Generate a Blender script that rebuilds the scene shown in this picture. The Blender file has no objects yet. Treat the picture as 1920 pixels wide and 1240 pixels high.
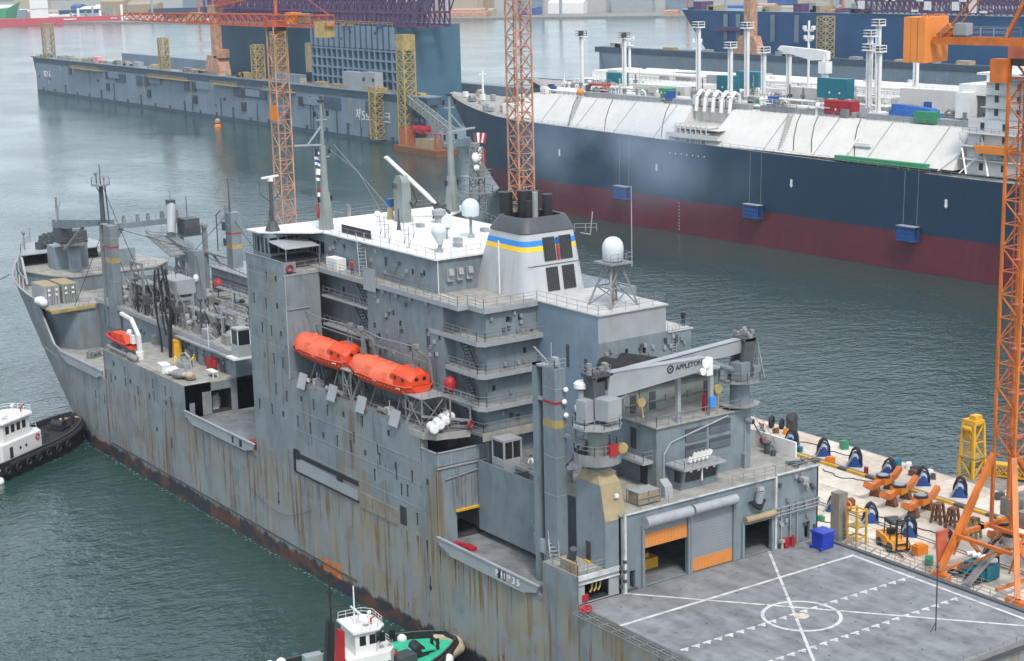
import bpy, math, random
from mathutils import Vector, Matrix, Quaternion
random.seed(7)
S = bpy.context.scene
COL = S.collection
PI = math.pi

# ---------------------------------------------------------------- camera
cd = bpy.data.cameras.new('camera')
cam = bpy.data.objects.new('camera', cd); COL.objects.link(cam)
S.camera = cam
cd.lens = 60.0; cd.sensor_width = 36.0; cd.clip_end = 9000.0; cd.clip_start = 1.0
CAM = Vector((-125.0157, 109.2607, 75.2364))
_yaw, _pit, _rol = math.radians(-34.56), math.radians(12.48), math.radians(-1.334)
_fw = Vector((math.cos(_yaw)*math.cos(_pit), math.sin(_yaw)*math.cos(_pit), -math.sin(_pit)))
_rt = _fw.cross(Vector((0, 0, 1))).normalized(); _up = _rt.cross(_fw)
_c, _s = math.cos(_rol), math.sin(_rol)
_r2 = _rt*_c + _up*_s; _u2 = _up*_c - _rt*_s
_m = Matrix((_r2, _u2, -_fw)).transposed().to_4x4(); _m.translation = CAM
cam.matrix_world = _m

# ---------------------------------------------------------------- sky, sun, exposure
SUN_EL, SUN_AZ = 55.0, 160.0          # degrees; azimuth of the sun counted from +x towards +y
W = bpy.data.worlds.new('World'); S.world = W; W.use_nodes = True
nt = W.node_tree; nt.nodes.clear()
sky = nt.nodes.new('ShaderNodeTexSky'); sky.sky_type = 'NISHITA'; sky.sun_disc = False
sky.sun_elevation = math.radians(SUN_EL); sky.sun_rotation = math.radians(90.0 - SUN_AZ)
sky.air_density = 1.0; sky.dust_density = 3.0; sky.ozone_density = 1.0
bg = nt.nodes.new('ShaderNodeBackground'); bg.inputs['Strength'].default_value = 0.15
wo = nt.nodes.new('ShaderNodeOutputWorld')
# thin even overcast over the clear sky
ov = nt.nodes.new('ShaderNodeMix'); ov.data_type = 'RGBA'; ov.inputs[0].default_value = 0.75; ov.inputs[7].default_value = (3.5, 3.85, 4.15, 1)
nt.links.new(sky.outputs[0], ov.inputs[6]); nt.links.new(ov.outputs[2], bg.inputs[0]); nt.links.new(bg.outputs[0], wo.inputs[0])
sl = bpy.data.lights.new('sun', 'SUN'); sl.energy = 1.3; sl.angle = math.radians(10); sl.color = (1.0, 0.95, 0.88)
so = bpy.data.objects.new('sun', sl); COL.objects.link(so)
_e, _a = math.radians(SUN_EL), math.radians(SUN_AZ)
_d = Vector((math.cos(_e)*math.cos(_a), math.cos(_e)*math.sin(_a), math.sin(_e)))
so.rotation_euler = _d.to_track_quat('Z', 'Y').to_euler(); so.location = (0, 0, 300)
S.view_settings.view_transform = 'Standard'; S.view_settings.look = 'None'
S.view_settings.gamma = 1.0; S.view_settings.use_curve_mapping = False
S.view_settings.exposure = 1.2
S.render.engine = 'CYCLES'
S.cycles.volume_bounces = 0; S.cycles.max_bounces = 6; S.cycles.diffuse_bounces = 1
S.cycles.volume_step_rate = 4.0

# ---------------------------------------------------------------- mesh helpers
class B:
    """collects shapes; part() / solo() links them as one mesh object"""
    def __init__(s): s.v = []; s.f = []; s.mi = []; s.m = 0; s.pr = []
    def quad(s, *p):
        n = len(s.v); s.pr.append((n, len(s.f))); s.v += [tuple(q) for q in p]; s.f.append(tuple(range(n, n+len(p)))); s.mi.append(s.m); return s
    def mesh(s, vs, fs):
        n = len(s.v); s.v += [tuple(q) for q in vs]; s.pr.append((n, len(s.f)))
        for f in fs: s.f.append(tuple(i+n for i in f)); s.mi.append(s.m)
        return s
    def pieces(s):
        out = []; e = s.pr+[(len(s.v), len(s.f))]
        for (v0, f0), (v1, f1) in zip(e[:-1], e[1:]):
            c = B(); c.v = s.v[v0:v1]; c.f = [tuple(i-v0 for i in f) for f in s.f[f0:f1]]; c.mi = s.mi[f0:f1]; out.append(c)
        return out
    def box(s, x0, x1, y0, y1, z0, z1):
        if x0 > x1: x0, x1 = x1, x0
        if y0 > y1: y0, y1 = y1, y0
        if z0 > z1: z0, z1 = z1, z0
        return s.mesh([(x0,y0,z0),(x1,y0,z0),(x1,y1,z0),(x0,y1,z0),(x0,y0,z1),(x1,y0,z1),(x1,y1,z1),(x0,y1,z1)],
                      [(0,3,2,1),(4,5,6,7),(0,1,5,4),(1,2,6,5),(2,3,7,6),(3,0,4,7)])
    def cbox(s, c, d, rz=0.0, rx=0.0):
        R = Matrix.Rotation(rz, 3, 'Z') @ Matrix.Rotation(rx, 3, 'X'); c = Vector(c)
        v = []
        for dz in (-.5, .5):
            for a, b in ((-.5,-.5),(.5,-.5),(.5,.5),(-.5,.5)):
                v.append(c + R @ Vector((a*d[0], b*d[1], dz*d[2])))
        return s.mesh(v, [(0,3,2,1),(4,5,6,7),(0,1,5,4),(1,2,6,5),(2,3,7,6),(3,0,4,7)])
    def beam(s, p, q, w, h=None, up=(0,0,1)):
        """rectangular bar from p to q"""
        p, q = Vector(p), Vector(q); h = w if h is None else h
        d = (q-p)
        if d.length < 1e-6: return s
        d.normalize(); up = Vector(up)
        if abs(d.dot(up)) > .98: up = Vector((1,0,0))
        a = d.cross(up).normalized()*w/2; b = a.cross(d).normalized()*h/2
        v = [p-a-b, p+a-b, p+a+b, p-a+b, q-a-b, q+a-b, q+a+b, q-a+b]
        return s.mesh(v, [(0,1,2,3),(7,6,5,4),(0,4,5,1),(1,5,6,2),(2,6,7,3),(3,7,4,0)])
    def cyl(s, p, q, r0, r1=None, n=12, cap=True):
        p, q = Vector(p), Vector(q); r1 = r0 if r1 is None else r1
        d = (q-p).normalized(); up = Vector((0,0,1)) if abs(d.z) < .9 else Vector((1,0,0))
        a = d.cross(up).normalized(); b = d.cross(a)
        v = []
        for c, r in ((p, r0), (q, r1)):
            for i in range(n):
                t = 2*PI*i/n; v.append(c + (a*math.cos(t)+b*math.sin(t))*r)
        f = [(i, (i+1) % n, n+(i+1) % n, n+i) for i in range(n)]
        if cap: f += [tuple(range(n-1, -1, -1)), tuple(range(n, 2*n))]
        return s.mesh(v, f)
    def tube(s, pts, r, n=6):
        for i in range(len(pts)-1): s.cyl(pts[i], pts[i+1], r, r, n)
        return s
    def lathe(s, c, prof, n=16, sx=1.0, sy=1.0):
        """prof: (radius, z) from bottom to top round a vertical axis at c"""
        v = []; f = []; c = Vector(c); m = len(prof)
        for r, z in prof:
            for i in range(n):
                t = 2*PI*i/n; v.append(c + Vector((r*sx*math.cos(t), r*sy*math.sin(t), z)))
        for j in range(m-1):
            for i in range(n): f.append((j*n+i, j*n+(i+1) % n, (j+1)*n+(i+1) % n, (j+1)*n+i))
        f += [tuple(range(n-1, -1, -1)), tuple(range((m-1)*n, m*n))]
        return s.mesh(v, f)
    def ball(s, c, r, n=12, m=8, sz=1.0):
        return s.lathe(c, [(max(.002, r*math.sin(PI*k/m)), -r*sz*math.cos(PI*k/m)) for k in range(m+1)], n)
    def prism(s, pts, axis, a0, a1):
        """polygon pts (2D) extruded along axis: 'x' -> (y,z), 'y' -> (x,z), 'z' -> (x,y)"""
        def P(p, a):
            return {'x': (a, p[0], p[1]), 'y': (p[0], a, p[1]), 'z': (p[0], p[1], a)}[axis]
        n = len(pts); v = [P(p, a0) for p in pts]+[P(p, a1) for p in pts]
        return s.mesh(v, [tuple(range(n-1, -1, -1)), tuple(range(n, 2*n))]+[(i, (i+1) % n, n+(i+1) % n, n+i) for i in range(n)])
    def wall(s, axis, at, th, u0, u1, z0, z1, holes):
        """upright wall of thickness th in the plane axis=at with rectangular holes (u0,u1,z0,z1)"""
        us = sorted({u0, u1, *[h[0] for h in holes], *[h[1] for h in holes]})
        for a, b in zip(us[:-1], us[1:]):
            hs = sorted([(h[2], h[3]) for h in holes if h[0] < (a+b)/2 < h[1]])
            z = z0
            for h0, h1 in hs+[(z1, z1)]:
                if h0 > z+1e-6:
                    if axis == 'x': s.box(at, at+th, a, b, z, h0)
                    else: s.box(a, b, at, at+th, z, h0)
                z = h1
        return s
    def torus(s, c, R, r, nrm=(0,0,1), n=14, m=6):
        q = Vector((0,0,1)).rotation_difference(Vector(nrm)); c = Vector(c); v = []; f = []
        for i in range(n):
            t = 2*PI*i/n
            for j in range(m):
                u = 2*PI*j/m
                v.append(c + q @ Vector(((R+r*math.cos(u))*math.cos(t), (R+r*math.cos(u))*math.sin(t), r*math.sin(u))))
        for i in range(n):
            for j in range(m):
                f.append((i*m+j, ((i+1) % n)*m+j, ((i+1) % n)*m+(j+1) % m, i*m+(j+1) % m))
        return s.mesh(v, f)

ORI = {}
def _mk(name, b, mats, smooth, off):
    me = bpy.data.meshes.new(name)
    o = Vector(off)
    me.from_pydata([tuple(Vector(v)-o) for v in b.v], [], b.f)
    for m in (mats if isinstance(mats, (list, tuple)) else [mats]): me.materials.append(m)
    if any(b.mi): me.polygons.foreach_set('material_index', b.mi)
    if smooth: me.polygons.foreach_set('use_smooth', [True]*len(me.polygons))
    me.update()
    if smooth and smooth != 'all':
        try: me.set_sharp_from_angle(angle=math.radians(40))
        except Exception: pass
    return me
def thing(name, label, cat, loc=(0,0,0), group=None, rz=0.0, local=False):
    o = bpy.data.objects.new(name, None); COL.objects.link(o); o.empty_display_size = .5
    o.location = loc; o.rotation_euler = (0, 0, rz); o['label'] = label; o['category'] = cat
    if group: o['group'] = group
    ORI[o.name] = Vector((0,0,0)) if (local or rz) else Vector(loc)
    return o
SPLIT = {'door','window','machinery_house','float','pad','rigging_wire','hull_arrow','window_blind','floodlight','navigation_light','exhaust_pipe','door_guide','mullion','stored_crate','roof_box','exhaust_hood','side_wall','side_deck',
         'hatch_rib','placard','bracket','stored_pallet','marking_square','tug_push_mark','vent_louvre','lashing_hook','deck_drum','ballast_block','fire_locker','red_deck_light','white_tube',
         'hose_saddle','suspension_wire','winch_house','vent','draught_mark','hull_mark','open_column','fender_post','panel_rib','panel_hole','green_hatch','ball_fender','lifebuoy','gallery','landing_plate',
         'cable_trunk','rope_coil','funnel_stay','red_drum','hose_coil','louvre_slat','lifting_lug','cover_seam','staging_pole','tank','disc','bow_rail_bar','searchlight','fixture','slew_side','fender_buoy'}
def part(name, b, mats, parent, label=None, smooth=False):
    if name in SPLIT and len(b.pr) > 1 and len(b.pr) < 60:
        os_ = []
        for c in b.pieces(): c.pr = [(0, 0)]; os_.append(part(name, c, mats, parent, label, smooth))
        return os_[0]
    off = ORI[parent.name]
    o = bpy.data.objects.new(name, _mk(name, b, mats, smooth, off)); COL.objects.link(o)
    o.parent = parent; ORI[o.name] = off
    if label: o['label'] = label
    return o
def piece(name, me, parent, loc, rz=0.0, scale=None):
    """a further copy of a shared mesh as a part"""
    o = bpy.data.objects.new(name, me); COL.objects.link(o); o.parent = parent
    o.location = Vector(loc)-ORI[parent.name]; o.rotation_euler = (0, 0, rz)
    if scale: o.scale = scale
    ORI[o.name] = ORI[parent.name]
    return o
def shared(name, b, mats, smooth=False): return _mk(name, b, mats, smooth, (0,0,0))
def solo(name, label, cat, b, mats, group=None, smooth=False):
    xs = [v[0] for v in b.v]; ys = [v[1] for v in b.v]; zs = [v[2] for v in b.v]
    c = ((min(xs)+max(xs))/2, (min(ys)+max(ys))/2, min(zs))
    o = bpy.data.objects.new(name, _mk(name, b, mats, smooth, c)); COL.objects.link(o)
    o.location = c; o['label'] = label; o['category'] = cat
    if group: o['group'] = group
    return o
def setting(name, b, mats, kind='structure', smooth=False):
    o = bpy.data.objects.new(name, _mk(name, b, mats, smooth, (0,0,0))); COL.objects.link(o); o['kind'] = kind; ORI[o.name] = Vector((0,0,0)); return o
def stuff(o): o['kind'] = 'stuff'; return o
def copy_tree(o, parent=None, loc=None, rz=None, label=None):
    c = o.copy(); COL.objects.link(c); ORI[c.name] = ORI.get(o.name, Vector((0,0,0)))
    if parent: c.parent = parent
    if loc is not None: c.location = loc
    if rz is not None: c.rotation_euler = (0, 0, rz)
    if label: c['label'] = label
    for ch in list(o.children): copy_tree(ch, c)
    return c
def text(name, body, size, origin, right, up, m, parent, depth=.03):
    cu = bpy.data.curves.new(name, 'FONT'); cu.body = body; cu.size = size; cu.extrude = depth; cu.resolution_u = 2
    t = bpy.data.objects.new('tmp', cu); COL.objects.link(t)
    dg = bpy.context.evaluated_depsgraph_get(); me = bpy.data.meshes.new_from_object(t.evaluated_get(dg))
    bpy.data.objects.remove(t)
    r, u = Vector(right).normalized(), Vector(up).normalized(); M4 = Matrix((r, u, r.cross(u))).transposed().to_4x4()
    M4.translation = Vector(origin)-ORI[parent.name]
    me.transform(M4); me.materials.clear(); me.materials.append(m)
    o = bpy.data.objects.new(name, me); COL.objects.link(o); o.parent = parent; ORI[o.name] = ORI[parent.name]
    return o
def rail(b, pts, h=1.05, r=.035, step=1.6, rows=(1.0, .55), close=False):
    """guard rail with posts along a polyline at deck level"""
    pts = [Vector(p) for p in pts]
    for p, q in zip(pts[:-1], pts[1:]):
        L = (q-p).length; n = max(1, int(round(L/step)))
        for i in range(n+1):
            c = p.lerp(q, i/n); b.beam(c, c+Vector((0,0,h)), r*1.6)
        for k in rows: b.beam(p+Vector((0,0,h*k)), q+Vector((0,0,h*k)), r*1.5)
    return b
def stair(b, p, q, w=.8, n=10):
    """inclined ship ladder: two stringers and treads, width along the horizontal normal"""
    p, q = Vector(p), Vector(q); d = q-p; s = Vector((-d.y, d.x, 0))
    s = s.normalized()*w/2 if s.length > 1e-4 else Vector((0, w/2, 0))
    b.beam(p+s, q+s, .08, .22); b.beam(p-s, q-s, .08, .22)
    for i in range(1, n): c = p.lerp(q, i/n); b.beam(c-s, c+s, .2, .05)
    u = Vector((0,0,.95)); b.beam(p+s+u, q+s+u, .05); b.beam(p-s+u, q-s+u, .05)
    return b
def lattice(b, p0, p1, w0, w1, n, chord=.2, brace=.1, cross=True, up=None):
    """square lattice mast/boom from p0 to p1"""
    p0, p1 = Vector(p0), Vector(p1); d = (p1-p0).normalized()
    up = Vector(up) if up else (Vector((1,0,0)) if abs(d.z) > .9 else Vector((0,0,1)))
    a = d.cross(up).normalized(); c = a.cross(d)
    def ring(t):
        w = (w0+(w1-w0)*t)/2; o = p0.lerp(p1, t)
        return [o+a*w+c*w, o-a*w+c*w, o-a*w-c*w, o+a*w-c*w]
    rs = [ring(i/n) for i in range(n+1)]
    for k in range(4): b.beam(rs[0][k], rs[-1][k], chord)
    for i in range(n+1):
        for k in range(4): b.beam(rs[i][k], rs[i][(k+1) % 4], brace)
    for i in range(n):
        for k in range(4):
            j = (k+1) % 4
            if cross or (i+k) % 2: b.beam(rs[i][k], rs[i+1][j], brace)
            if cross or not (i+k) % 2: b.beam(rs[i][j], rs[i+1][k], brace)
    return b

# ---------------------------------------------------------------- materials
def mat(name, col, rough=.55, var=.12, scale=.4, metal=0.0, bump=0.0, rust=0.0, rustcol=(.16,.075,.03), streak=0.0,
        streakcol=(.17,.15,.09), grime=0.0, spec=.4, emit=None):
    m = bpy.data.materials.new(name); m.use_nodes = True; t = m.node_tree; N = t.nodes; L = t.links
    p = N['Principled BSDF']; p.inputs['Roughness'].default_value = rough; p.inputs['Metallic'].default_value = metal
    p.inputs['Specular IOR Level'].default_value = spec
    g = N.new('ShaderNodeNewGeometry')
    def noise(sc, vec=(1,1,1), det=4.0, lo=.35, hi=.65):
        mp = N.new('ShaderNodeMapping'); mp.inputs['Scale'].default_value = vec
        L.new(g.outputs['Position'], mp.inputs['Vector'])
        n = N.new('ShaderNodeTexNoise'); n.inputs['Scale'].default_value = sc; n.inputs['Detail'].default_value = det
        L.new(mp.outputs[0], n.inputs['Vector'])
        r = N.new('ShaderNodeMapRange'); r.inputs['From Min'].default_value = lo; r.inputs['From Max'].default_value = hi
        L.new(n.outputs['Fac'], r.inputs['Value']); return r.outputs[0]
    def mix(fac, a, b, blend='MIX'):
        x = N.new('ShaderNodeMix'); x.data_type = 'RGBA'; x.blend_type = blend
        for s_, v in ((0, fac), (6, a), (7, b)):
            if isinstance(v, (tuple, list)): x.inputs[s_].default_value = (*v, 1.0) if len(v) == 3 else v
            elif isinstance(v, float): x.inputs[s_].default_value = v
            else: L.new(v, x.inputs[s_])
        return x.outputs[2]
    def mul(a, k):
        q = N.new('ShaderNodeMath'); q.operation = 'MULTIPLY'; L.new(a, q.inputs[0])
        if isinstance(k, float): q.inputs[1].default_value = k
        else: L.new(k, q.inputs[1])
        return q.outputs[0]
    lo = tuple(max(0., c*(1-var)) for c in col); hi = tuple(min(1., c*(1+var)) for c in col)
    c = mix(noise(scale), lo, hi)
    if grime: c = mix(mul(noise(.9, (1,1,.5), 6.0, .48, .75), grime), c, tuple(k*.45 for k in col))
    if streak:
        s1 = noise(1.0, (.9,.9,.045), 3.0, .50, .72); s2 = noise(.12, (1,1,.6), 2.0, .40, .60)
        c = mix(mul(mul(s1, s2), streak), c, streakcol)
        s3 = noise(2.6, (1,1,.05), 2.0, .58, .72)
        c = mix(mul(s3, streak*.35), c, tuple(k*.5 for k in col))
    if rust:
        r1 = noise(.5, (1.6,1.6,.3), 5.0, .56, .70)
        c = mix(mul(r1, rust), c, rustcol)
    L.new(c, p.inputs['Base Color'])
    if bump:
        bn = N.new('ShaderNodeBump'); bn.inputs['Strength'].default_value = bump; bn.inputs['Distance'].default_value = .05
        L.new(noise(1.2, (1,1,1), 3.0, 0, 1), bn.inputs['Height']); L.new(bn.outputs[0], p.inputs['Normal'])
    if emit: p.inputs['Emission Color'].default_value = (*col, 1); p.inputs['Emission Strength'].default_value = emit
    m['_'] = 0
    return m
GREY = (.16,.198,.222)
M = dict(
 grey=mat('grey_ship_paint', GREY, .55, .12, .25, grime=.5, streak=.5, rust=.08, bump=.15),
 wallgrey=mat('weathered_grey_paint', (.178,.214,.238), .55, .12, .2, grime=.5, streak=.35, streakcol=(.15,.145,.115), rust=.22, bump=.18),
 lightgrey=mat('light_grey_paint', (.27,.29,.305), .5, .08, .3, grime=.25, streak=.15),
 railgrey=mat('grey_rail_paint', (.19,.20,.205), .5, .15, .8, grime=.3, rust=.25),
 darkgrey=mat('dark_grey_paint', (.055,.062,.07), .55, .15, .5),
 deck=mat('grey_deck_coating', (.15,.16,.168), .85, .2, .35, grime=.7, rust=.12, rustcol=(.10,.08,.065)),
 deckbuff=mat('worn_buff_deck', (.27,.265,.245), .8, .14, .5, grime=.5, rust=.2),
 whitedeck=mat('white_roof_coating', (.62,.625,.62), .7, .06, .4, grime=.3, rust=.08),
 white=mat('white_paint', (.66,.66,.65), .45, .05, .6, grime=.1),
 dome=mat('white_radome', (.50,.55,.57), .4, .03, 1.0),
 black=mat('black_paint', (.018,.018,.02), .5, .2, 1.0),
 rubber=mat('black_rubber', (.014,.014,.015), .7, .3, 1.5),
 glass=mat('dark_window_glass', (.012,.016,.02), .12, .1, 1.0, spec=.6),
 dark=mat('dark_interior', (.03,.032,.035), .8, .3, .6),  # near-black colour carries the shade inside bays and openings
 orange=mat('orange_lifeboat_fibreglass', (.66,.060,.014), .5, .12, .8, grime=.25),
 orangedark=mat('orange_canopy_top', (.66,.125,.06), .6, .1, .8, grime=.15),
 red=mat('red_paint', (.30,.014,.02), .5, .1, 1.0),
 yellow=mat('yellow_paint', (.58,.31,.015), .5, .1, 1.0, grime=.2),
 blue=mat('blue_paint', (.014,.065,.24), .5, .1, 1.0),
 funnelgrey=mat('pale_funnel_paint', (.40,.42,.435), .5, .06, .4, grime=.15, streak=.2),
 deckpale=mat('pale_grey_roof', (.40,.405,.40), .8, .1, .4, grime=.35, rust=.1),
 marking=mat('worn_white_marking', (.47,.48,.48), .8, .12, 1.2, grime=.95),
 funblue=mat('funnel_blue_band', (.03,.22,.60), .5, .05, 1.0),
 funyellow=mat('funnel_gold_band', (.80,.50,.04), .5, .05, 1.0),
 rustcream=mat('rusty_cream_paint', (.30,.24,.14), .6, .12, .8, rust=.55, rustcol=(.26,.14,.05), streak=.6, grime=.3),
 rustbrown=mat('brown_rust', (.17,.07,.03), .8, .3, 1.5),
 pedestal=mat('grey_green_crane_paint', (.20,.235,.225), .5, .1, .5, rust=.2, streak=.5),
 doororange=mat('orange_safety_board', (.62,.19,.012), .55, .06, 1.0),
 doorgrey=mat('grey_roller_curtain', (.20,.215,.23), .65, .06, .3, grime=.15),
 concrete=mat('sandy_quay_concrete', (.52,.45,.375), .9, .16, .25, grime=.42, bump=.25, rust=.08),
 concretewall=mat('quay_wall_concrete', (.20,.19,.17), .9, .2, .4, grime=.5),
 craneor=mat('orange_crane_paint', (.50,.135,.02), .5, .18, .5, grime=.45, rust=.3),
 cranefaded=mat('faded_orange_crane_paint', (.42,.235,.15), .6, .25, .5, grime=.5, rust=.35, rustcol=(.30,.10,.05)),
 cranered=mat('faded_red_crane_paint', (.42,.10,.05), .6, .15, .7, grime=.3),
 craneye=mat('weathered_yellow_tower_paint', (.34,.26,.10), .6, .18, .7, grime=.35),
 steel=mat('bare_steel', (.28,.28,.28), .45, .15, 1.0, metal=.5),
 lngblue=mat('dark_blue_hull_paint', (.002,.026,.058), .45, .12, .06, grime=.15, streak=.12, streakcol=(.05,.1,.15)),
 lngred=mat('dark_red_antifouling', (.10,.014,.026), .5, .15, .08, grime=.3, streak=.15, streakcol=(.2,.08,.08)),
 lngwhite=mat('white_tank_cover', (.52,.51,.485), .6, .05, .15, grime=.15, streak=.15, streakcol=(.4,.37,.32)),
 dockgrey=mat('floating_dock_blue_grey', (.15,.20,.245), .6, .1, .1, grime=.3, streak=.4, streakcol=(.24,.27,.29)),
 dockdark=mat('floating_dock_dark_band', (.045,.07,.10), .6, .2, .15),
 blockblue=mat('hull_block_blue', (.018,.066,.115), .55, .08, .1),
 blockgrey=mat('hull_block_primer_grey', (.15,.22,.28), .6, .08, .1),
 purple=mat('purple_gantry_paint', (.085,.045,.11), .6, .15, .3),
 teal=mat('teal_container_paint', (.01,.14,.19), .5, .1, .5),
 green=mat('green_paint', (.03,.22,.10), .5, .12, .5),
 mint=mat('mint_deck_paint', (.03,.42,.25), .5, .1, .8, grime=.2),
 shipred=mat('far_red_hull_paint', (.42,.05,.06), .5, .1, .1),
 tan=mat('tan_canvas', (.36,.30,.22), .9, .12, 1.2),
 hose=mat('black_hose_rubber', (.012,.012,.014), .6, .2, 2.0),
 skin=mat('skin', (.45,.26,.18), .6, .05, 2.0),
 cloth_dark=mat('dark_navy_cloth', (.012,.014,.03), .9, .2, 4.0),
 cloth_yellow=mat('yellow_oilskin', (.80,.55,.03), .7, .1, 4.0),
)
# ================================================================ hull material with plate seams and a boot topping
def hull_material():
    m = M['wallgrey'].copy(); m.name = 'rust_streaked_hull'; N = m.node_tree.nodes; L = m.node_tree.links
    p = N['Principled BSDF']; src = p.inputs['Base Color'].links[0].from_socket
    g = N.new('ShaderNodeNewGeometry'); sx = N.new('ShaderNodeSeparateXYZ'); L.new(g.outputs['Position'], sx.inputs[0])
    cx = N.new('ShaderNodeCombineXYZ'); L.new(sx.outputs[0], cx.inputs[0]); L.new(sx.outputs[2], cx.inputs[1])
    br = N.new('ShaderNodeTexBrick'); br.inputs['Scale'].default_value = 1.0
    for k, v in (('Mortar Size', .035), ('Brick Width', 7.5), ('Row Height', 2.6), ('Mortar Smooth', .4)): br.inputs[k].default_value = v
    br.inputs['Color1'].default_value = (1.04,1.02,1.0,1); br.inputs['Color2'].default_value = (.90,.95,1.0,1); br.inputs['Mortar'].default_value = (.72,.72,.72,1)
    L.new(cx.outputs[0], br.inputs['Vector'])
    def mixn(fac, a, b, bl='MIX'):
        x = N.new('ShaderNodeMix'); x.data_type = 'RGBA'; x.blend_type = bl
        for i, v in ((0, fac), (6, a), (7, b)):
            if isinstance(v, tuple): x.inputs[i].default_value = (*v, 1)
            elif isinstance(v, float): x.inputs[i].default_value = v
            else: L.new(v, x.inputs[i])
        return x.outputs[2]
    def noise(sc, vec, lo, hi, det=4.):
        mp = N.new('ShaderNodeMapping'); mp.inputs['Scale'].default_value = vec; L.new(g.outputs['Position'], mp.inputs[0])
        n = N.new('ShaderNodeTexNoise'); n.inputs['Scale'].default_value = sc; n.inputs['Detail'].default_value = det; L.new(mp.outputs[0], n.inputs[0])
        r = N.new('ShaderNodeMapRange'); r.inputs[1].default_value = lo; r.inputs[2].default_value = hi; L.new(n.outputs[0], r.inputs[0]); return r.outputs[0]
    def math_(op, a, b):
        q = N.new('ShaderNodeMath'); q.operation = op; q.use_clamp = True
        for i, v in ((0, a), (1, b)):
            if isinstance(v, float): q.inputs[i].default_value = v
            else: L.new(v, q.inputs[i])
        return q.outputs[0]
    c = mixn(.75, src, br.outputs[0], 'MULTIPLY'); c = mixn(.14, c, (.9,.95,1.0), 'ADD') if False else c
    # rust runs get denser aft of the bridge tower; wear with its own shape
    ramp = N.new('ShaderNodeMapRange'); ramp.inputs[1].default_value = 75; ramp.inputs[2].default_value = 35
    ramp.inputs[3].default_value = .22; ramp.inputs[4].default_value = 1.0; L.new(sx.outputs[0], ramp.inputs[0])
    run = math_('MULTIPLY', noise(1.0, (1.3,1.3,.035), .45, .62, 4.), noise(.16, (1,1,.35), .43, .58, 3.))
    c = mixn(math_('MULTIPLY', run, ramp.outputs[0]), c, (.20,.165,.10))
    run2 = math_('MULTIPLY', noise(2.4, (1,1,.035), .53, .62, 2.), noise(.3, (1,1,.25), .40, .54, 2.))
    c = mixn(math_('MULTIPLY', run2, .6), c, (.12,.075,.035))
    # broad ochre discoloration low down and aft
    lowm = N.new('ShaderNodeMapRange'); lowm.inputs[1].default_value = 16; lowm.inputs[2].default_value = 10; L.new(sx.outputs[2], lowm.inputs[0])
    ra2 = N.new('ShaderNodeMapRange'); ra2.inputs[1].default_value = 110; ra2.inputs[2].default_value = 50; ra2.inputs[3].default_value = .25; L.new(sx.outputs[0], ra2.inputs[0])
    oc_ = math_('MULTIPLY', math_('MULTIPLY', noise(.5, (1,1,.12), .36, .60, 5.), lowm.outputs[0]), ra2.outputs[0])
    c = mixn(math_('MULTIPLY', oc_, .85), c, (.245,.225,.155))
    pt_ = math_('MULTIPLY', noise(.22, (1,1,1.2), .52, .54, 1.), .5)
    c = mixn(pt_, c, (.215,.245,.262))
    run3 = math_('MULTIPLY', math_('MULTIPLY', noise(1.7, (1,1,.04), .54, .64, 3.), noise(.25, (1,1,.5), .42, .56, 2.)), lowm.outputs[0])
    c = mixn(math_('MULTIPLY', run3, 1.0), c, (.15,.085,.035))
    # boot topping
    e = math_('ADD', sx.outputs[2], math_('MULTIPLY', noise(.9, (1,1,1.4), .3, .8), 1.0))
    bt = N.new('ShaderNodeMapRange'); bt.inputs[1].default_value = 2.6; bt.inputs[2].default_value = 2.2; 
    q = N.new('ShaderNodeMath'); q.operation = 'ADD'; L.new(sx.outputs[2], q.inputs[0])
    qq = N.new('ShaderNodeMath'); qq.operation = 'MULTIPLY'; qq.inputs[1].default_value = 1.1; L.new(noise(.8, (1,1,.25), .35, .8), qq.inputs[0]); L.new(qq.outputs[0], q.inputs[1])
    L.new(q.outputs[0], bt.inputs[0])
    bcol = mixn(noise(.35, (1,1,1.5), .45, .62), (.022,.026,.034), (.10,.045,.025))
    c = mixn(bt.outputs[0], c, bcol)
    L.new(c, p.inputs['Base Color']); return m
M['hull'] = hull_material()

SHIP = thing('naval_supply_ship', 'large rust-streaked grey naval supply ship with white roof and a helicopter deck at its stern', 'ship')
def sp(name, b, m, label=None, smooth=False): return part(name, b, M[m] if isinstance(m, str) else m, SHIP, label, smooth)
BEAM = 16.05
def hb(x, z):
    t = max(0.0, min(1.05, max(z, 0)/20.5))**.88
    xs = 167.9+25.9*t; x0 = 127.7+4.2*t
    if x <= x0: return BEAM
    u = min(1.0, (x-x0)/(xs-x0)); return max(.04, BEAM*(1-u**(1.52+1.79*t)))
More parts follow.
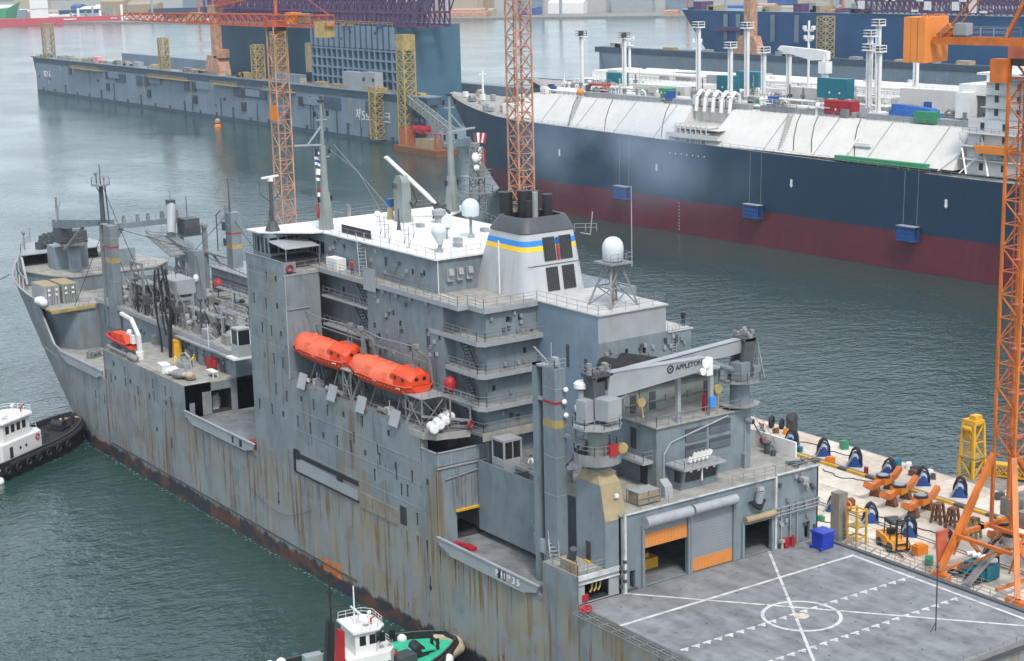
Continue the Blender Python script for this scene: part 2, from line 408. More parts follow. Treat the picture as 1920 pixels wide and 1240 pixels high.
# port and starboard shell: columns at stations, each with its own top height
st = [(-32,13.3),(-16,13.3),(-.02,13.3),(0,16.1),(5.9,16.1),(5.92,12.2),(25.3,12.2),(25.32,21.2),(28.3,21.2),(28.32,24.4),(44,24.4),(58.9,24.4),
      (58.92,37.6),(69.2,37.6),(69.22,12.2),(91.2,12.2),(91.22,17.2),(106,17.2),(121.2,17.2),(121.22,12.2),(128,12.2),(134,12.2),(140,12.6),(143.5,14.0),(150.5,20.3),
      (156,20.45),(162,20.6),(168,20.7),(173,20.9),(177,21.0),(181,21.2),(184,21.4),(187,21.7),(189.5,22.0),(191.5,22.3),(193,22.6),(194,22.8)]
def shell(sgn, stations):
    b = B(); rows = 12; g = []
    for x, zt in stations:
        col = []
        for k in range(rows+1):
            z = -1.5+(zt+1.5)*k/rows
            xs = 167.9+25.9*(max(0, min(1.05, max(z,0)/20.5))**.88)
            xx = min(x, xs); col.append((xx, sgn*hb(xx, z), z))
        g.append(col)
    vs = [v for c in g for v in c]; n = rows+1; fs = []
    for i in range(len(g)-1):
        if stations[i+1][0]-stations[i][0] < .1: continue
        for k in range(rows):
            a = i*n+k; f = (a, a+n, a+n+1, a+1); fs.append(f if sgn > 0 else f[::-1])
    return b.mesh(vs, fs)
hullb = shell(1, st)
hs = shell(-1, [(-32,13.3),(0,13.3),(.02,21.2),(40,21.2),(60,21.2),(90,17.2),(120,17.2),(121,17.2),(128,17.2),(134,17.2),(143.5,18),(150.5,20.3),(156,20.45),(162,20.6),(168,20.7),(173,20.9),(177,21.0),(181,21.2),(184,21.4),(187,21.7),(189.5,22.0),(191.5,22.3),(193,22.6),(194,22.8)])
hullb.mesh(hs.v, hs.f)
hullb.quad((-32,-16.05,-1.5),(-32,16.05,-1.5),(-32,16.05,13.3),(-32,-16.05,13.3))
# vertical end plates of the hull steps
for x, z0, z1 in ((25.3,12.2,21.2),(28.3,21.2,24.4)): hullb.box(x, x+.12, 15.2, 16.05, z0, z1)
for x, z0, z1 in ((5.8,12.2,16.1),(69.1,12.2,37.6),(121.1,12.2,17.2),(91.3,12.2,17.2)): hullb.box(x, x+.1, 12.0, 16.03, z0, z1)
sp('hull', hullb, 'hull', smooth=True)
# white edged bulwark strips
bw = B()
pts = [(143.5,14.0),(150.5,20.3),(156,20.45),(162,20.6),(168,20.7),(173,20.9),(177,21.0),(181,21.2),(184,21.4),(187,21.7),(189.5,22.0),(191.5,22.3)]
for (xa, za), (xb, zb) in zip(pts[:-1], pts[1:]):
    bw.beam((xa, hb(xa,za), za+.05), (xb, hb(xb,zb), zb+.05), .32, .16)
bw.beam((121.3,16.3,13.75), (140,16.15,13.75), .3, .14); bw.beam((140,16.1,13.75),(143.5,hb(143.5,14),14.05),.3,.14)
sp('bulwark_rail', bw, 'lightgrey')
# folding bulwark plates over the low decks (they lean outboard)
def gutter(x0, x1, ztop, label):
    b = B(); c = 1.0
    b.prism([(x0, ztop), (x1, ztop), (x1-.4, ztop-.75), (x1-2.2, ztop-1.25), (x0+2.2, ztop-1.25), (x0+.4, ztop-.75)], 'y', 16.18, 16.34)
    b.beam((x0, 16.27, ztop+.04), (x1, 16.27, ztop+.04), .34, .14)
    b.beam((x0+2.4, 16.30, ztop-1.35), (x1-2.4, 16.30, ztop-1.35), .2, .12)
    return sp('bulwark_plate', b, 'lightgrey', label)
g1 = gutter(6.3, 25.2, 13.35, 'folding bulwark plate with white lettering over the aft side deck')
g2 = gutter(69.4, 91.2, 13.75, 'folding bulwark plate over the midships side deck')
g3 = gutter(121.4, 139.5, 13.65, 'folding bulwark plate over the forward side deck')
text('lettering', 'P 11 P 3 5', 1.05, (13.9,16.36,12.35), (-1,0,0), (0,0,1), M['white'], g1)
b = B().box(13.5,13.0,16.345,16.355,12.2,13.2); b.box(12.1,12.55,16.345,16.355,12.2,13.2); b.box(73,73.8,16.345,16.355,12.6,13.55); b.box(75.5,76.0,16.345,16.355,12.6,13.55)
part('marking_square', b, M['black'], g1)
# decks -----------------------------------------------------------------------------------------------------
def deckmat():
    m = M['deck'].copy(); m.name = 'helicopter_deck_coating'; N = m.node_tree.nodes; L = m.node_tree.links; p = N['Principled BSDF']
    src = p.inputs['Base Color'].links[0].from_socket; g = N.new('ShaderNodeNewGeometry')
    mp = N.new('ShaderNodeMapping'); mp.inputs['Rotation'].default_value = (0,0,.5); mp.inputs['Scale'].default_value = (.12,1.1,1)
    L.new(g.outputs['Position'], mp.inputs[0]); n = N.new('ShaderNodeTexNoise'); n.inputs['Scale'].default_value = .6; n.inputs['Detail'].default_value = 6
    L.new(mp.outputs[0], n.inputs[0]); r = N.new('ShaderNodeMapRange'); r.inputs[1].default_value = .42; r.inputs[2].default_value = .68; r.inputs[4].default_value = .3
    L.new(n.outputs[0], r.inputs[0])
    x = N.new('ShaderNodeMix'); x.data_type = 'RGBA'; L.new(r.outputs[0], x.inputs[0]); L.new(src, x.inputs[6]); x.inputs[7].default_value = (.30,.31,.33,1)
    L.new(x.outputs[2], p.inputs['Base Color']); return m
M['helideck'] = deckmat()
D = 13.25
b = B().box(-31.9, -.05, -15.9, 15.95, 12.9, D)
FD = sp('flight_deck', b, M['helideck'])
# painted deck markings, 4 mm sheets
def sheet(b, pts, z=D+.004):
    b.quad(*[(x, y, z) for x, y in pts]); return b
def stripe(b, p, q, w, z=D+.004):
    p, q = Vector(p), Vector(q); n = Vector((-(q-p).y, (q-p).x)).normalized()*w/2
    return sheet(b, [p-n, q-n, q+n, p+n], z)
bm = B()
stripe(bm, (-6.4,16.0), (-6.4,-15.0), .34); stripe(bm, (-6.62,-14.8), (-31.8,-14.8), .34, D+.008)
stripe(bm, (-.1,10.6), (-30.5,-14.3), .3, D+.012); stripe(bm, (-.1,-8.9), (-30.5,12.6), .3, D+.016)
sp('deck_marking', bm, 'marking')
bm = B()
for xx in (-14.3, -21.0):
    k = 0; y = 15.3
    while y > -14.4:
        stripe(bm, (xx, y), (xx, max(y-.95, -14.5)), .28, D+.020)
        if True: sheet(bm, [(xx-.17, y-.2), (xx-.65, y-.4), (xx-.17, y-.75)], D+.020)
        y -= 1.35; k += 1
sp('dashed_deck_marking', bm, 'marking')
bm = B(); n = 56
for i in range(n):
    a0, a1 = 2*PI*i/n, 2*PI*(i+1)/n
    sheet(bm, [(-15.1+3.85*math.cos(a0), 1.0+3.85*math.sin(a0)), (-15.1+3.85*math.cos(a1), 1.0+3.85*math.sin(a1)), (-15.1+3.5*math.cos(a1), 1.0+3.5*math.sin(a1)), (-15.1+3.5*math.cos(a0), 1.0+3.5*math.sin(a0))], D+.024)
sp('circle_marking', bm, 'marking'); sp('centre_marking', B().lathe((-15.1,1.0,D+.028),[(.75,0),(.75,.004)],12), mat('worn_cream_marking', (.42,.40,.32), .8, .2, 1.5, grime=.5))
# tie-down cups in the deck
b = B()
for i in range(7):
    for j in range(8):
        b.lathe((-2.8-i*4.1, -13.2+j*3.75, D+.028), [(.11,0),(.11,.004)], 6)
sp('tie_down_fittings', b, 'darkgrey')
# deck edge coaming, nets and rails round the flight deck
b = B().box(-31.9,-.1,-16.5,-15.92,12.85,13.42); b.box(-32.4,-31.92,-15.9,15.9,12.85,13.33)
sp('deck_edge_gutter', b, 'darkgrey')
b = B()
for x in range(-31, 0, 2): b.beam((x,16.0,13.05), (x,17.5,13.2), .1)
for y in (16.3,16.75,17.2,17.55): b.beam((-31.8,y,13.14),(-1.2,y,13.14),.06)
rail(b, [(-31.6,17.4,13.1),(-1.6,17.4,13.1)], 1.0, .025, 2.0); sp('port_safety_net', b, 'railgrey')
b = B()
for x in range(-31, 0, 2): b.beam((x,-16.4,13.2), (x,-17.7,13.6), .1)
rail(b, [(-31.6,-17.6,13.4),(-1.6,-17.6,13.4)], 1.0, .025, 2.2); sp('starboard_safety_net', b, 'railgrey')
b = B(); rail(b, [(-32.3,-15.8,13.3),(-32.3,15.8,13.3)], 1.0, .03, 1.8); b.beam((-32.3,-15.8,13.6),(-32.3,15.8,13.6),.25,.5); sp('stern_rail', b, 'railgrey')
b = B().beam((-25.2,-6.2,D),(-25.2,-6.2,D+6.2),.09); b.box(-25.3,-25.1,-6.32,-6.08,D+6.1,D+6.35); b.beam((-25.2,-6.2,D+.8),(-25.2,-5.5,D),.06)
sp('whip_antenna', b, 'darkgrey')
b = B()
for y in (-15.5,-14.9): b.lathe((-30.4,y,D), [(.12,0),(.16,.35),(.05,.42)], 8)
sp('red_deck_light', b, 'red')
# low side decks
b = B().box(5.9,25.3,6.5,16.1,11.9,12.45); b.box(69.2,91.3,4.5,16.1,11.9,12.45)
sp('side_deck', b, 'deck')
b = B(); v = []
for x in range(121, 152, 3): v.append((x, hb(x, 12.5)-.02))
b.prism([(121.2,-4)]+v+[(151,-4)], 'z', 12.0, 12.45); sp('side_deck', b, 'deckbuff')
b = B().box(91.3,121.2,-16,16.0,16.9,17.2); b.box(69.2,91.3,-16,16.0,20.6,21.0) if False else None; sp('upper_side_deck', b, 'deckbuff')
# dark bays cut into the side (real recesses, their linings coloured dark for shade)
b = B().wall('x', 91.3, .25, 4.5, 16.0, 12.45, 16.95, [(8.9,13.4,12.5,15.9),(14.6,15.4,12.5,14.6)])
sp('bay_bulkhead', b, 'wallgrey')
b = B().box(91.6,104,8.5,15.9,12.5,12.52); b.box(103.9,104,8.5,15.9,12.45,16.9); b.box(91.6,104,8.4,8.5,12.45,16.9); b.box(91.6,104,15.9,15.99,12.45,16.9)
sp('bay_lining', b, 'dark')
# aft cargo bay recess x 5.9..25.3
b = B().wall('x', 25.3, .2, 8.95, 15.2, 12.45, 20.9, [(9.6,13.6,12.5,15.9)]); b.box(5.9,25.4,8.75,8.95,12.45,20.9); sp('bay_bulkhead', b, 'wallgrey')
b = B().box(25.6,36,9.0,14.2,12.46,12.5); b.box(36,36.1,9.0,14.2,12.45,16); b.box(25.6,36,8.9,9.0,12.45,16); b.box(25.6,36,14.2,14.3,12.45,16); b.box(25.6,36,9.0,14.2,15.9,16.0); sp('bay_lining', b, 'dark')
b = B().box(24.95,25.28,9.1,13.7,15.72,15.95); b.cyl((25.1,9.0,15.85),(25.1,13.8,15.85),.14); sp('door_hood', b, 'yellow')
b = B(); b.torus((11.4,12.3,17.5), 1.2, .12, (.7,1,0)); b.torus((11.4,12.6,17.5), .9, .1, (.7,1,0)); b.cbox((11.4,12.4,16.2),(1.4,.7,1.3)); b.cyl((11.4,12.0,17.5),(11.4,13.0,17.5),.35)
for i in range(6): b.beam((11.4,12.4,17.5),(11.4+1.0*math.cos(i*PI/3),12.4-.6*math.cos(i*PI/3),17.5+1.15*math.sin(i*PI/3)),.1)
b.beam((11.4,12.4,12.45),(11.4,12.4,16),.5)
sp('hose_reel', b, 'steel')
# lashings and pipes on the recess walls
b = B()
b.tube([(24.9,9.2,20.5),(24.9,9.2,17)], .07); b.tube([(14.5,9.05,19.4),(14.5,9.05,13)], .07); b.tube([(20.0,9.05,18.8),(19.0,9.05,19.6),(18.0,9.05,18.8),(18.0,9.05,13)], .07)
b.tube([(25.2,15.0,19.6),(25.2,9.2,20.2)], .09); sp('pipe_run', b, 'railgrey')
# dark slots in the shell plating: freeing ports, vents, ladders rungs
slot = shared('hull_slot', B().box(-.11,.11,-.02,.02,-.75,.45).box(-.2,.2,-.015,.015,.45,.62), M['dark'])
small = shared('hull_slot', B().box(-.15,.15,-.02,.02,-.3,.3).box(-.22,-.15,-.015,.015,-.38,.38).box(.15,.22,-.015,.015,-.38,.38), M['dark'])
HULLF=[(117.0,15.7),(120.5,13.5),(118.6,13.2),(116.9,13.5),(112.8,15.4),(112.8,13.7),(110.9,14.1),(108.1,13.3),(102.4,15.5),(104.0,13.3),(102.2,13.7),(98.0,15.3),(98.0,13.5),(96.2,14.1),(125.7,9.2),(102.0,8.7),(96.8,7.8)]
TOW=[(63.7,36.7),(61.2,36.8),(67.5,33.5),(64.2,33.3),(61.2,33.4),(65.6,30.0),(63.1,30.0),(60.5,30.0),(62.8,26.5),(60.4,26.4),(65.4,26.5),(67.6,19.7),(64.1,19.7),(61.1,19.6),(59.9,22.2),(62.7,22.6)]
HULLM=[(56.0,22.6),(52.8,22.6),(49.4,22.6),(45.5,22.9),(41.1,23.0),(43.2,20.6),(35.2,22.9),(57.2,19.6),(54.0,19.4),(50.7,19.2),(47.3,19.3),(44.0,19.4),(40.7,19.3),(37.8,20.5),(37.4,19.4),(33.9,19.4)]
HULLA=[(33.8,18.5),(30.4,19.0),(27.2,19.1),(38.7,17.2),(29.6,14.3),(32.4,13.7),(32.8,16.9),(31.5,17.1)]
for i, (x, z) in enumerate(HULLF+TOW+HULLM+HULLA):
    y = hb(x, z)+.012
    piece('hull_slot', slot if i % 3 else small, SHIP, (x, y, z))
b = B()
for x, z in [(63.7,8.2),(27.3,7.6),(97,8.0),(122,9.5)]:
    b.box(x-.08, x+.08, 16.055, 16.075, z-.9, z+.6); b.prism([(x-.3,z-.6),(x+.3,z-.6),(x,z-1.2)], 'y', 16.055, 16.077)
sp('tug_push_mark', b, 'black')
# hinged side door recess and shutter panel amidships
b = B().box(42.6,58.4,16.06,16.12,14.75,15.35); b.box(42.6,58.4,16.06,16.2,12.72,12.95); b.box(58.3,58.7,16.06,16.2,12.8,15.6); b.box(46.4,47.8,16.06,16.14,14.3,15.0); b.box(57.2,58.6,16.06,16.15,14.5,15.75)
sp('side_hatch_frame', b, 'black')
b = B().prism([(43.0,12.95),(58.2,12.95),(58.2,14.7),(43.0,14.1)], 'y', 16.06, 16.10); sp('side_hatch_panel', b, 'lightgrey')
pan = shared('shutter_panel', B().box(-1.35,1.35,0,.10,-.95,.95), mat('rusty_grey_shutter', (.20,.18,.14), .7, .15, .6, rust=.5, streak=.5))
for x in (40.9, 38.0, 35.1): piece('shutter_panel', pan, SHIP, (x, 16.06, 13.3), rz=0)
b = B().box(31.9,33.3,16.06,16.09,12.75,14.9); sp('side_scuttle', b, 'dark')
b = B().box(72,91,16.06,16.09,14.0,14.06) if False else B().beam((44,16.12,2.6),(120,16.12,2.6),.12,.18); sp('rubbing_strake', b, 'darkgrey')
# rust patch where a fender has scraped the paint
b = B().prism([(47.5,1.6),(52.3,1.6),(52.6,3.1),(51.6,3.4),(50.2,3.1),(48.6,3.5),(47.6,2.9)], 'y', 16.052, 16.062); sp('primer_patch', b, mat('orange_rust_patch', (.42,.13,.025), .8, .3, 1.5, rust=.5))
# mooring line along the side
b = B(); n = 14; P0, P1 = Vector((72.0,16.1,7.6)), Vector((54.5,16.1,8.8))
pts = [P0.lerp(P1, i/n)-Vector((0,-.08,2.2*math.sin(PI*i/n))) for i in range(n+1)]; b.tube(pts, .03, 5); sp('hanging_rope', b, 'darkgrey')

# ================================================================ superstructure
WIN = M['glass']
def house(name, x0, x1, y0, y1, z0, z1, m='wallgrey', lip=.18, roof=None):
    b = B().box(x0, x1, y0, y1, z0, z1); o = sp(name, b, m)
    if roof:
        t = B().box(x0-lip, x1+lip, y0-lip, y1+lip, z1+.003, z1+.12); part('roof_deck', t, M[roof], o)
    return o
# bridge wing tower: aft wall, top deck and bulwark
b = B().box(58.95,69.15,11.2,16.0,24.3,37.5); WT = sp('bridge_wing_tower', b, 'wallgrey')
b = B().box(58.9,69.2,9.0,16.04,37.5,37.75); part('wing_deck', b, M['deckbuff'], WT)
b = B().box(58.9,69.2,15.92,16.07,37.6,39.05); b.box(58.9,59.05,14.4,15.92,37.6,39.05); part('bulwark', b, M['wallgrey'], WT)
b = B().box(58.88,59.1,11.0,16.1,37.35,37.62); b.box(58.9,69.2,16.0,16.12,39.05,39.13); b.tube([(58.84,16,24.5),(58.84,16,37.4)], .09); b.tube([(58.84,15.9,33.2),(58.84,12.8,33.2)],.06); part('trim', b, M['lightgrey'], WT)
for x, z in ((67.9,36.2),(64.5,36.4)): pass
# main house, port wall y 11.1 with the recess near the tower
H = sp('deckhouse', B().box(47.5,69.0,-11.2,9.0,12.6,37.5).box(30.8,47.5,-11.2,11.1,12.6,37.7).box(24.6,30.8,-11.2,9.6,12.6,37.7), 'grey')
b = B().box(47.45,69,9.0,9.02,24.4,37.5); 
WIN_H = shared('window', B().box(-.18,.18,-.02,.02,-.3,.3), WIN)
for x, z in [(45.9,32.8),(43.2,34.2),(40.0,34.0),(34.3,34.0),(31.7,33.8),(41.5,35.0),(44.9,31.7),(44.9,29.8),(32.8,31.6),(38,31.4),(35.4,28.5),(39.5,28.6),(43.2,27.2)]: piece('window', WIN_H, H, (x, 11.12, z))
dr = shared('door', B().box(-.35,.35,-.03,.03,-.95,.95), M['darkgrey'])
for x, z in [(34.0,33.2),(36.5,29.3),(46.2,27.2),(33,26.0)]: piece('door', dr, H, (x, 11.13, z))
for x, z in [(56.8,35.2),(53,31.3),(50.4,35.4),(56.2,28.0)]: piece('window', WIN_H, H, (x, 9.04, z))
for y, z in [(6.8,36.4),(5.2,36.4),(8.8,29),(4.6,32.6),(2.5,36.6)]: 
    piece('window', WIN_H, H, (24.57, y, z), rz=PI/2)
b = B()
for x in (46.5,43.5,40.5,37.5,34): b.box(x-.3,x+.3,11.1,11.35,37.0,37.45)
part('bracket', b, M['railgrey'], H)
# bridge deck walkway at 38 with fascia
b = B().prism([(62,11.3),(27.4,11.35),(27.4,10.0),(24.2,10.0),(24.2,2.9),(36,2.9),(36,8.4),(62,8.6)], 'z', 37.72, 37.95)
BD = sp('bridge_deck', b, 'deckbuff')
b = B().box(27.3,58.8,11.3,11.42,37.45,38.0); b.box(24.1,27.4,10.0,10.12,37.45,38.0); b.box(27.28,27.4,10.0,11.4,37.45,38.0); b.box(24.08,24.2,3.0,10.1,37.45,38.0); part('fascia', b, M['lightgrey'], BD)
b = B(); rail(b, [(58.5,11.36,37.95),(27.36,11.36,37.95),(27.36,10.1,37.95),(24.2,10.1,37.95),(24.2,3.1,37.95)], 1.1, .028, 1.7, (1.0,.66,.33)); part('railing', b, M['railgrey'], BD)
b = B().box(44.8,47.6,11.44,11.5,36.9,39.6); part('notice_board', b, M['lightgrey'], BD, 'plain pale board hung on the bridge deck rail')
# house on the bridge deck (white roof at 42)
U = sp('bridge_house', B().box(34.9,65,-9.2,9.2,37.95,41.75), 'grey')
b = B().prism([(34.6,9.5),(61.0,9.5),(61.5,10.6),(66.4,15.6),(69.6,15.6),(69.6,-15.6),(66,-15.6),(61,-9.5),(34.6,-9.5)], 'z', 41.76, 41.95); part('white_roof', b, M['whitedeck'], U)
b = B(); rail(b, [(35,9.3,41.95),(60.8,9.3,41.95)], 1.05, .024, 2.0, (1.,.5)); rail(b, [(34.8,9.3,41.95),(34.8,3.2,41.95)], 1.05, .024, 2.0, (1.,.5)); rail(b, [(50,-9.3,41.95),(69,-15.3,41.95)], 1.05, .024, 2.0, (1.,.5)); rail(b, [(69.4,15.3,41.95),(69.4,-15.3,41.95)], 1.05, .024, 2.0, (1.,.5)); part('roof_railing', b, M['railgrey'], U)
BR = sp('wheelhouse', B().box(65,69.3,-14.9,14.9,37.75,39.2).box(65,69.3,-14.9,14.9,41.2,41.75).box(65.2,69.1,-14.6,10.5,39.2,41.2), 'grey')
b = B().box(65.4,69.0,10.5,14.8,39.2,41.2); part('window_band', b, WIN, BR)
b = B()
for x in (65.05,66.1,67.2,68.2,69.2): b.box(x-.09,x+.09,14.82,14.94,39.2,41.2)
for y in (11.2,12.3,13.5,14.8): b.box(65.0,65.12,y-.09,y+.09,39.2,41.2)
part('mullion', b, M['grey'], BR)
b = B().prism([(65.0,40.9),(60.3,40.45),(60.3,40.35),(65.0,40.8)], 'y', 10.2, 15.0); part('awning', b, M['lightgrey'], BR)
b = B()
for y in (10.3,14.9): b.beam((60.4,y,37.9),(60.4,y,40.4),.1)
rail(b, [(60.2,9.4,37.8),(59.3,14.4,37.8)], 1.05, .03, 1.5); part('awning_post', b, M['railgrey'], BR)
b = B().box(61.0,64.9,9.22,9.26,39.1,40.6); part('window_band', b, WIN, BR)
b = B()
for x in (62.0,63.0,64.0): b.box(x-.06,x+.06,9.2,9.3,39.1,40.6)
part('mullion', b, M['grey'], BR)
b = B().box(61.4,65,9.6,14.7,37.8,38.9); part('awning_shade_block', b, M['dark'], BR)  # dark block stands in for the black shade under the awning
b = B(); stair(b, (49.7,10.2,38.0), (51.6,9.35,41.9), .9); part('stair', b, M['lightgrey'], U)
b = B().box(54.9,57.6,9.6,10.9,37.97,39.4); part('white_locker', b, M['white'], U)
b = B().box(51.5,58.5,7.9,8.05,41.96,43.0); part('vent_grille', b, M['dark'], U)
b = B()
for k in range(3): b.beam((34.82,7.6-k*1.3,40.6),(34.75,7.6-k*1.3,39.2),.75,.5); b.beam((34.5,7.6-k*1.3,40.6),(34.3,7.6-k*1.3,39.9),.6,.35)
part('exhaust_hood', b, M['lightgrey'], U)
for x, z in [(52.5,40.2),(46,40.0),(40,39.8),(37.5,40)]: piece('window', WIN_H, U, (x, 9.22, z))
b = B(); b.beam((36,9.6,38.9),(58,9.6,38.9),.05); rail(b, [(36,9.7,37.95),(46,9.7,37.95)], .9, .025, 2.5); part('handrail', b, M['railgrey'], U)
b = B().tube([(34.75,9.1,42),(34.75,9.1,38),(30,9.6,38)],.05); b.beam((30.2,3.9,37.95),(30.2,3.9,44),.13); part('white_pipe', b, M['white'], U)
# side landings in the recess by the tower
for z, x0 in ((34.6,47.6),(31.0,47.7),(27.6,47.7)):
    b = B().box(x0,58.6,9.05,11.2,z-.22,z); L_ = sp('landing', b, 'lightgrey')
    b = B(); rail(b, [(x0+.1,11.1,z),(58.4,11.1,z)], 1.05, .028, 1.6); part('railing', b, M['railgrey'], L_)
    b = B(); stair(b, (48.6,10.1,z), (51.8,10.1,z+3.3), .8); part('stair', b, M['darkgrey'], L_)
# wrap-round balconies at the aft corner
for z, x1 in ((34.5,33.8),(30.9,30.6),(27.3,34.2)):
    b = B().prism([(x1,11.15),(24.2,11.15),(23.4,10.6),(23.4,1.0),(24.6,1.0),(24.6,9.6),(30.8,9.6),(x1,9.6)], 'z', z-.5, z)
    L_ = sp('balcony', b, 'lightgrey')
    b = B().prism([(x1-.1,11.05),(24.3,11.05),(23.5,10.5),(23.5,1.0),(24.6,1.0),(24.6,9.6),(30.8,9.6),(x1-.1,9.6)], 'z', z+.003, z+.04); part('deck_coating', b, M['deckbuff'], L_)
    b = B(); rail(b, [(x1-.1,11.05,z),(24.3,11.05,z),(23.5,10.5,z),(23.5,2.9,z)], 1.1, .032, 1.7, (1.,.66,.33)); part('railing', b, M['railgrey'], L_)
    b = B(); stair(b, (26.2,10.3,z-3.3), (28.6,10.3,z), .8); part('stair', b, M['darkgrey'], L_)
# boat deck
BDK = sp('boat_deck', B().box(31,58.9,10.9,16.02,24.1,24.42).prism([(31,16.02),(28.0,16.02),(26.6,15.0),(25.6,11.4),(23.4,11.2),(23.4,1.0),(31,1.0)], 'z', 24.1, 24.42), 'deck')
b = B(); rail(b, [(58.5,15.9,24.42),(28.0,15.9,24.42),(26.7,15.0,24.42),(25.7,11.3,24.42),(23.5,11.0,24.42),(23.5,3.0,24.42)], 1.1, .03, 1.5); part('railing', b, M['railgrey'], BDK)
b = B().box(23.3,23.42,1.0,11.2,23.6,24.5); b.prism([(31,16.05),(28.0,16.07),(26.55,15.1),(25.5,11.4),(25.65,11.4),(26.7,15.0),(28.1,15.9),(31,15.9)], 'z', 23.75, 24.5); part('fascia', b, M['deckbuff'], BDK)
pl = shared('screen_board', B().cbox((0,0,0), (1.9,.08,1.9), 0, .30), M['lightgrey'])
for x in (55.3,47.8,41.0,33.5): piece('screen_board', pl, BDK, (x, 16.2, 25.0))
# quarter deck level z 21.2 with solid bulwark
b = B().box(25.3,30.8,6.4,15.9,20.9,21.2).box(6.5,25.3,2.9,8.95,20.9,21.2); QD = sp('quarter_deck', b, 'deck')
b = B().box(25.28,28.4,15.93,16.04,21.2,22.7); b.box(25.2,25.32,9.0,16.0,21.2,22.7); part('bulwark', b, M['wallgrey'], QD)
b = B()
for y in (15.9,14.2,12.4,10.6,9.1): b.box(25.12,25.2,y-.04,y+.04,21.2,22.7)
b.box(25.1,25.36,9.0,16.06,22.68,22.78); b.box(25.1,28.4,15.9,16.1,22.68,22.78); b.box(25.12,25.2,8.8,16.06,20.9,21.1); part('stiffener', b, M['lightgrey'], QD)
b = B().box(14.5,25.2,8.9,9.02,20.9,21.3); part('edge', b, M['lightgrey'], QD)

# control cabin hanging over the quarter deck edge
CC = sp('winch_control_cabin', B().box(20.6,22.9,8.0,10.4,20.4,22.0).box(20.6,22.9,8.0,10.4,23.9,24.15).box(20.6,20.75,8,8.2,22,23.9).box(20.6,20.75,10.2,10.4,22,23.9).box(22.75,22.9,10.2,10.4,22,23.9).box(20.6,20.75,9.15,9.25,22,23.9), 'lightgrey')
b = B().box(20.7,22.8,8.1,10.3,22.0,23.9); part('window', b, WIN, CC)
b = B(); rail(b, [(20.0,8.6,21.2),(12.0,8.6,21.2)], 1.05, .03, 1.5); part('railing', b, M['railgrey'], QD)
# aft upper block with white roof
AB = sp('aft_deckhouse', B().box(13.5,24.7,-6.3,2.85,20,37.9).box(13.5,24.7,-9.8,-6.3,20,34.8), 'lightgrey')
b = B().box(13.3,26,-6.5,3.05,37.9,38.04); b.box(13.3,24.7,-10,-6.5,34.81,34.95); part('roof_deck', b, M['deckpale'], AB)
b = B().box(13.44,13.5,-9.8,2.85,20.0,35.0); part('lower_panel', b, M['grey'], AB)
b = B().box(13.5,24.5,2.85,2.92,20.0,37.85); part('side_panel', b, mat('blue_grey_paint', (.17,.235,.30), .5, .1, .25, grime=.25, streak=.2), AB)
b = B(); rail(b, [(24.4,2.9,38.04),(13.45,2.9,38.04),(13.45,-6.3,38.04),(24,-6.3,38.04)], 1.05, .022, 1.8, (1.,.5)); rail(b, [(13.45,-6.5,34.95),(13.45,-9.8,34.95),(24,-9.8,34.95)], 1.05, .022, 1.6, (1.,.5)); part('railing', b, M['railgrey'], AB)
for y, z in [(-.8,33.6),(-3.2,33.4)]: piece('window', WIN_H, AB, (13.41, y, z), rz=PI/2)
b = B().box(18.6,19.1,2.92,2.97,31.5,34); b.box(15.4,15.9,2.92,2.97,31,33); part('door', b, M['darkgrey'], AB)
b = B()
for z in range(12): b.box(13.3,13.42,-7.6,-7.1,30.8+z*.33,30.86+z*.33)
b.beam((13.34,-7.6,30.5),(13.34,-7.6,35.4),.07); b.beam((13.34,-7.1,30.5),(13.34,-7.1,35.4),.07); part('ladder', b, M['lightgrey'], AB)
# fender deck and crane deck house
FB = sp('fender_deckhouse', B().box(9.4,13.4,-10.0,2.8,27.9,31.3), 'pedestal')
b = B().box(8.6,13.4,-10.2,4.2,31.31,31.5); part('roof_deck', b, M['deckbuff'], FB)
b = B(); rail(b, [(13,4.0,31.5),(8.8,4.0,31.5),(8.8,-10.0,31.5)], 1.05, .028, 1.6); part('railing', b, M['railgrey'], FB)
b = B()
for y in (1.6,-1.0,-4.5,-8.5): b.box(9.32,9.4,y-.4,y+.4,28.1,30.0)
part('door', b, M['darkgrey'], FB)
b = B(); b.beam((9.3,2.7,30.6),(9.3,-9.9,30.6),.12); b.beam((9.3,2.7,29.0),(9.3,-9.9,29.0),.1)
for y in (0,-3,-6,-9.5): b.box(9.2,9.38,y-.3,y+.3,28.8,29.4)
part('pipe_run', b, M['railgrey'], FB)
GH = sp('hangar_upper_house', B().box(4.15,13.4,-10.1,2.8,21.4,27.75), 'grey')
b = B().box(3.9,13.4,-10.4,3.0,27.76,27.9); part('roof_deck', b, M['deckbuff'], GH)
b = B(); rail(b, [(9,2.9,27.9),(4.0,2.9,27.9),(4.0,-10.2,27.9)], 1.1, .03, 1.6, (1.,.55)); part('railing', b, M['railgrey'], GH)
b = B().box(4.08,4.15,-3.9,-1.0,25.6,27.0); b.box(4.08,4.15,-7.2,-4.3,25.9,27.2); b.box(4.08,4.15,-3.9,-1.0,23.9,25.2); b.box(4.08,4.15,-7.2,-4.3,24.2,25.4)
part('vent_louvre', b, M['darkgrey'], GH)
b = B()
for y0 in (-3.9,-7.2):
    for z in range(14):
        zz = (24.0 if y0 > -5 else 24.3)+z*.1+(.0 if z < 7 else .95)
        b.box(4.02,4.08,y0+.05,y0+2.85,zz,zz+.04)
part('louvre_slat', b, M['grey'], GH); 
b = B().tube([(4.05,1.9,21.5),(4.05,1.9,24.9),(4.05,1.0,26.0),(4.05,-6.8,27.5)], .1); b.tube([(4.05,-9.2,21.5),(4.05,-9.2,27)], .05); part('conduit', b, M['lightgrey'], GH)
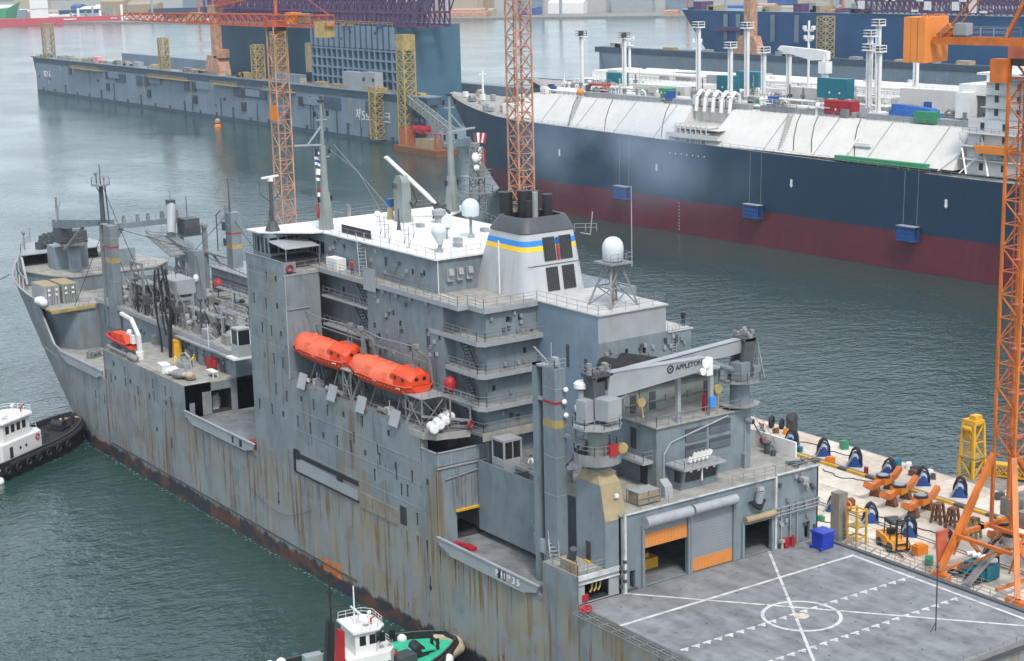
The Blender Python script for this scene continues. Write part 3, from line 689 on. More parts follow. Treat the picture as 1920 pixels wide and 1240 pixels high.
b = B().cyl((4.15,-9.4,26.6),(3.3,-9.6,26.5),.33,.33,14); part('vent_mushroom', b, M['grey'], GH)
b = B().cyl((3.28,-9.6,26.5),(3.26,-9.6,26.5),.28,.28,14); part('vent_mouth', b, M['black'], GH)
b = B().box(7.4,8.3,2.81,2.86,24.9,27.1); part('door', b, M['dark'], GH)
b = B().box(4.6,10.5,2.85,4.2,24.0,24.3); part('side_walkway', b, M['lightgrey'], GH)
b = B(); rail(b, [(10.3,4.1,24.3),(4.7,4.1,24.3),(4.7,2.9,24.3)], 1.05, .03, 1.4); part('railing', b, M['railgrey'], GH)
b = B().box(5.6,6.7,2.82,2.87,21.5,23.7); part('door', b, M['black'], GH)
b = B().cbox((3.9,-9.2,22.2),(.5,.8,1.6)); part('vent_trunk', b, M['grey'], GH)
# hangar: front wall with three roller doors
HG = sp('hangar', B().wall('x', 0.02, .35, -16.0, 10.9, 13.25, 21.2, [(2.2,8.0,13.3,19.6),(-3.9,2.0,13.3,19.6),(-9.3,-5.3,13.3,17.2),(-14.9,-14.1,13.3,15.3),(9.0,9.7,13.4,15.3)]), 'grey')
b = B().box(.02,25,10.75,10.9,13.25,21.2); b.box(.02,25,-16.0,-15.85,13.25,21.2); part('side_wall', b, M['grey'], HG)
b = B().box(-.15,13.5,-16.1,10.95,21.2,21.4); part('roof_deck', b, M['deckbuff'], HG)
b = B().box(.4,18,-15.8,10.7,13.1,13.26); part('hangar_floor', b, M['deck'], HG)
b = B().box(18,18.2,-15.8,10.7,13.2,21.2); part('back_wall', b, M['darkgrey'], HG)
b = B().box(3.5,8.5,3.2,6.2,13.3,14.4); b.box(4,7,4,5.4,14.4,14.8); b.cyl((4,3.4,13.7),(4,6.0,13.7),.4); part('stored_pallet', b, M['yellow'], HG)
b = B()
for y in (-13,-11,-7.5,-1.2,5,9.3): b.cbox((9,y,14.2),(1.5,1.2,1.9))
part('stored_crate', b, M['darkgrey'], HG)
# roller boxes and curtains
def safety():
    m = M['doororange'].copy(); m.name = 'black_and_orange_safety_hatching'; N = m.node_tree.nodes; L = m.node_tree.links; p = N['Principled BSDF']
    src = p.inputs['Base Color'].links[0].from_socket; g = N.new('ShaderNodeNewGeometry'); mp = N.new('ShaderNodeMapping')
    mp.inputs['Rotation'].default_value = (PI/4,0,0); L.new(g.outputs['Position'], mp.inputs[0]); ck = N.new('ShaderNodeTexChecker'); ck.inputs['Scale'].default_value = 7.5
    ck.inputs['Color1'].default_value = (.5,.35,.2,1); ck.inputs['Color2'].default_value = (.10,.06,.03,1); L.new(mp.outputs[0], ck.inputs[0])
    x = N.new('ShaderNodeMix'); x.data_type = 'RGBA'; x.inputs[0].default_value = .30; L.new(src, x.inputs[6]); L.new(ck.outputs[0], x.inputs[7]); L.new(x.outputs[2], p.inputs['Base Color']); return m
M['safety'] = safety()
def roller(y0, y1, zc, r, zbot, zsplit, mm, lab):
    d = part('roller_door', B().box(-.02,.12,y0,y1,zsplit,zc-.25), M['doorgrey'], HG, lab)
    b = B()
    z = zsplit+.28
    while z < zc-.5: b.box(-.035,-.02,y0,y1,z,z+.03); z += .32
    part('curtain_rib', b, M['grey'], d)
    if zbot < zsplit: part('safety_board', B().box(-.03,.10,y0+.02,y1-.02,zbot,zsplit-.005), M['safety'], d)
    part('roller_casing', B().cyl((-.45,y0-.15,zc),(-.45,y1+.15,zc),r,r,18), M[mm], d, smooth=True)
    part('door_guide', B().box(-.22,.02,y0-.32,y0-.02,13.27,zc-.3).box(-.22,.02,y1+.02,y1+.32,13.27,zc-.3), M['grey'], d)
    return d
roller(2.3,7.9,20.1,.58,17.3,18.75,'lightgrey','half raised roller door above the open left hangar bay')
roller(-3.8,1.7,20.15,.52,13.4,14.75,'lightgrey','closed roller door of the middle hangar bay')
roller(-9.2,-5.4,17.5,.36,16.9,16.9,'rustcream','fully raised low roller door of the right hangar bay')
b = B().box(-.26,.02,10.25,10.5,13.27,21.4) ; part('white_stripe_post', b, M['marking'], HG)
b = B().box(-.2,.02,-9.92,-9.68,13.27,21.4); part('white_stripe_post', b, M['marking'], HG)
b = B().box(-.2,.0,-9.6,10.2,21.2,21.36); b.box(-.2,.0,-16,-9.95,21.32,21.41); part('white_edge_strip', b, M['marking'], HG)
b = B()
for z in (17.0,17.35,17.8): b.beam((-.35,-5.3,z),(-.35,-16,z),.09)
for y in (-10.5,-11.8,-12.8): b.tube([(-.25,y,13.3),(-.25,y,18)], .07)
for y in (-6,-8,-10,-12,-14,-15.8): b.box(-.4,.0,y-.05,y+.05,16.9,17.9)
part('pipe_run', b, M['lightgrey'], HG)
b = B().tube([(-.8,-6.9,20.9),(-.9,-6.9,20.5),(-.6,-6.9,19.2)],.42,10); part('vent_cowl', b, M['lightgrey'], HG)
b = B().prism([(-5.9,19.3),(-7.9,19.3),(-7.2,18.2)], 'x', -.7, -.1); part('vent_louvre', b, M['black'], HG)
b = B().cbox((-.5,-13.4,20.4),(.9,.7,.4)); b.cbox((-.75,-13.4,20.1),(.3,.7,.4)); part('floodlight', b, M['lightgrey'], HG)
b = B().box(-.15,.0,8.8,9.9,13.3,13.5); 
for z in range(6): b.cbox((-.15,10.9-.5*(z%2),14+z*.5),(.25,.3,.35))
part('fixture', b, M['darkgrey'], HG)
b = B(); rail(b, [(.1,-3.9,21.4),(.1,-15.9,21.4)], 1.05, .028, 1.6); rail(b, [(.1,8.2,21.4),(.1,4.6,21.4)], 1.05, .028, 1.6); part('railing', b, M['railgrey'], HG)
# control booth on the hangar roof, windows lean out
CB = sp('flight_control_booth', B().prism([(4.1,21.4),(2.1,21.4),(1.5,23.7),(4.1,23.7)], 'y', -3.5, 1.4), 'grey')
b = B().box(1.0,4.1,-3.9,1.8,23.72,23.95); part('roof_deck', b, M['lightgrey'], CB)
b = B().quad((1.78,1.0,22.3),(1.78,-.95,22.3),(1.50,-.95,23.45),(1.50,1.0,23.45)); b.quad((1.78,-1.15,22.3),(1.78,-3.1,22.3),(1.50,-3.1,23.45),(1.50,-1.15,23.45)); b.quad((2.1,1.42,22.2),(3.0,1.42,22.2),(3.0,1.42,23.4),(1.9,1.42,23.4)); part('window', b, WIN, CB)
b = B()
for y in (.5,-.5,-1.6,-2.6): b.box(1.42,1.47,y-.15,y+.15,23.35,23.6)
b.box(1.5,1.62,-1.12,-.98,22.2,23.6); part('window_blind', b, M['white'], CB)
b = B(); rail(b, [(4,1.7,23.95),(1.1,1.7,23.95),(1.1,-3.8,23.95)], .9, .025, 1.2); part('railing', b, M['railgrey'], CB)
lamp = B()
lamp.cbox((0,0,.55),(.35,.3,.55),0,.5); lamp.beam((0,0,0),(0,0,.4),.08)
lm = shared('signal_lamp', lamp, M['white'])
for k in range(5):
    piece('signal_lamp', lm, CB, (2.0,.1-k*.55,23.95)); piece('signal_lamp', lm, CB, (2.9,-1.3-k*.5,23.95))
# port platform beside the hangar
PP = sp('port_platform', B().box(.1,5.85,10.95,16.0,15.8,16.1).wall('x', .12, .2, 10.95, 15.98, 13.25, 15.8, [(12.2,15.2,13.3,15.3)]), 'lightgrey')
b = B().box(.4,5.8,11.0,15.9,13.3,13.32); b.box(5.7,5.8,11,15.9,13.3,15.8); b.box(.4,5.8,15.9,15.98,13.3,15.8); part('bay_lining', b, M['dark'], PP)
b = B().box(.0,5.85,10.95,16.05,16.1,16.16); part('deck_coating', b, M['deckbuff'], PP)
b = B(); rail(b, [(5.7,15.95,16.16),(.2,15.95,16.16),(.2,11.2,16.16)], 1.1, .035, 1.3, (1.,.66,.33)); part('railing', b, M['railgrey'], PP)
b = B().box(-.05,.1,10.95,16.05,15.7,16.2); b.box(-.04,.1,10.95,16.0,15.25,15.35); part('white_edge_strip', b, M['marking'], PP)
b = B(); stair(b, (5.5,14.8,16.2), (9.5,12.4,18.6), .9); part('stair', b, M['lightgrey'], PP)
b = B(); b.cyl((4.4,13.6,16.2),(3.6,13.9,17.6),.5,.35,10); b.cyl((2.6,14.6,16.2),(2.6,14.6,16.7),.3); part('deck_drum', b, M['darkgrey'], PP)
b = B().cbox((2.0,15.7,16.7),(2.4,.3,1.1)); part('yellow_box', b, M['rustcream'], PP)
b = B()
for y in (13.0,13.5,14.0): b.tube([(.45,y,15.2),(.45,y+.1,14.4),(.45,y+.35,14.1)],.09)
part('lashing_hook', b, M['craneye'], PP)
# ================================================================ funnel
def loft(rings):
    n = len(rings[0]); b = B(); vs = [v for r in rings for v in r]; fs = []
    for k in range(len(rings)-1):
        for i in range(n): fs.append((k*n+i, k*n+(i+1) % n, (k+1)*n+(i+1) % n, (k+1)*n+i))
    b.mesh(vs, fs); return b
def fring(t, grow=0.0, z=None):
    # aft face x 25.4 -> 27.0 , front x 36.5 -> 33.5, sides y 3.6/-5.0 -> 2.6/-4.2, rounded corners
    xa, xf = 25.4+1.5*t-grow, 36.8-3.6*t+grow; yp, ysb = 3.7-.9*t+grow, -5.1+.9*t-grow; z = 38.0+8.6*t if z is None else z; r = 1.5-.4*t
    pts = []
    for cx, cy, a0 in ((xa+r, yp-r, PI/2), (xa+r, ysb+r, PI), (xf-r, ysb+r, 1.5*PI), (xf-r, yp-r, 2*PI)):
        for k in range(6): a = a0+k*PI/10; pts.append((cx+r*math.cos(a), cy+r*math.sin(a), z))
    return pts
FN = sp('funnel', loft([fring(0,0,37.96), fring(.2), fring(.45), fring(.66)]), 'funnelgrey', 'grey funnel with blue and gold bands under a black cap', smooth=True)
part('gold_band', loft([fring(.575,.012), fring(.64,.012)]), M['funyellow'], FN, smooth=True)
part('blue_band', loft([fring(.645,.012), fring(.715,.012)]), M['funblue'], FN, smooth=True)
part('upper_casing', loft([fring(.66), fring(.80)]), M['funnelgrey'], FN, smooth=True)
part('black_cap', loft([fring(.80,.02), fring(.81,.1), fring(.98,-.35), fring(1.0,-.5), fring(.99,-.8), fring(.86,-.8)]), M['darkgrey'], FN, smooth=True)
b = B(); r_ = fring(.86,-.82); b.quad(*r_); part('cap_floor', b, M['black'], FN)
b = B()
for x, y, r, h in ((33.0,.9,.85,48.9),(31.2,-.4,.75,49.1),(29.4,-2.3,.62,48.7),(32.0,-2.4,.6,48.8),(29.2,.4,.4,48.2)): b.cyl((x,y,45),(x,y,h),r,r,16)
part('exhaust_pipe', b, M['black'], FN, smooth=True)
b = B().cyl((29.9,-1.0,45.2),(29.9,-1.0,49.0),.34,.34,12); b.ball((30.0,-1.0,45.6),.6); part('steam_pipe', b, M['lightgrey'], FN, smooth=True)
def aft(y, z, out=.06):                      # point on the sloping aft face
    t = (z-38.0)/8.6; return (25.4+1.5*t-out, y, z)
lv = []
for y0, y1 in ((.6,-1.05),(-1.6,-3.3)):
    for z0, z1 in ((38.5,41.1),(41.8,44.4)):
        b = B().quad(aft(y0,z0), aft(y1,z0), aft(y1,z1), aft(y0,z1)); L_ = part('louvre', b, M['dark'], FN)
        b = B(); k = y0-.1
        while k > y1: b.beam(aft(k,z0,.09), aft(k,z1,.09), .05); k -= .24
        part('louvre_slat', b, M['darkgrey'], L_)
b = B()
p = [aft(-1.32,z,.10) for z in (41.8,43.4)]; b.beam(p[0], p[1], .35, .04, (1,0,0)); part('emblem_strip', b, M['red'], FN)
b = B(); p = [aft(-1.32,z,.12) for z in (43.45,44.3)]; b.beam(p[0], p[1], .3, .04, (1,0,0)); part('emblem_strip', b, M['blue'], FN)
b = B()
for z in (41.4,): b.quad(*[Vector(aft(y,z+d,.07)) for y, d in ((3.0,-.04),(-4.6,-.04),(-4.6,.04),(3.0,.04))])
part('seam', b, M['darkgrey'], FN)
b = B().tube([(27.4,-5.4,44.2),(26.6,-6.2,44.0),(26.4,-6.4,46.6)], .07); rail(b, [(27.4,-4.6,44.4),(25.8,-6.5,44.4)], .9, .03, 1); part('light_bracket', b, M['lightgrey'], FN)

random.seed(15); wm = mat('brown_rust_run', (.16,.095,.045), .8, .35, 1.2)
for k in range(70):
    x = random.choice([random.uniform(6.5,58), random.uniform(6.5,30), random.uniform(70,120)]); zt = random.choice([12.3,12.3,19.0,12.2,3.6]); L_ = random.uniform(.8,4.5); w = random.uniform(.05,.16)
    if zt > 12.4 and not 30 < x < 58: zt = 12.2
    if zt < 4: L_ = random.uniform(.5,1.6)
    o = sp('rust_run', B().prism([(x-w,zt),(x+w,zt),(x+w*.5,zt-L_*.5),(x+.01,zt-L_),(x-w*.6,zt-L_*.6)], 'y', 16.052, 16.0535), wm)
# ================================================================ kingposts, masts and roof gear (parts of the ship)
def kingpost(x, y, z0, z1, w, d, slot=True, bands=True):
    k = sp('kingpost', B().box(x-w, x, y-d, y, z0, z1), 'grey')
    if slot:
        part('guide_rail', B().box(x+1.05, x+1.75, y-.9, y, z0, z1+.1), M['grey'], k)
        part('guide_slot', B().box(x-.05, x+1.1, y-.8, y-.7, z0, z1-.4), M['black'], k)
        part('crosshead', B().cbox((x+.55,y-.3,z1-3.4),(1.5,.35,.35)).cbox((x+.5,y-.35,z0+4),(1.2,.6,1.4)).box(x-.2,x+1.8,y-.9,y,z1-.1,z1+.1), M['lightgrey'], k)
    if bands:
        part('red_band', B().box(x-w-.01,x+.01,y-d-.01,y+.01,z1-3.55,z1-3.3), M['red'], k)
        part('yellow_band', B().box(x-w-.012,x+.012,y-d-.012,y+.012,z1-6.0,z1-5.2), M['craneye'], k)
    b = B()
    for zz in (z1-9, z1-13, z1-2): b.box(x-w-.02, x+.02, y-d-.02, y+.02, zz, zz+.05)
    part('seam', b, M['lightgrey'], k); return k
k1 = kingpost(8.2, 14.0, 12.4, 35.3, 2.1, 1.3)
b = B(); rail(b, [(8.2,14,35.4),(6.1,14,35.4),(6.1,12.7,35.4)], .9, .03, .7); b.cbox((7,13.3,35.9),(.8,.5,.9)); b.beam((8,13,35.3),(8,13,37.6),.08); b.beam((6.4,13.8,35.3),(9.8,13.8,37.0),.1); part('head_gear', b, M['lightgrey'], k1)
b = B()
for z, dy in ((33.2,0),(32.0,.2),(30.6,0)): b.ball((5.8,12.9+dy,z),.28,8,6)
part('floodlight', b, M['white'], k1)
b = B(); b.beam((6.2,12.8,28.5),(3.4,12.2,28.2),.5,.35); b.beam((6.2,12.8,25.5),(3.6,12.4,28.0),.3); rail(b, [(6.0,13,28.7),(3.4,12.5,28.7)], 1.0, .03, .8); b.beam((4.6,12.7,28.6),(4.6,12.7,31.3),.15); part('outrigger_platform', b, M['railgrey'], k1)
b = B().lathe((4.2,12.6,31.6),[(.05,-.6),(.36,-.25),(.4,.2),(.22,.5),(.05,.55)],10); part('dish_antenna', b, M['white'], k1, smooth=True)
k2 = kingpost(136.2, 8.8, 17.2, 34.0, 2.7, 1.4)
b = B().cyl((137.4,8.2,34),(137.4,8.2,40.3),.42,.34,12); b.cyl((137.4,8.2,40.3),(137.4,8.2,43.6),.12,.08,6); b.tube([(136.4,7.6,34),(136.6,7.8,40.3)],.12); part('topmast', b, M['darkgrey'], k2, smooth=True)
b = B().cyl((137.4,8.2,40.2),(137.4,8.2,40.45),1.5,1.5,12); rail(b, [(137.4+1.5*math.cos(a),8.2+1.5*math.sin(a),40.45) for a in [i*PI/4 for i in range(9)]], 1.1, .03, 1.2); b.beam((138.8,8.6,40.3),(137.6,8.2,38.6),.12); b.beam((138.2,8.6,40.4),(138.2,8.6,42),.14); b.ball((138.2,8.6,42.1),.35,8,6); part('crow_platform', b, M['railgrey'], k2)
# bent arm kingpost on the centre line
b = B().box(121.6,123.9,-1.9,-.2,21,30.4); b.prism([(123.95,30.45),(121.66,30.45),(121.66,28.2),(124.4,28.0),(133.2,30.2),(133.2,31.6),(132.0,31.6)], 'y', -1.82, -.28); ka = sp('kingpost', b, 'grey', 'kingpost with a cranked arm reaching forward')
b = B(); rail(b, [(124,-1.0,30.5),(133,-1.0,31.7)], 1.0, .03, 1.4); rail(b, [(121.7,-.3,30.4),(123.8,-.3,30.4)], 1.2, .03, .8); part('railing', b, M['railgrey'], ka)
b = B().ball((121.5,-.2,26.2),.45,8,6,1.5); b.ball((124.2,0.0,24.0),.3,8,6); part('floodlight', b, M['white'], ka)
k3 = kingpost(131.4, -10.4, 21, 34.6, 2.2, 1.8, False, True)
b = B(); rail(b, [(131.4,-10.4,34.7),(129.2,-10.4,34.7)], 1.0, .03, .8); b.cyl((130.6,-11,34.6),(130.8,-11,40.3),.16,.07,6); b.cbox((131.9,-10.8,32.2),(1.0,1.2,1.4)); b.cbox((131.9,-10.8,29.5),(.9,1.0,1.2)); b.tube([(132.2,-10,34.8),(133.0,-9.6,34.0),(133.0,-9.6,28)],.1); part('head_gear', b, M['darkgrey'], k3)
b = B().beam((131.2,-10.3,27.0),(139.2,-9.3,27.4),.7,.35); b.beam((138,-9.6,21),(138,-9.6,30.8),.7); b.beam((132,-10.2,24.8),(135.6,-9.8,27.0),.3); b.ball((138,-9.6,31.6),.55,10,8,1.5); part('outrigger', b, M['railgrey'], k3)
# cross beam from kingpost to the forecastle crane
# masts
def polemast(x, y, zt, sgn):
    k = sp('signal_mast', B().cyl((x,y,41.9),(x,y,46.6),1.0,.62,8).cyl((x,y,46.6),(x,y,52.4),.5,.38,10).cyl((x,y,52.4),(x,y,zt),.26,.14,8), 'pedestal', None, True)
    b = B().beam((x,y,52.5),(x,y+sgn*3.9,52.7),.22); b.beam((x,y+sgn*2.1,52.6),(x,y+.1*sgn,54.8),.16); b.beam((x,y-sgn*.9,51),(x,y+sgn*.9,51),.12); b.beam((x,y-sgn*.8,55.6),(x,y+sgn*.8,55.6),.12)
    part('yardarm', b, M['lightgrey'], k)
    b = B()
    for z in (51.4, 56.0, 45.4): b.cyl((x,y-.9,z),(x,y-.9,z+.7),.18,.18,8); b.cyl((x,y+.9,z),(x,y+.9,z+.7),.18,.18,8)
    b.cbox((x,y,zt+.1),(.6,.6,.25)); part('navigation_light', b, M['black'], k)
    b = B()
    for i in range(4): b.beam((x-.6-i*.5, y+.6, 41.95),(x-.6-i*.5, y+.6, 44.6+(i%2)*.6),.05)
    b.beam((x-4,y-1,44.2),(x-1,y-.2,44.2),.1); b.cbox((x-4,y-1,44.6),(.5,.5,1.4)); part('aerial', b, M['railgrey'], k); return k
polemast(62.5, 8.0, 57.8, 1); polemast(64.3, -12.0, 57.2, -1)
b = B()
lattice(b, (61.5,-14.2,42),(61.5,-14.2,50.5), 1.6, 1.2, 7, .12, .07)
for z, s_ in ((46.5,2.4),(44.4,3.0)): b.box(60,63.5,-15.6,-12.9,z,z+.12); rail(b, [(60,-12.9,z+.1),(60,-15.6,z+.1),(63,-15.6,z+.1)], 1.0, .03, .9)
b.cbox((61.5,-14.2,47.6),(1.1,1.0,1.0)); b.cbox((61.5,-14,50.8),(.9,.9,.5)); LM = sp('lattice_mast', b, 'railgrey')
b = B().ball((61.0,-13.7,49.2),.5,8,6,1.4); b.ball((60.5,-13.5,47.9),.4,8,6); part('radome', b, M['white'], LM, smooth=True)
b = B().cyl((66,13.7,42),(66,13.7,43.2),1.0,.5,8).cyl((66,13.7,43.2),(66,13.7,48.2),.28,.22,8); b.beam((66,13.7,45.5),(66,15.2,46.7),.12); b.beam((66,13.7,45.5),(66,12.3,46.7),.12); b.beam((66,15.2,46.7),(66,15.2,48.2),.06); b.beam((66,12.3,46.7),(66,12.3,48.2),.06); b.tube([(66.9,13.9,42),(66.2,13.8,45)],.06); k = sp('radar_mast', b, 'darkgrey')
part('radar_scanner', B().cbox((66,13.7,48.7),(.35,3.0,.22), .4).cbox((66,13.7,48.4),(.5,.6,.5)), M['white'], k)
# roof crane with white jib
b = B().box(59.8,61.9,-2.9,-1.6,41.95,47.1); b.prism([(59.8,47.1),(61.9,47.1),(61.3,47.9),(60.4,47.9)], 'y', -2.8, -1.7); k = sp('derrick_post', b, 'pedestal')
b = B(); b.tube([(59.7,-2.9,46.8),(59.2,-3.4,44.6),(59.5,-3.0,43.9),(59.7,-2.7,44.6)],.09); rail(b, [(61.9,-1.5,46.2),(60.4,-1.2,46.2)], .7, .03, .6); part('hose_loop', b, M['black'], k)
b = B(); b.prism([(.12,50.35),(-.25,50.55),(-6.1,45.2),(-7.3,43.9),(-6.9,43.8),(-5.8,44.8)], 'x', 60.6, 61.1); JB = sp('derrick_jib', b, 'white')
b = B().beam((60.85,-6.9,43.9),(60.85,-7.8,42),.4); b.beam((60.85,-7.0,44.2),(60.85,-9.4,42.3),.3); b.beam((60.2,-7.2,43.6),(60.2,-6.4,42),.2); b.beam((60.85,-5.8,45.1),(60.85,-7.3,44.8),.12); b.cbox((60.8,-8.0,43.4),(.9,1.2,.4)); part('jib_heel', b, M['darkgrey'], JB)
# domes and small gear on the roof
def dome(x, y, z0, zc, r, m='dome', post=.18, cone=False):
    k = sp('radome_pedestal', B().cyl((x,y,z0),(x,y,z0+.5),post*2.6,post*1.3,10).cyl((x,y,z0+.5),(x,y,zc-r*.6),post,post,8), 'pedestal')
    b = B()
    if cone: b.lathe((x,y,zc), [(.2,-r*1.7),(r,-r*.2),(r*.98,.15*r),(r*.8,.62*r),(r*.45,.92*r),(.03,1.02*r)], 18)
    else: b.lathe((x,y,zc), [(r*.55,-r*1.0),(r*.95,-r*.85),(r,0),(r*.93,.4*r),(r*.7,.75*r),(r*.38,.95*r),(.03,1.02*r)], 18)
    part('radome', b, M[m], k, smooth=True); return k
dome(44.4,-1.8,41.95,45.6,1.08); dome(38.4,6.5,41.95,44.35,.9,cone=True); dome(39.0,-9.2,41.95,44.4,.95)
b = B().cyl((45.4,1.0,42),(45.4,1.0,43.6),.12); k = sp('dish_pedestal', b, 'pedestal'); part('dish_antenna', B().cyl((45.3,1.0,44.1),(45.0,1.15,44.15),.75,.72,16), M['dome'], k, smooth=True)
b = B().cyl((55.5,1.6,41.95),(55.5,1.6,43.3),.3,.12,8).cyl((55.5,1.6,43.3),(55.5,1.6,44.6),.1); k = sp('lantern_post', b, 'darkgrey'); part('blue_lantern', B().cyl((63.9,-2.2,43.6),(63.9,-2.2,44.6),.5,.6,8), M['blue'], k); part('lantern_base', B().cyl((63.9,-2.2,41.9),(63.9,-2.2,43.6),.5,.35,8), M['rustcream'], k)
b = B().lathe((57.2,-5.4,41.95),[(.55,0),(.55,.8),(.9,1.0),(.9,1.6),(.5,1.7)],12); sp('mushroom_vent', b, 'lightgrey', None, True)
b = B().cyl((59.3,2.4,41.95),(59.3,2.4,43.2),.1); b.ball((59.3,2.4,43.6),.42,10,8); sp('satellite_ball', b, 'white', None, True)
for x, y in [(48,7.5),(51.2,6.2),(49,3.5),(46,6.6),(43,7.8),(41,4.6),(53.6,5.4)]:
    b = B().beam((x,y,41.95),(x,y,44.2+.3*((x*7) % 3)),.06); b.beam((x,y-.5,43.6),(x,y+.5,43.6),.06); b.beam((x,y,41.95),(x-.5,y,43),.05); sp('aerial', b, 'railgrey')
b = B()
for x, y in [(40,3),(43,1),(52,-3),(47,-5.5),(55.5,-1.5)]: b.cbox((x,y,42.2),(1.1,.7,.5))
sp('roof_box', b, 'lightgrey')
# radome tower on the aft house
b = B(); c4 = [(18.6,.2),(14.9,.2),(14.9,-3.6),(18.6,-3.6)]; t4 = [(17.3,-1.1),(16.2,-1.1),(16.2,-2.3),(17.3,-2.3)]
for i in range(4):
    P0 = Vector((*c4[i],38.05)); P1 = Vector((*t4[i],42.6)); j = (i+1) % 4; Q0 = Vector((*c4[j],38.05)); Q1 = Vector((*t4[j],42.6))
    b.beam(P0, P1, .2); b.beam(P0.lerp(P1,.45), Q0.lerp(Q1,.45), .12); b.beam(P0, Q0.lerp(Q1,.45), .1); b.beam(P0.lerp(P1,.45), Q1, .1)
b.cyl((16.75,-1.7,38.05),(16.75,-1.7,42.6),.14); b.cbox((16.75,-1.7,40.6),(.6,.6,.7)); b.cbox((16.75,-1.7,38.9),(.5,.5,.5))
k = sp('radome_tower', b, 'railgrey')
b = B().box(15.2,18.3,-3.2,-.2,42.6,42.8); rail(b, [(15.2,-.2,42.8),(15.2,-3.2,42.8),(18.3,-3.2,42.8)], 1.0, .03, 1); part('platform', b, M['railgrey'], k)
part('radome', B().lathe((16.75,-1.7,44.3), [(1.0,-1.45),(1.12,-1.3),(1.16,0),(1.05,.5),(.75,.92),(.4,1.1),(.02,1.16)], 20), M['dome'], k, smooth=True)
part('whip_aerial', B().cyl((16.4,-4.0,42),(16.4,-4.0,50.7),.07,.05,6).beam((16.4,-3.2,42.5),(16.4,-4.0,42.5),.1), M['lightgrey'], k)
# ================================================================ forward decks
FH = sp('cargo_deckhouse', B().box(91.3,142.8,-15.9,8.0,12.5,20.8), 'grey')
b = B().box(91.2,143,-16,8.35,20.81,21.0); part('cargo_deck', b, M['deckbuff'], FH)
b = B().box(88.5,91.3,-15.9,4.4,12.5,20.9); part('aft_wall', b, M['grey'], FH)
b = B(); rail(b, [(142,8.2,21),(126,8.2,21)], 1.05, .03, 1.8); rail(b, [(110,8.2,21),(98,8.2,21)], 1.05, .03, 1.8); part('railing', b, M['railgrey'], FH)
b = B().box(91.2,143,8.3,8.45,20.4,21.05); b.beam((110,8.7,20.2),(91.5,8.7,20.2),.6,.25); part('deck_edge', b, M['lightgrey'], FH)
b = B()
for x in (140,133,128.5,113,108,104.5,99,95): b.box(x-.35,x+.35,8.0,8.06,17.25,19.3)
part('door', b, M['darkgrey'], FH)
for x in (119,111,106.5,101.5,96.5): 
    piece('locker', shared('locker', B().box(-.6,.6,0,.7,0,1.4), M['railgrey']), FH, (x, 8.05, 17.2))
SH = sp('starboard_deckhouse', B().box(108,134,-15.8,-8.6,21,25.3), 'grey')
b = B().box(107.8,134.2,-15.9,-8.4,25.31,25.45); part('roof_deck', b, M['lightgrey'], SH)
b = B().box(113,128,-8.2,-4.2,21.4,22.1); part('hatch_cover', b, M['deckbuff'], SH)
b = B()
for x in range(114, 128, 2): b.box(x-.06,x+.06,-8.25,-4.15,22.1,22.2)
part('hatch_rib', b, M['railgrey'], SH)
b = B(); b.beam((133.5,-8.5,24),(109,-8.5,24),.1)
for x in (131,126,121,115,110): b.box(x-.3,x+.3,-8.62,-8.5,21.4,23.3)
part('door', b, M['darkgrey'], SH)
b = B().ball((128.6,-8.0,23.4),.85,10,8); solo_ball = b
# forecastle block
v = [(x, hb(x, 19.5)-.03) for x in range(147, 192, 3)]
b = B(); b.prism([(143.2,hb(143.2,13)-.5)]+v+[(x, -y) for x, y in v[::-1]]+[(143.2,-15.5)], 'z', 19.4, 19.8); FC = sp('forecastle', b, 'deckbuff')
b = B().box(143.2,143.5,-15.5,11.2,12.4,19.4); b.prism([(143.2,11.2),(149.5,14.6),(149.5,14.9),(143.2,11.5)], 'z', 12.4, 19.4); part('aft_bulkhead', b, M['grey'], FC)
b = B().beam((143.0,16.0,19.5),(143.0,8.6,19.6),.35,.6); b.box(142.8,146.3,8.6,15.9,19.4,19.75); part('timber_edge', b, M['craneye'], FC)
b = B(); stair(b, (149,11.0,12.5),(143.0,10.9,19.3), .9); part('stair', b, M['darkgrey'], FC)
RF = sp('raised_forecastle', B().prism([(156,7.0),(160,9.5),(168,11.6),(176,9.4),(184,5.2),(189,2.0),(190,0),(189,-2),(176,-9.4),(160,-12),(156,-8)], 'z', 19.8, 22.3), 'grey')
b = B().prism([(155.8,7.2),(160,9.8),(168,12.0),(176,9.7),(184,5.5),(189,2.3),(190.2,0),(189,-2.2),(176,-9.7),(160,-12.2),(155.8,-8.2)], 'z', 22.3, 22.5); part('raised_deck', b, M['deckbuff'], RF)
b = B().prism([(170,11.8),(176,9.6),(184,5.4),(184,5.1),(176,9.3),(170,11.5)], 'z', 22.5, 24.6); b.box(183.8,184,-5,5.2,22.5,24.6); b.prism([(168.2,11.6),(168.2,12.0),(172,11.0),(172,10.7)], 'z', 22.5, 24.6); part('shelter_wall', b, M['grey'], RF)
b = B().prism([(170.5,11.5),(176,9.5),(184,5.3),(184,-5),(170.5,-6)], 'z', 24.6, 24.8); part('shelter_roof', b, M['lightgrey'], RF)
b = B().box(173,183,-4,6,22.5,24.55); part('shelter_shade_block', b, M['dark'], RF)  # solid dark block stands in for the shaded space under the roof
b = B().box(164,168,1.2,7.2,22.5,26.6); b.box(160,164,-6,-1.6,22.5,25.6); part('winch_house', b, M['wallgrey'], RF)
b = B().beam((168.5,11.7,24.6),(164.0,12.6,20.5),.35,.5); part('shelter_strut', b, M['lightgrey'], RF)
b = B()
for i in range(8):
    x = 160+i*3.6; y = hb(x, 20.7)-.3; b.beam((x,y,20.6),(x+2.4,y-.8,22.2),.14)
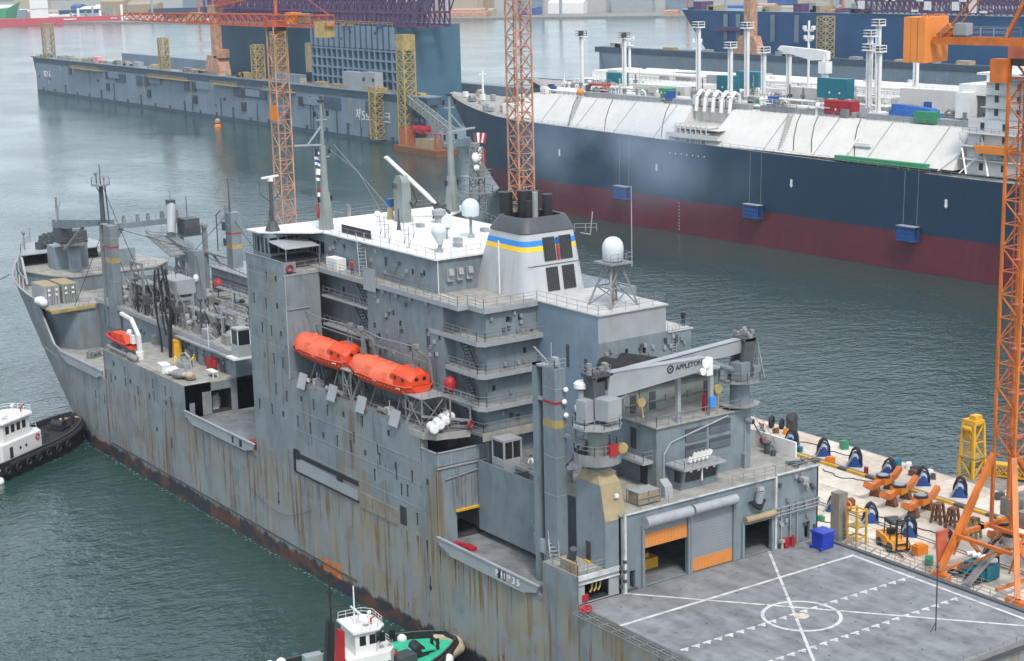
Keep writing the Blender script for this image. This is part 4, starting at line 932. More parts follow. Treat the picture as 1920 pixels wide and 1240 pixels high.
b.tube([(x, hb(x,20.7)-1.0, 22.2) for x in range(160, 190, 3)],.1); part('bow_rail_bar', b, M['lightgrey'], FC)
b = B(); rail(b, [(170.5,11.2,24.8),(176,9.2,24.8),(183.5,5.2,24.8)], 1.2, .035, 2.2); b.beam((176,8.5,24.8),(176,8.5,27.6),.2); b.ball((176,8.5,27.9),.4,8,6); b.beam((183,5,24.8),(183,5,27.5),.1); rail(b, [(155.9,7,22.5),(155.9,-6,22.5)],1.05,.03,1.6); part('railing', b, M['railgrey'], RF)
# forecastle crane lying over to the kingpost
b = B().cyl((160.5,5.0,22.5),(160.5,5.0,27.4),1.1,1.1,14); FCR = thing('deck_crane', 'dark grey forecastle crane with its boom laid back on the tall kingpost near the bow', 'crane', (160.5,5.0,22.5), 'cranes on the grey ship')
part('pedestal', b, M['grey'], FCR); part('cab', B().cbox((161.5,6.4,29.0),(3.0,2.4,2.6)).cbox((161,4.0,28.6),(2.5,2.6,2.2)), M['darkgrey'], FCR)
part('boom', B().prism([(164,30.2),(164,31.5),(137.2,34.5),(137.2,33.7),(158,30.6)], 'y', 6.4, 7.3), M['grey'], FCR)
part('luffing_cylinder', B().cyl((159.5,6.9,26.8),(150.5,6.9,31.6),.35,.3,10), M['railgrey'], FCR)
b = B().cyl((160.5,5,27.3),(160.5,5,27.6),2.4,2.4,10); rail(b, [(160.5+2.4*math.cos(i*PI/5),5+2.4*math.sin(i*PI/5),27.6) for i in range(11)], 1.05, .035, 1.6); part('platform', b, M['railgrey'], FCR)
b = B().beam((162.5,6.8,31.4),(162.5,6.8,35.6),.3); b.beam((161,7.6,31.4),(162,7,33.6),.12); b.beam((164,6,31.4),(162.8,6.8,33.6),.12); rail(b, [(163.6,6.3,33.4),(161.4,7.4,33.4)], 1.1, .04, .8); part('light_mast', b, M['railgrey'], FCR)
# fuelling gear: saddles, hoses, gantries (each mesh a part of the ship)
def hoses():
    random.seed(4)
    for i, (x, y, zt, zb, r) in enumerate([(113.2,10.0,30.0,16.8,.15),(110.6,10.2,30.5,17.5,.17),(109.9,9.9,31.0,17.2,.17),(109.2,10.1,30.6,17.3,.17),(112.0,10.2,28.5,20.5,.14)]):
        b = B(); n = 14; pts = []
        for k in range(n+1):
            t = k/n; pts.append((x+.5*math.sin(t*3.1+i)*(1-t)-(x-108.8)*.7*t*(i > 0), y+.25*math.sin(5*t+i), zt+(zb-zt)*t))
        b.tube(pts, r, 7); sp('fuel_hose', b, 'hose')
    b = B()
    for x, z in ((113,26.4),(110.4,28.2),(109.2,25.8),(111.5,24.5)): b.tube([(x+.7,10,z-.6),(x+.7,10,z+.3),(x,10.1,z+.8),(x-.7,10,z+.3),(x-.7,10,z-.6)],.15,7)
    sp('hose_saddle', b, 'black')
hoses()
def gantry(x0, x1, y, z0, z1, label=None):
    b = B()
    for x in (x0, x1):
        b.beam((x,y,z0),(x,y,z1),.35); b.beam((x,y-2.5,z0),(x,y,z1-1),.2)
    b.beam((x0,y,z1),(x1,y,z1),.4)
    for k in range(3): b.beam((x0,y,z0+(z1-z0)*k/3),(x1,y,z0+(z1-z0)*(k+1)/3),.12)
    b.box(x0,x1,y-2.6,y+.4,z0+(z1-z0)*.55,z0+(z1-z0)*.55+.12); rail(b, [(x0,y+.4,z0+(z1-z0)*.55),(x1,y+.4,z0+(z1-z0)*.55)], 1.0, .03, 1)
    return sp('winch_gantry', b, 'railgrey', label)
gantry(126.5,131.0,6.6,21,28.5); gantry(113.5,117.5,6.8,21,27.5); gantry(133,137.5,-4,21,27); gantry(98,102,4.5,21,24.5)
def winch(x, y, z, s=1.0, rz=0.0, m='steel'):
    c, n = math.cos(rz), math.sin(rz); b = B()
    def T(a, bb, h): return (x+(a*c-bb*n)*s, y+(a*n+bb*c)*s, z+h*s)
    b.cyl(T(0,-1,.8),T(0,1,.8),.62*s,.62*s,12)
    for k in (-1.05,0,1.05): b.cyl(T(0,k-.06,.8),T(0,k+.06,.8),.9*s,.9*s,14)
    b.cbox((x,y,z+.12*s),(1.9*s,2.8*s,.22*s),rz); b.cbox(T(0,1.5,.7),(1.1*s,.8*s,1.3*s),rz)
    k = sp('winch', b, m); return k
WN = [(124.6,5.6,1.1),(121.0,6.2,1.0),(118.5,3.5,1.2),(116.0,6.8,1.),(129.4,4.2,1.1),(133.2,6.0,1.1),(105.5,5.5,1.),(102,6.4,.9),(134.5,1.5,1.2),(126,-3.5,1.2),(111,2.0,1.2),(96.5,5.6,1.),(138,4.5,1.1),(116,-2.5,1.2)]
for i, (x, y, s) in enumerate(WN): winch(x, y, 21.0, s, (i % 3)*.8, ('steel','railgrey','lightgrey')[i % 3])
for x, y, s in [(181,2,1.1),(178,-2,1.2),(175,5,1.)]: winch(x, y, 24.8, s, .4, 'darkgrey')
for x, y in [(137,11.5),(133.5,10),(147,8.6),(118,13)]: winch(x, y, 12.45 if x > 121 else 17.2, .8, .5, 'railgrey')
random.seed(11)
for i in range(84):                                # vents, lockers and bollards standing about the cargo deck
    x = random.uniform(93, 141); y = random.uniform(-6.5, 7.2)
    if 120 < x < 125 and -3 < y < 1: continue
    t = i % 4
    if t == 0: b = B().cyl((x,y,21),(x,y,22.1),.25,.25,8).lathe((x,y,22.1),[(.5,0),(.5,.35),(.2,.55)],8); n_ = 'vent'
    elif t == 1: b = B().cbox((x,y,21.7),(random.uniform(.8,2.2),random.uniform(.7,1.6),1.4)); n_ = 'locker'
    elif t == 2: b = B().beam((x,y,21),(x,y,random.uniform(23.5,27)),.14); b.cbox((x,y,23.3),(.7,.5,.5)); b.beam((x-.8,y,22.5),(x+.8,y,22.9),.1); n_ = 'lamp_post'
    else: b = B().tube([(x,y,21),(x,y,22.6),(x+2.4,y+.3,22.6),(x+2.4,y+.3,21)],.16,7); n_ = 'pipe_loop'
    sp(n_, b, random.choice(['lightgrey','railgrey','darkgrey','steel','darkgrey','railgrey']))
b = B().cbox((117.2,4.8,26.5),(6,3.2,2.2)).cbox((117.2,4.8,23.4),(5.2,2.6,3.0)); sp('winch_control_house', b, 'lightgrey'); b = B().box(114.6,119.8,6.15,6.2,24.0,25.0); sp('window_band', b, 'glass')
b = B().cbox((136,1.6,23.2),(4,4,4.2)); sp('machinery_house', b, 'wallgrey')
WC = sp('winch_control_cabin', B().box(87.6,89.8,7.2,9.2,20.9,22.6).box(87.6,89.8,7.2,9.2,24.7,24.95), 'lightgrey'); part('window', B().box(87.7,89.7,7.3,9.1,22.6,24.7), WIN, WC)
b = B()
for x, y in ((87.62,7.22),(87.62,9.1),(89.72,9.1),(89.72,7.22)): b.box(x,x+.1,y,y+.1,22.6,24.7)
b.box(87.5,90,6,10,20.6,20.9); part('frame', b, M['white'], WC)
b = B(); b.beam((91,8.2,20),(97,9.4,20.6),.14); b.beam((97,9.4,20.6),(100,8,23.5),.14); b.beam((91,8.2,20.2),(98,8.6,22.4),.12); sp('davit_arm', b, 'lightgrey')
b = B(); rail(b, [(121.1,15.9,17.2),(91.5,15.9,17.2)], .35, .04, 4.0, (1.0,)); sp('deck_edge_bar', b, 'rustcream')
# ================================================================ cranes near the hangar (things)
PC = thing('deck_crane', 'port deck crane on a rusty cream trunk beside the hangar, boom with black lettering', 'crane', (2.8,11.35,16.16), 'cranes on the grey ship')
tk = B(); x0, x1, y0, y1, zt = .9, 4.8, 10.1, 12.6, 24.5
tk.prism([(.15,20.9),(.15,16.16),(4.8,16.16),(4.8,zt),(.9,zt)], 'y', y0, y1); part('trunk', tk, M['wallgrey'], PC)
b = B().quad((.10,y0,20.95),(.10,y1,20.95),(.86,y1,zt),(.86,y0,zt)); 
b.mesh([(.9,y0,zt),(4.8,y0,zt),(4.8,y1,zt),(.9,y1,zt),(1.9,10.5,25.7),(3.7,10.5,25.7),(3.7,12.2,25.7),(1.9,12.2,25.7)], [(0,1,5,4),(1,2,6,5),(2,3,7,6),(3,0,4,7),(4,5,6,7)]); part('sloping_cap', b, M['rustcream'], PC)
part('hatch_knob', B().cbox((.35,11.0,23.3),(.3,.4,.35)), M['white'], PC); part('door', B().box(2.5,3.2,12.61,12.66,16.2,18.3), M['dark'], PC); part('door_sill', B().box(2.4,3.3,12.62,12.9,16.17,16.35), M['yellow'], PC)
part('column', B().cyl((2.8,11.35,25.5),(2.8,11.35,29.9),.98,.98,20).cyl((2.8,11.35,25.5),(2.8,11.35,25.75),1.15,1.15,20), M['pedestal'], PC, smooth=True)
ring = [(2.8+2.35*math.cos(i*PI/8), 11.35+2.35*math.sin(i*PI/8)) for i in range(17)]
b = B()
for (xa, ya), (xb, yb) in zip(ring[:-1], ring[1:]): b.quad((xa,ya,26.5),(xb,yb,26.5),(xb,yb,27.5),(xa,ya,27.5))
b.prism(ring[:-1], 'z', 26.35, 26.5); part('ring_platform', b, M['railgrey'], PC)
b = B(); rail(b, [(x, y, 27.5) for x, y in ring], .9, .03, 1.2); part('ring_railing', b, M['railgrey'], PC)
b = B().cbox((.6,11.2,27.9),(.5,1.0,1.1)); part('fire_locker', b, M['red'], PC); part('yellow_reel', B().cyl((.2,10.3,28.0),(.5,10.0,28.0),.5,.5,12), M['craneye'], PC)
oc = [(2.8+2.5*math.cos(i*PI/4+PI/8), 11.35+2.5*math.sin(i*PI/4+PI/8)) for i in range(8)]
b = B().prism(oc, 'z', 29.9, 30.1); part('upper_platform', b, M['lightgrey'], PC)
b = B(); rail(b, [(x, y, 30.1) for x, y in oc+oc[:1]], 1.0, .03, 1.0); part('upper_railing', b, M['railgrey'], PC)
part('machinery_house', B().cbox((2.0,10.7,31.7),(2.0,1.9,2.1),.15).cbox((3.4,12.2,31.5),(1.3,1.6,2.2),.15), M['lightgrey'], PC)
b = B().prism([(4.0,30.1),(2.6,30.1),(2.8,34.6),(3.6,35.0),(4.4,34.6)], 'y', 9.7, 10.1); b.prism([(4.0,30.1),(2.6,30.1),(2.8,34.6),(3.6,35.0),(4.4,34.6)], 'y', 11.4, 11.8); b.cbox((3.5,10.8,34.9),(1.8,2.6,.3)); b.cbox((3.5,10.9,33.4),(1.0,1.4,1.6)); part('slew_frame', b, M['darkgrey'], PC)
b = B(); 
for k in range(9): b.cbox((3.2+random.uniform(-.7,.7),10.9+random.uniform(-1.2,1.2),35.2+random.uniform(0,.7)),(.4,.5,.4))
rail(b, [(4.3,12,35.05),(2.6,12,35.05),(2.6,9.8,35.05)], .8, .03, .8); part('head_gear', b, M['railgrey'], PC)
BM = part('boom', B().prism([(10.2,32.7),(9.4,32.6),(-2.5,33.5),(-2.5,34.6),(9.8,35.0)], 'x', 2.6, 3.5), M['lightgrey'], PC)
part('boom_flange', B().beam((3.05,9.9,35.05),(3.05,-2.5,34.65),1.05,.09).beam((3.05,9.4,32.58),(3.05,-2.5,33.45),1.05,.08), M['lightgrey'], PC)
text('lettering', 'APPLETON', .72, (2.57,1.55,33.98), (0,-1,.02), (0,0,1), M['black'], PC)
part('logo_ring', B().torus((2.57,2.25,34.2), .36, .07, (1,0,0), 16, 5).box(2.53,2.58,2.15,2.35,34.1,34.3), M['black'], PC)
part('luffing_cylinder', B().cyl((2.9,10.6,31.0),(3.05,6.6,33.0),.22,.22,10).cyl((3.3,10.6,31.0),(3.3,8.6,32.0),.32,.32,10), M['lightgrey'], PC)
part('boom_tip_sheave', B().cyl((2.4,-2.4,34.1),(3.7,-2.4,34.1),.55,.55,12).cyl((2.4,-2.0,33.3),(3.7,-2.0,33.3),.4,.4,12).cbox((3.0,-3.0,33.6),(.8,.8,1.8)).beam((3,-3.2,34.4),(3,-2.4,33),.2), M['white'], PC)
part('hook_block', B().cyl((3.1,5.5,31.2),(3.4,5.5,31.2),.5,.5,14).beam((3.2,5.5,30.8),(3.2,5.3,29.6),.16), M['craneye'], PC); part('fall_wire', B().beam((3.2,5.6,31.4),(3.2,5.9,33),.05), M['black'], PC)
part('radar_post', B().cyl((4.8,11.7,30.1),(4.8,11.7,33.2),.42,.42,10), M['lightgrey'], PC); part('radar_cap', B().lathe((4.8,11.7,33.3),[(.55,0),(.8,.15),(.8,.6),(.55,.8)],16), M['white'], PC, smooth=True)
SC = thing('deck_crane', 'starboard deck crane at the corner of the house roof, boom lying beside the lettered one', 'crane', (4.9,-9.2,27.9), 'cranes on the grey ship')
part('pedestal', B().cyl((4.9,-9.2,27.9),(4.9,-9.2,30.8),1.05,1.05,18), M['grey'], SC, smooth=True)
oc = [(4.9+2.3*math.cos(i*PI/4+PI/8), -9.2+2.3*math.sin(i*PI/4+PI/8)) for i in range(8)]
b = B().prism(oc, 'z', 30.8, 31.0); rail(b, [(x, y, 31) for x, y in oc+oc[:1]], 1.0, .03, 1.0); b.prism([(x*.0+4.9+(x-4.9)*.9, y) for x, y in oc], 'z', 28.2, 28.3); part('platform', b, M['railgrey'], SC)
part('machinery_house', B().cbox((4.2,-8.6,32.0),(1.5,1.5,1.9),.2).cbox((5.6,-10.4,31.9),(1.6,1.6,1.8),.1).cbox((4.2,-10.6,31.6),(.8,.8,1.3)), M['grey'], SC)
part('slew_frame', B().prism([(-8.2,31),(-10.0,31),(-10.6,35.3),(-9.2,35.3)], 'x', 4.0, 4.4).prism([(-8.2,31),(-10.0,31),(-10.6,35.3),(-9.2,35.3)], 'x', 5.4, 5.8).cbox((4.9,-9.8,35.2),(1.8,1.6,.4)), M['darkgrey'], SC)
b = B()
for k in range(10): b.cbox((4.9+random.uniform(-.8,.8),-9.9+random.uniform(-.9,.9),35.5+random.uniform(0,.6)),(.35,.4,.4))
for k in range(8): b.beam((4.9+random.uniform(-1.5,1.5),-11+random.uniform(-.8,.5),31),(4.9+random.uniform(-1,1),-11+random.uniform(-.8,.5),34.5),.1)
part('head_gear', b, M['railgrey'], SC)
part('boom', B().prism([(-9.2,33.8),(-9.2,35.1),(7.6,34.2),(7.6,33.5),(-7.5,33.7)], 'x', 4.6, 5.4), M['lightgrey'], SC); part('boom_flange', B().beam((5.0,-9.0,35.24),(5.0,7.6,34.34),.95,.09), M['lightgrey'], SC)
part('luffing_cylinder', B().cyl((4.6,-9.0,31.6),(4.6,-4.6,33.6),.26,.26,10).cyl((4.6,-9.0,31.6),(4.6,-6.6,32.7),.36,.36,10), M['grey'], SC)
part('hook_block', B().cyl((4.5,-5.9,30.4),(4.8,-5.9,30.4),.5,.5,14).beam((4.6,-5.9,30),(4.6,-5.8,28.6),.16), M['craneye'], SC); part('fall_wire', B().beam((4.6,-5.9,30.6),(4.6,-5.9,33.4),.05), M['black'], SC)
for y in (-.2, -4.6):
    b = B().beam((4.3,y,27.9),(4.3,y,33.2),.42); b.box(3.4,5.2,y-.5,y+.5,33.0,33.25); sp('boom_rest', b, 'lightgrey')
solo('jacket', 'small blue cover hanging on the boom rest post beside the roof rail', 'cover', B().cbox((4.0,-4.6,29.4),(.3,.8,1.1)), M['funblue'])
solo('fire_extinguisher', 'large red cylinder standing under the starboard crane boom', 'extinguisher', B().lathe((6.0,-5.3,27.9),[(.28,0),(.3,.1),(.3,1.5),(.16,1.75),(.1,1.9)],12).beam((6,-5.3,29.8),(6.2,-5.3,29.6),.08), M['red'], smooth=True)

# rails, rigging and walkways over the forward cargo decks
b = B()
for a_, b_ in [((136.8,8.2,33.8),(123,-1,30.4)),((137,8,40),(124,6,21.2)),((131,-11,34.5),(123,-1,30.4)),((131,-11,34.5),(118,-12,25.4)),((137,8,34),(143,12,20)),((123,-1,30.4),(106,5,21.2)),((161.5,6.5,35),(184,0,25)),((137,8.2,34),(150,0,22.5)),((123,-1.5,30),(112,-8,25.4))]: b.beam(a_, b_, .07)
sp('rigging_wire', b, 'hose')
for z, pts in ((25.3,[(134,-8.6),(108,-8.6)]),(28.0,[(120,6.4),(114,6.4),(114,3.2)]),(22.5,[(155.8,7.2),(155.8,-8)]),(19.8,[(143.4,11),(143.4,-14)])):
    b = B(); rail(b, [(x, y, z+.1) for x, y in pts], 1.05, .03, 1.5); sp('railing', b, 'railgrey')
for x0, x1, y, z in ((126,140,3.0,24.2),(100,112,5.5,24.0),(95,108,1.0,23.4),(112,124,-5.0,23.8)):
    b = B().box(x0,x1,y-.6,y+.6,z,z+.1); rail(b, [(x0,y+.6,z),(x1,y+.6,z)], 1.05, .03, 1.5); rail(b, [(x0,y-.6,z),(x1,y-.6,z)], 1.05, .03, 1.5)
    for q in (x0, (x0+x1)/2, x1): b.beam((q,y,21),(q,y,z),.16)
    sp('catwalk', b, 'railgrey')
for x, y, h in ((139,6.5,27),(127.8,7.4,26),(112.5,7.6,25),(103.2,7.5,26.5),(98.5,2,25.5),(134,-5,27),(119,7.7,24.5)):
    b = B().beam((x,y,21),(x,y,h),.16); b.cbox((x,y,h),(.6,.6,.35)); b.beam((x,y,h-1.2),(x+.9,y+.2,h-.4),.08); sp('lamp_post', b, 'darkgrey')

# small fittings, conduits and lights on the walls
random.seed(52)
fit = [shared('wall_fitting', B().box(-.16,.16,0,.22,-.2,.2), M[k]) for k in ('railgrey','darkgrey','lightgrey')]
con = shared('wall_conduit', B().box(-.035,.035,0,.09,-1.6,1.6), M['railgrey'])
for i in range(34):
    x = random.uniform(31.5,47); z = random.uniform(25.4,37); piece('wall_fitting', fit[i%3], SHIP, (x,11.1,z))
    if i % 3 == 0: piece('wall_conduit', con, SHIP, (random.uniform(31.5,47),11.1,random.uniform(26.2,35.8)))
for i in range(20):
    piece('wall_fitting', fit[i%3], SHIP, (random.uniform(36,61),9.2,random.uniform(38.6,41.4)))
    piece('wall_fitting', fit[(i+1)%3], SHIP, (13.42,random.uniform(-9,2.5),random.uniform(31.8,34.6)), PI/2)
    piece('wall_fitting', fit[(i+1)%3], SHIP, (24.58,random.uniform(3.2,9.2),random.uniform(25,37.4)), PI/2)
    piece('wall_fitting', fit[i%3], SHIP, (0.0,random.uniform(-15.6,-10.4),random.uniform(14,20.8)), PI/2)
for i in range(14):
    piece('wall_conduit', con, SHIP, (random.uniform(25.4,25.45)-.2,random.uniform(9.3,15),random.uniform(17.5,19.3)), PI/2)
    piece('wall_conduit', con, SHIP, (random.uniform(8.5,25),8.96,random.uniform(14.5,19)))
    piece('wall_fitting', fit[i%3], SHIP, (random.uniform(8.5,25),8.96,random.uniform(14,20)))
    piece('wall_fitting', fit[i%3], SHIP, (random.uniform(92,142),8.0,random.uniform(18,20.4)))
    piece('wall_conduit', con, SHIP, (random.uniform(59.2,69),16.04,random.uniform(27,36)))
wv = shared('weld_strip', B().box(-5.1,5.1,0,.025,-.03,.03), M['lightgrey'])
for z in (28.2,31.4,34.6,36.9): piece('weld_strip', wv, SHIP, (64.05,16.035,z))
for z in (15.6,18.4,21.0):
    for x in (33.5,43.7,53.9): piece('weld_strip', wv, SHIP, (x,16.055,z))

b = B().box(134.7,135.7,-4.5,7.4,33.2,34.1).box(134.8,135.6,-4.4,-3.7,21,33.2); b.prism([(7.4,33.2),(5.8,33.2),(7.4,31)], 'x', 134.8, 135.6); gp = sp('kingpost_cross_beam', b, 'grey')
b = B(); rail(b, [(135.2,-4.3,34.1),(135.2,7.2,34.1)], .9, .03, 1.4)
for y in (-3.6,-1,1.4,3.2,5.6): b.cbox((135.2,y,34.5),(.5,.5,.8)); b.ball((135.2,y,35.2),.28,8,6)
part('beam_light', b, M['railgrey'], gp)
b = B(); b.cyl((131.0,-.6,32.0),(134.4,-2.4,36.2),.75,.75,12); hd = sp('hose_winch_head', b, 'lightgrey', None, True)
b = B().cbox((131.5,-4.0,33.0),(2.8,2.6,2.6)); b.box(129.8,133.4,-5.6,-2.4,31.5,31.7); rail(b, [(129.8,-2.4,31.7),(129.8,-5.6,31.7),(133.4,-5.6,31.7)], 1.3, .035, .9); b.cbox((134.6,-2.4,36.6),(1.2,1.2,1.0)); b.beam((134.6,-2.4,37),(134.6,-2.4,38.6),.08); b.beam((132,-4,34.3),(132,-4,37.8),.1); part('winch_cab', b, M['darkgrey'], hd)
b = B()
for k in range(7): b.beam((133.4-k*1.6,-.2,32.0-k*.3),(133.4-k*1.6,2.8,32.6-k*.3),.12); b.beam((133.4-k*1.6,2.8,32.6-k*.3),(131.8-k*1.6,2.8,32.3-k*.3),.12)
rail(b, [(133,2.8,32.0),(124,2.8,29.8)], 1.2, .035, 1.2); rail(b, [(133,.2,32.0),(124,.2,29.8)], 1.2, .035, 1.2); b.beam((133,1.5,31.9),(124,1.5,29.7),2.6,.15); part('inclined_walkway', b, M['railgrey'], hd)
random.seed(90)
for i in range(60):
    x = random.uniform(99,141); y = random.uniform(2.5,7.8); b = B(); k = i % 4
    if k == 0: b.cyl((x,y-.5,22.2),(x,y+.5,22.2),random.uniform(.5,.9),None,12); b.cbox((x,y,21.4),(1.4,1.2,.8)); n_ = 'cable_drum'
    elif k == 1: b.cbox((x,y,random.uniform(22,24)),(random.uniform(.5,1.4),random.uniform(.5,1.2),random.uniform(.6,1.8))); b.beam((x,y,21),(x,y,23.5),.2); n_ = 'control_box'
    elif k == 2: b.tube([(x,y,21),(x,y,random.uniform(23,26)),(x+1.2,y,24.5),(x+1.2,y-1,22)],.1,6); n_ = 'pipe_bend'
    else: b.beam((x,y,21),(x,y,random.uniform(23,25.5)),.22); b.beam((x,y,23.4),(x+1.6,y,21.2),.16); b.beam((x-1,y,22.4),(x+1.4,y,22.6),.14); n_ = 'frame_leg'
    sp(n_, b, random.choice(['darkgrey','railgrey','steel','darkgrey','rubber','lightgrey']))
# ================================================================ things carried by the grey ship
# lifeboats (local frame: x forward, z up from the keel)
def lifeboat(label, loc, gr):
    t = thing('lifeboat', label, 'lifeboat', loc, gr, 0.0, True)
    def ring(x, w, zk, zg): return [(x, w*math.cos(a), (zg if math.sin(a) > -1e-6 else zg+(zg-zk)*math.sin(a))) for a in [0]+[-k*PI/8 for k in range(1,8)]+[-PI]]
    sec = [(-7.4,1.2,.9,1.9),(-6.8,1.75,.35,1.8),(-4.5,2.0,.1,1.7),(0,2.05,0,1.65),(4,1.9,.1,1.75),(6.4,1.3,.5,1.95),(7.4,.6,1.1,2.15)]
    b = B(); rs = [ring(*s) for s in sec]; n = len(rs[0]); vs = [v for r in rs for v in r]
    fs = [(k*n+i, k*n+i+1, (k+1)*n+i+1, (k+1)*n+i) for k in range(len(rs)-1) for i in range(n-1)]+[tuple(range(n))]
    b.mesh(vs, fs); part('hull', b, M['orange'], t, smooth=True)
    b = B(); up = []
    for x, w, zg, h in [(-4.2,1.95,1.7,1.3),(0,2.0,1.65,1.55),(4,1.85,1.75,1.5),(6.2,1.3,1.95,1.2),(7.2,.5,2.15,.6)]: up.append([(x, w*math.cos(a), zg+h*math.sin(a)**.8) for a in [k*PI/8 for k in range(9)]])
    vs = [v for r in up for v in r]; n = 9; fs = [(k*n+i, (k+1)*n+i, (k+1)*n+i+1, k*n+i+1) for k in range(len(up)-1) for i in range(n-1)]+[tuple(range(n))]
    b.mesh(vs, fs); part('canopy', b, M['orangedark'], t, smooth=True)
    b = B(); vs = []
    for x, w, w2, z0, z1 in [(-7.1,1.25,.9,1.85,3.1),(-6.5,1.6,1.1,1.8,3.45),(-4.3,1.82,1.2,1.7,3.72),(-3.5,1.82,1.15,1.7,3.5)]:
        vs += [(x,-w,z0),(x,-w,z1-.7),(x,-w2*.6,z1),(x,w2*.6,z1),(x,w,z1-.7),(x,w,z0)]
    fs = [(k*6+i,(k+1)*6+i,(k+1)*6+i+1,k*6+i+1) for k in range(3) for i in range(5)]+[tuple(range(6)), tuple(range(18,24))]
    b.mesh(vs, fs); part('conning_tower', b, M['orange'], t)
    w_ = shared('window', B().box(-.22,.22,-.05,.05,-.18,.18), M['glass'])
    for x, y, z, rz in [(-4.6,1.8,2.6,0),(-6.0,1.66,2.5,0),(-7.1,.5,2.6,PI/2),(-7.1,-.5,2.6,PI/2)]: piece('window', w_, t, (x,y,z), rz)
    b = B()
    for s in (1,-1): b.tube([(x, s*(w+.03), zg) for x, w, zk, zg in sec], .11, 6)
    part('rubbing_strake', b, M['orange'], t)
    b = B()
    for i in range(18): b.cbox((-6.6+i*.75, 2.12-.012*(i-8)**2*.15, 1.35), (.28,.06,.1))
    part('grab_line', b, M['orangedark'], t)
    part('side_hatch', B().cbox((1.5,1.78,2.35),(1.1,.12,.9),0,.25).cbox((-2.2,1.84,2.3),(.9,.1,.8),0,.25), M['orangedark'], t); part('reflective_strip', B().box(-6,-5.2,2.0,2.1,1.5,1.56).box(-1,-.2,2.08,2.16,1.5,1.56).box(3.4,4.2,1.95,2.02,1.6,1.66), M['white'], t); part('roof_hatch', B().cyl((2.6,0,3.2),(2.6,0,3.45),.42,.38,12).cyl((-.6,0,3.15),(-.6,0,3.35),.35,.33,12), M['orangedark'], t)
    part('canopy_seam', B().tube([(1.0,1.95*math.cos(a),1.68+1.55*math.sin(a)**.8) for a in [k*PI/10+.1 for k in range(10)]],.03,4), M['orange'], t)
    b = B()
    for x in (-5.6, 5.6): b.beam((x,0,3.2),(x,0,5.6),.12); b.cbox((x,0,3.6),(.5,.3,.6))
    part('fall_hook', b, M['railgrey'], t); return t
lifeboat('orange enclosed lifeboat nearer the bow, its stern behind the second boat', (53.6,13.6,26.95), 'orange lifeboats')
lifeboat('orange enclosed lifeboat nearer the stern, beside the metal access platform', (39.1,13.6,26.75), 'orange lifeboats')
for xa, xb in ((59.3,47.0),(44.7,32.4)):
    b = B()
    for x in (xa, xb):
        b.beam((x,11.3,24.4),(x,12.2,31.4),.35); b.beam((x,12.2,31.4),(x,13.9,32.9),.3); b.beam((x,15.4,24.4),(x,12.6,29.5),.22); b.cyl((x,13.7,32.9),(x,13.7,30.4),.05); b.cbox((x,13.8,33),(.5,.6,.5))
    b.tube([(xa,13.4,32.8),((xa+xb)/2+3,13.0,32.3),(xb,13.4,32.8)],.07); b.beam((xa,12,30.8),(xb,12,30.8),.12)
    b.beam((xa-3.2,12.4,24.4),(xa-3.6,13.4,27.0),.18); b.beam((xb+3.2,12.4,24.4),(xb+3.6,13.4,27.0),.18); b.beam((xa-3.2,14.8,24.4),(xa-3.4,13.8,27.0),.14); b.beam((xb+3.2,14.8,24.4),(xb+3.4,13.8,27.0),.14)
    sp('boat_davit', b, 'railgrey')
def scaffold(x0, x1, y0, y1, zt):
    b = B()
    for x in (x0, x1):
        for y in (y0, y1): b.beam((x,y,24.4),(x,y,zt),.14)
        b.beam((x,y0,24.4),(x,y1,zt),.1); b.beam((x,y1,24.4),(x,y0,zt),.1)
    for y in (y0, y1): b.beam((x0,y,24.4),(x1,y,zt),.1); b.beam((x1,y,24.4),(x0,y,zt),.1); b.beam((x0,y,(zt+24.4)/2),(x1,y,(zt+24.4)/2),.12)
    k = sp('boat_access_tower', b, 'railgrey'); part('platform', B().box(x0-.2,x1+.2,y0-.2,y1+.2,zt,zt+.14), M['lightgrey'], k)
    b = B(); rail(b, [(x0,y0,zt),(x1,y0,zt),(x1,y1,zt)] if x0 > 40 else [(x0,y1-.0,zt),(x0,y0,zt),(x1,y0,zt)], 1.0, .03, 1.0); part('railing', b, M['railgrey'], k)
scaffold(44.8,46.6,13.6,15.3,28.0); scaffold(29.6,33.0,11.9,15.0,27.7)
b = B(); b.beam((29.6,11.9,27.7),(25.0,10.8,27.3),.9,.2); rail(b, [(29.6,12.3,27.8),(25.0,11.2,27.4)], 1.0, .03, 1.0); b.beam((29.6,15,25.8),(25.4,11.3,25.6),.5,.15); b.beam((25.6,11.3,24.4),(25.6,11.3,27.2),.14); b.beam((28.2,12.2,24.4),(28.2,12.2,27.5),.14); sp('gangway_bridge', b, 'railgrey')
# boat deck clutter
random.seed(5)
for i in range(14):
    x = random.uniform(34,57.5); b = B(); t = i % 3
    if t == 0: b.cyl((x,15.2,24.9),(x+1.6,15.2,24.9),.28,.28,8)
    elif t == 1: b.cbox((x,11.9,25.0),(1.5,.7,1.2))
    else: b.cbox((x,14.6,24.8),(.9,.8,.8)); b.beam((x,14.6,24.4),(x,14.6,26),.08)
    sp('boat_deck_locker', b, random.choice(['railgrey','lightgrey','darkgrey','white']))
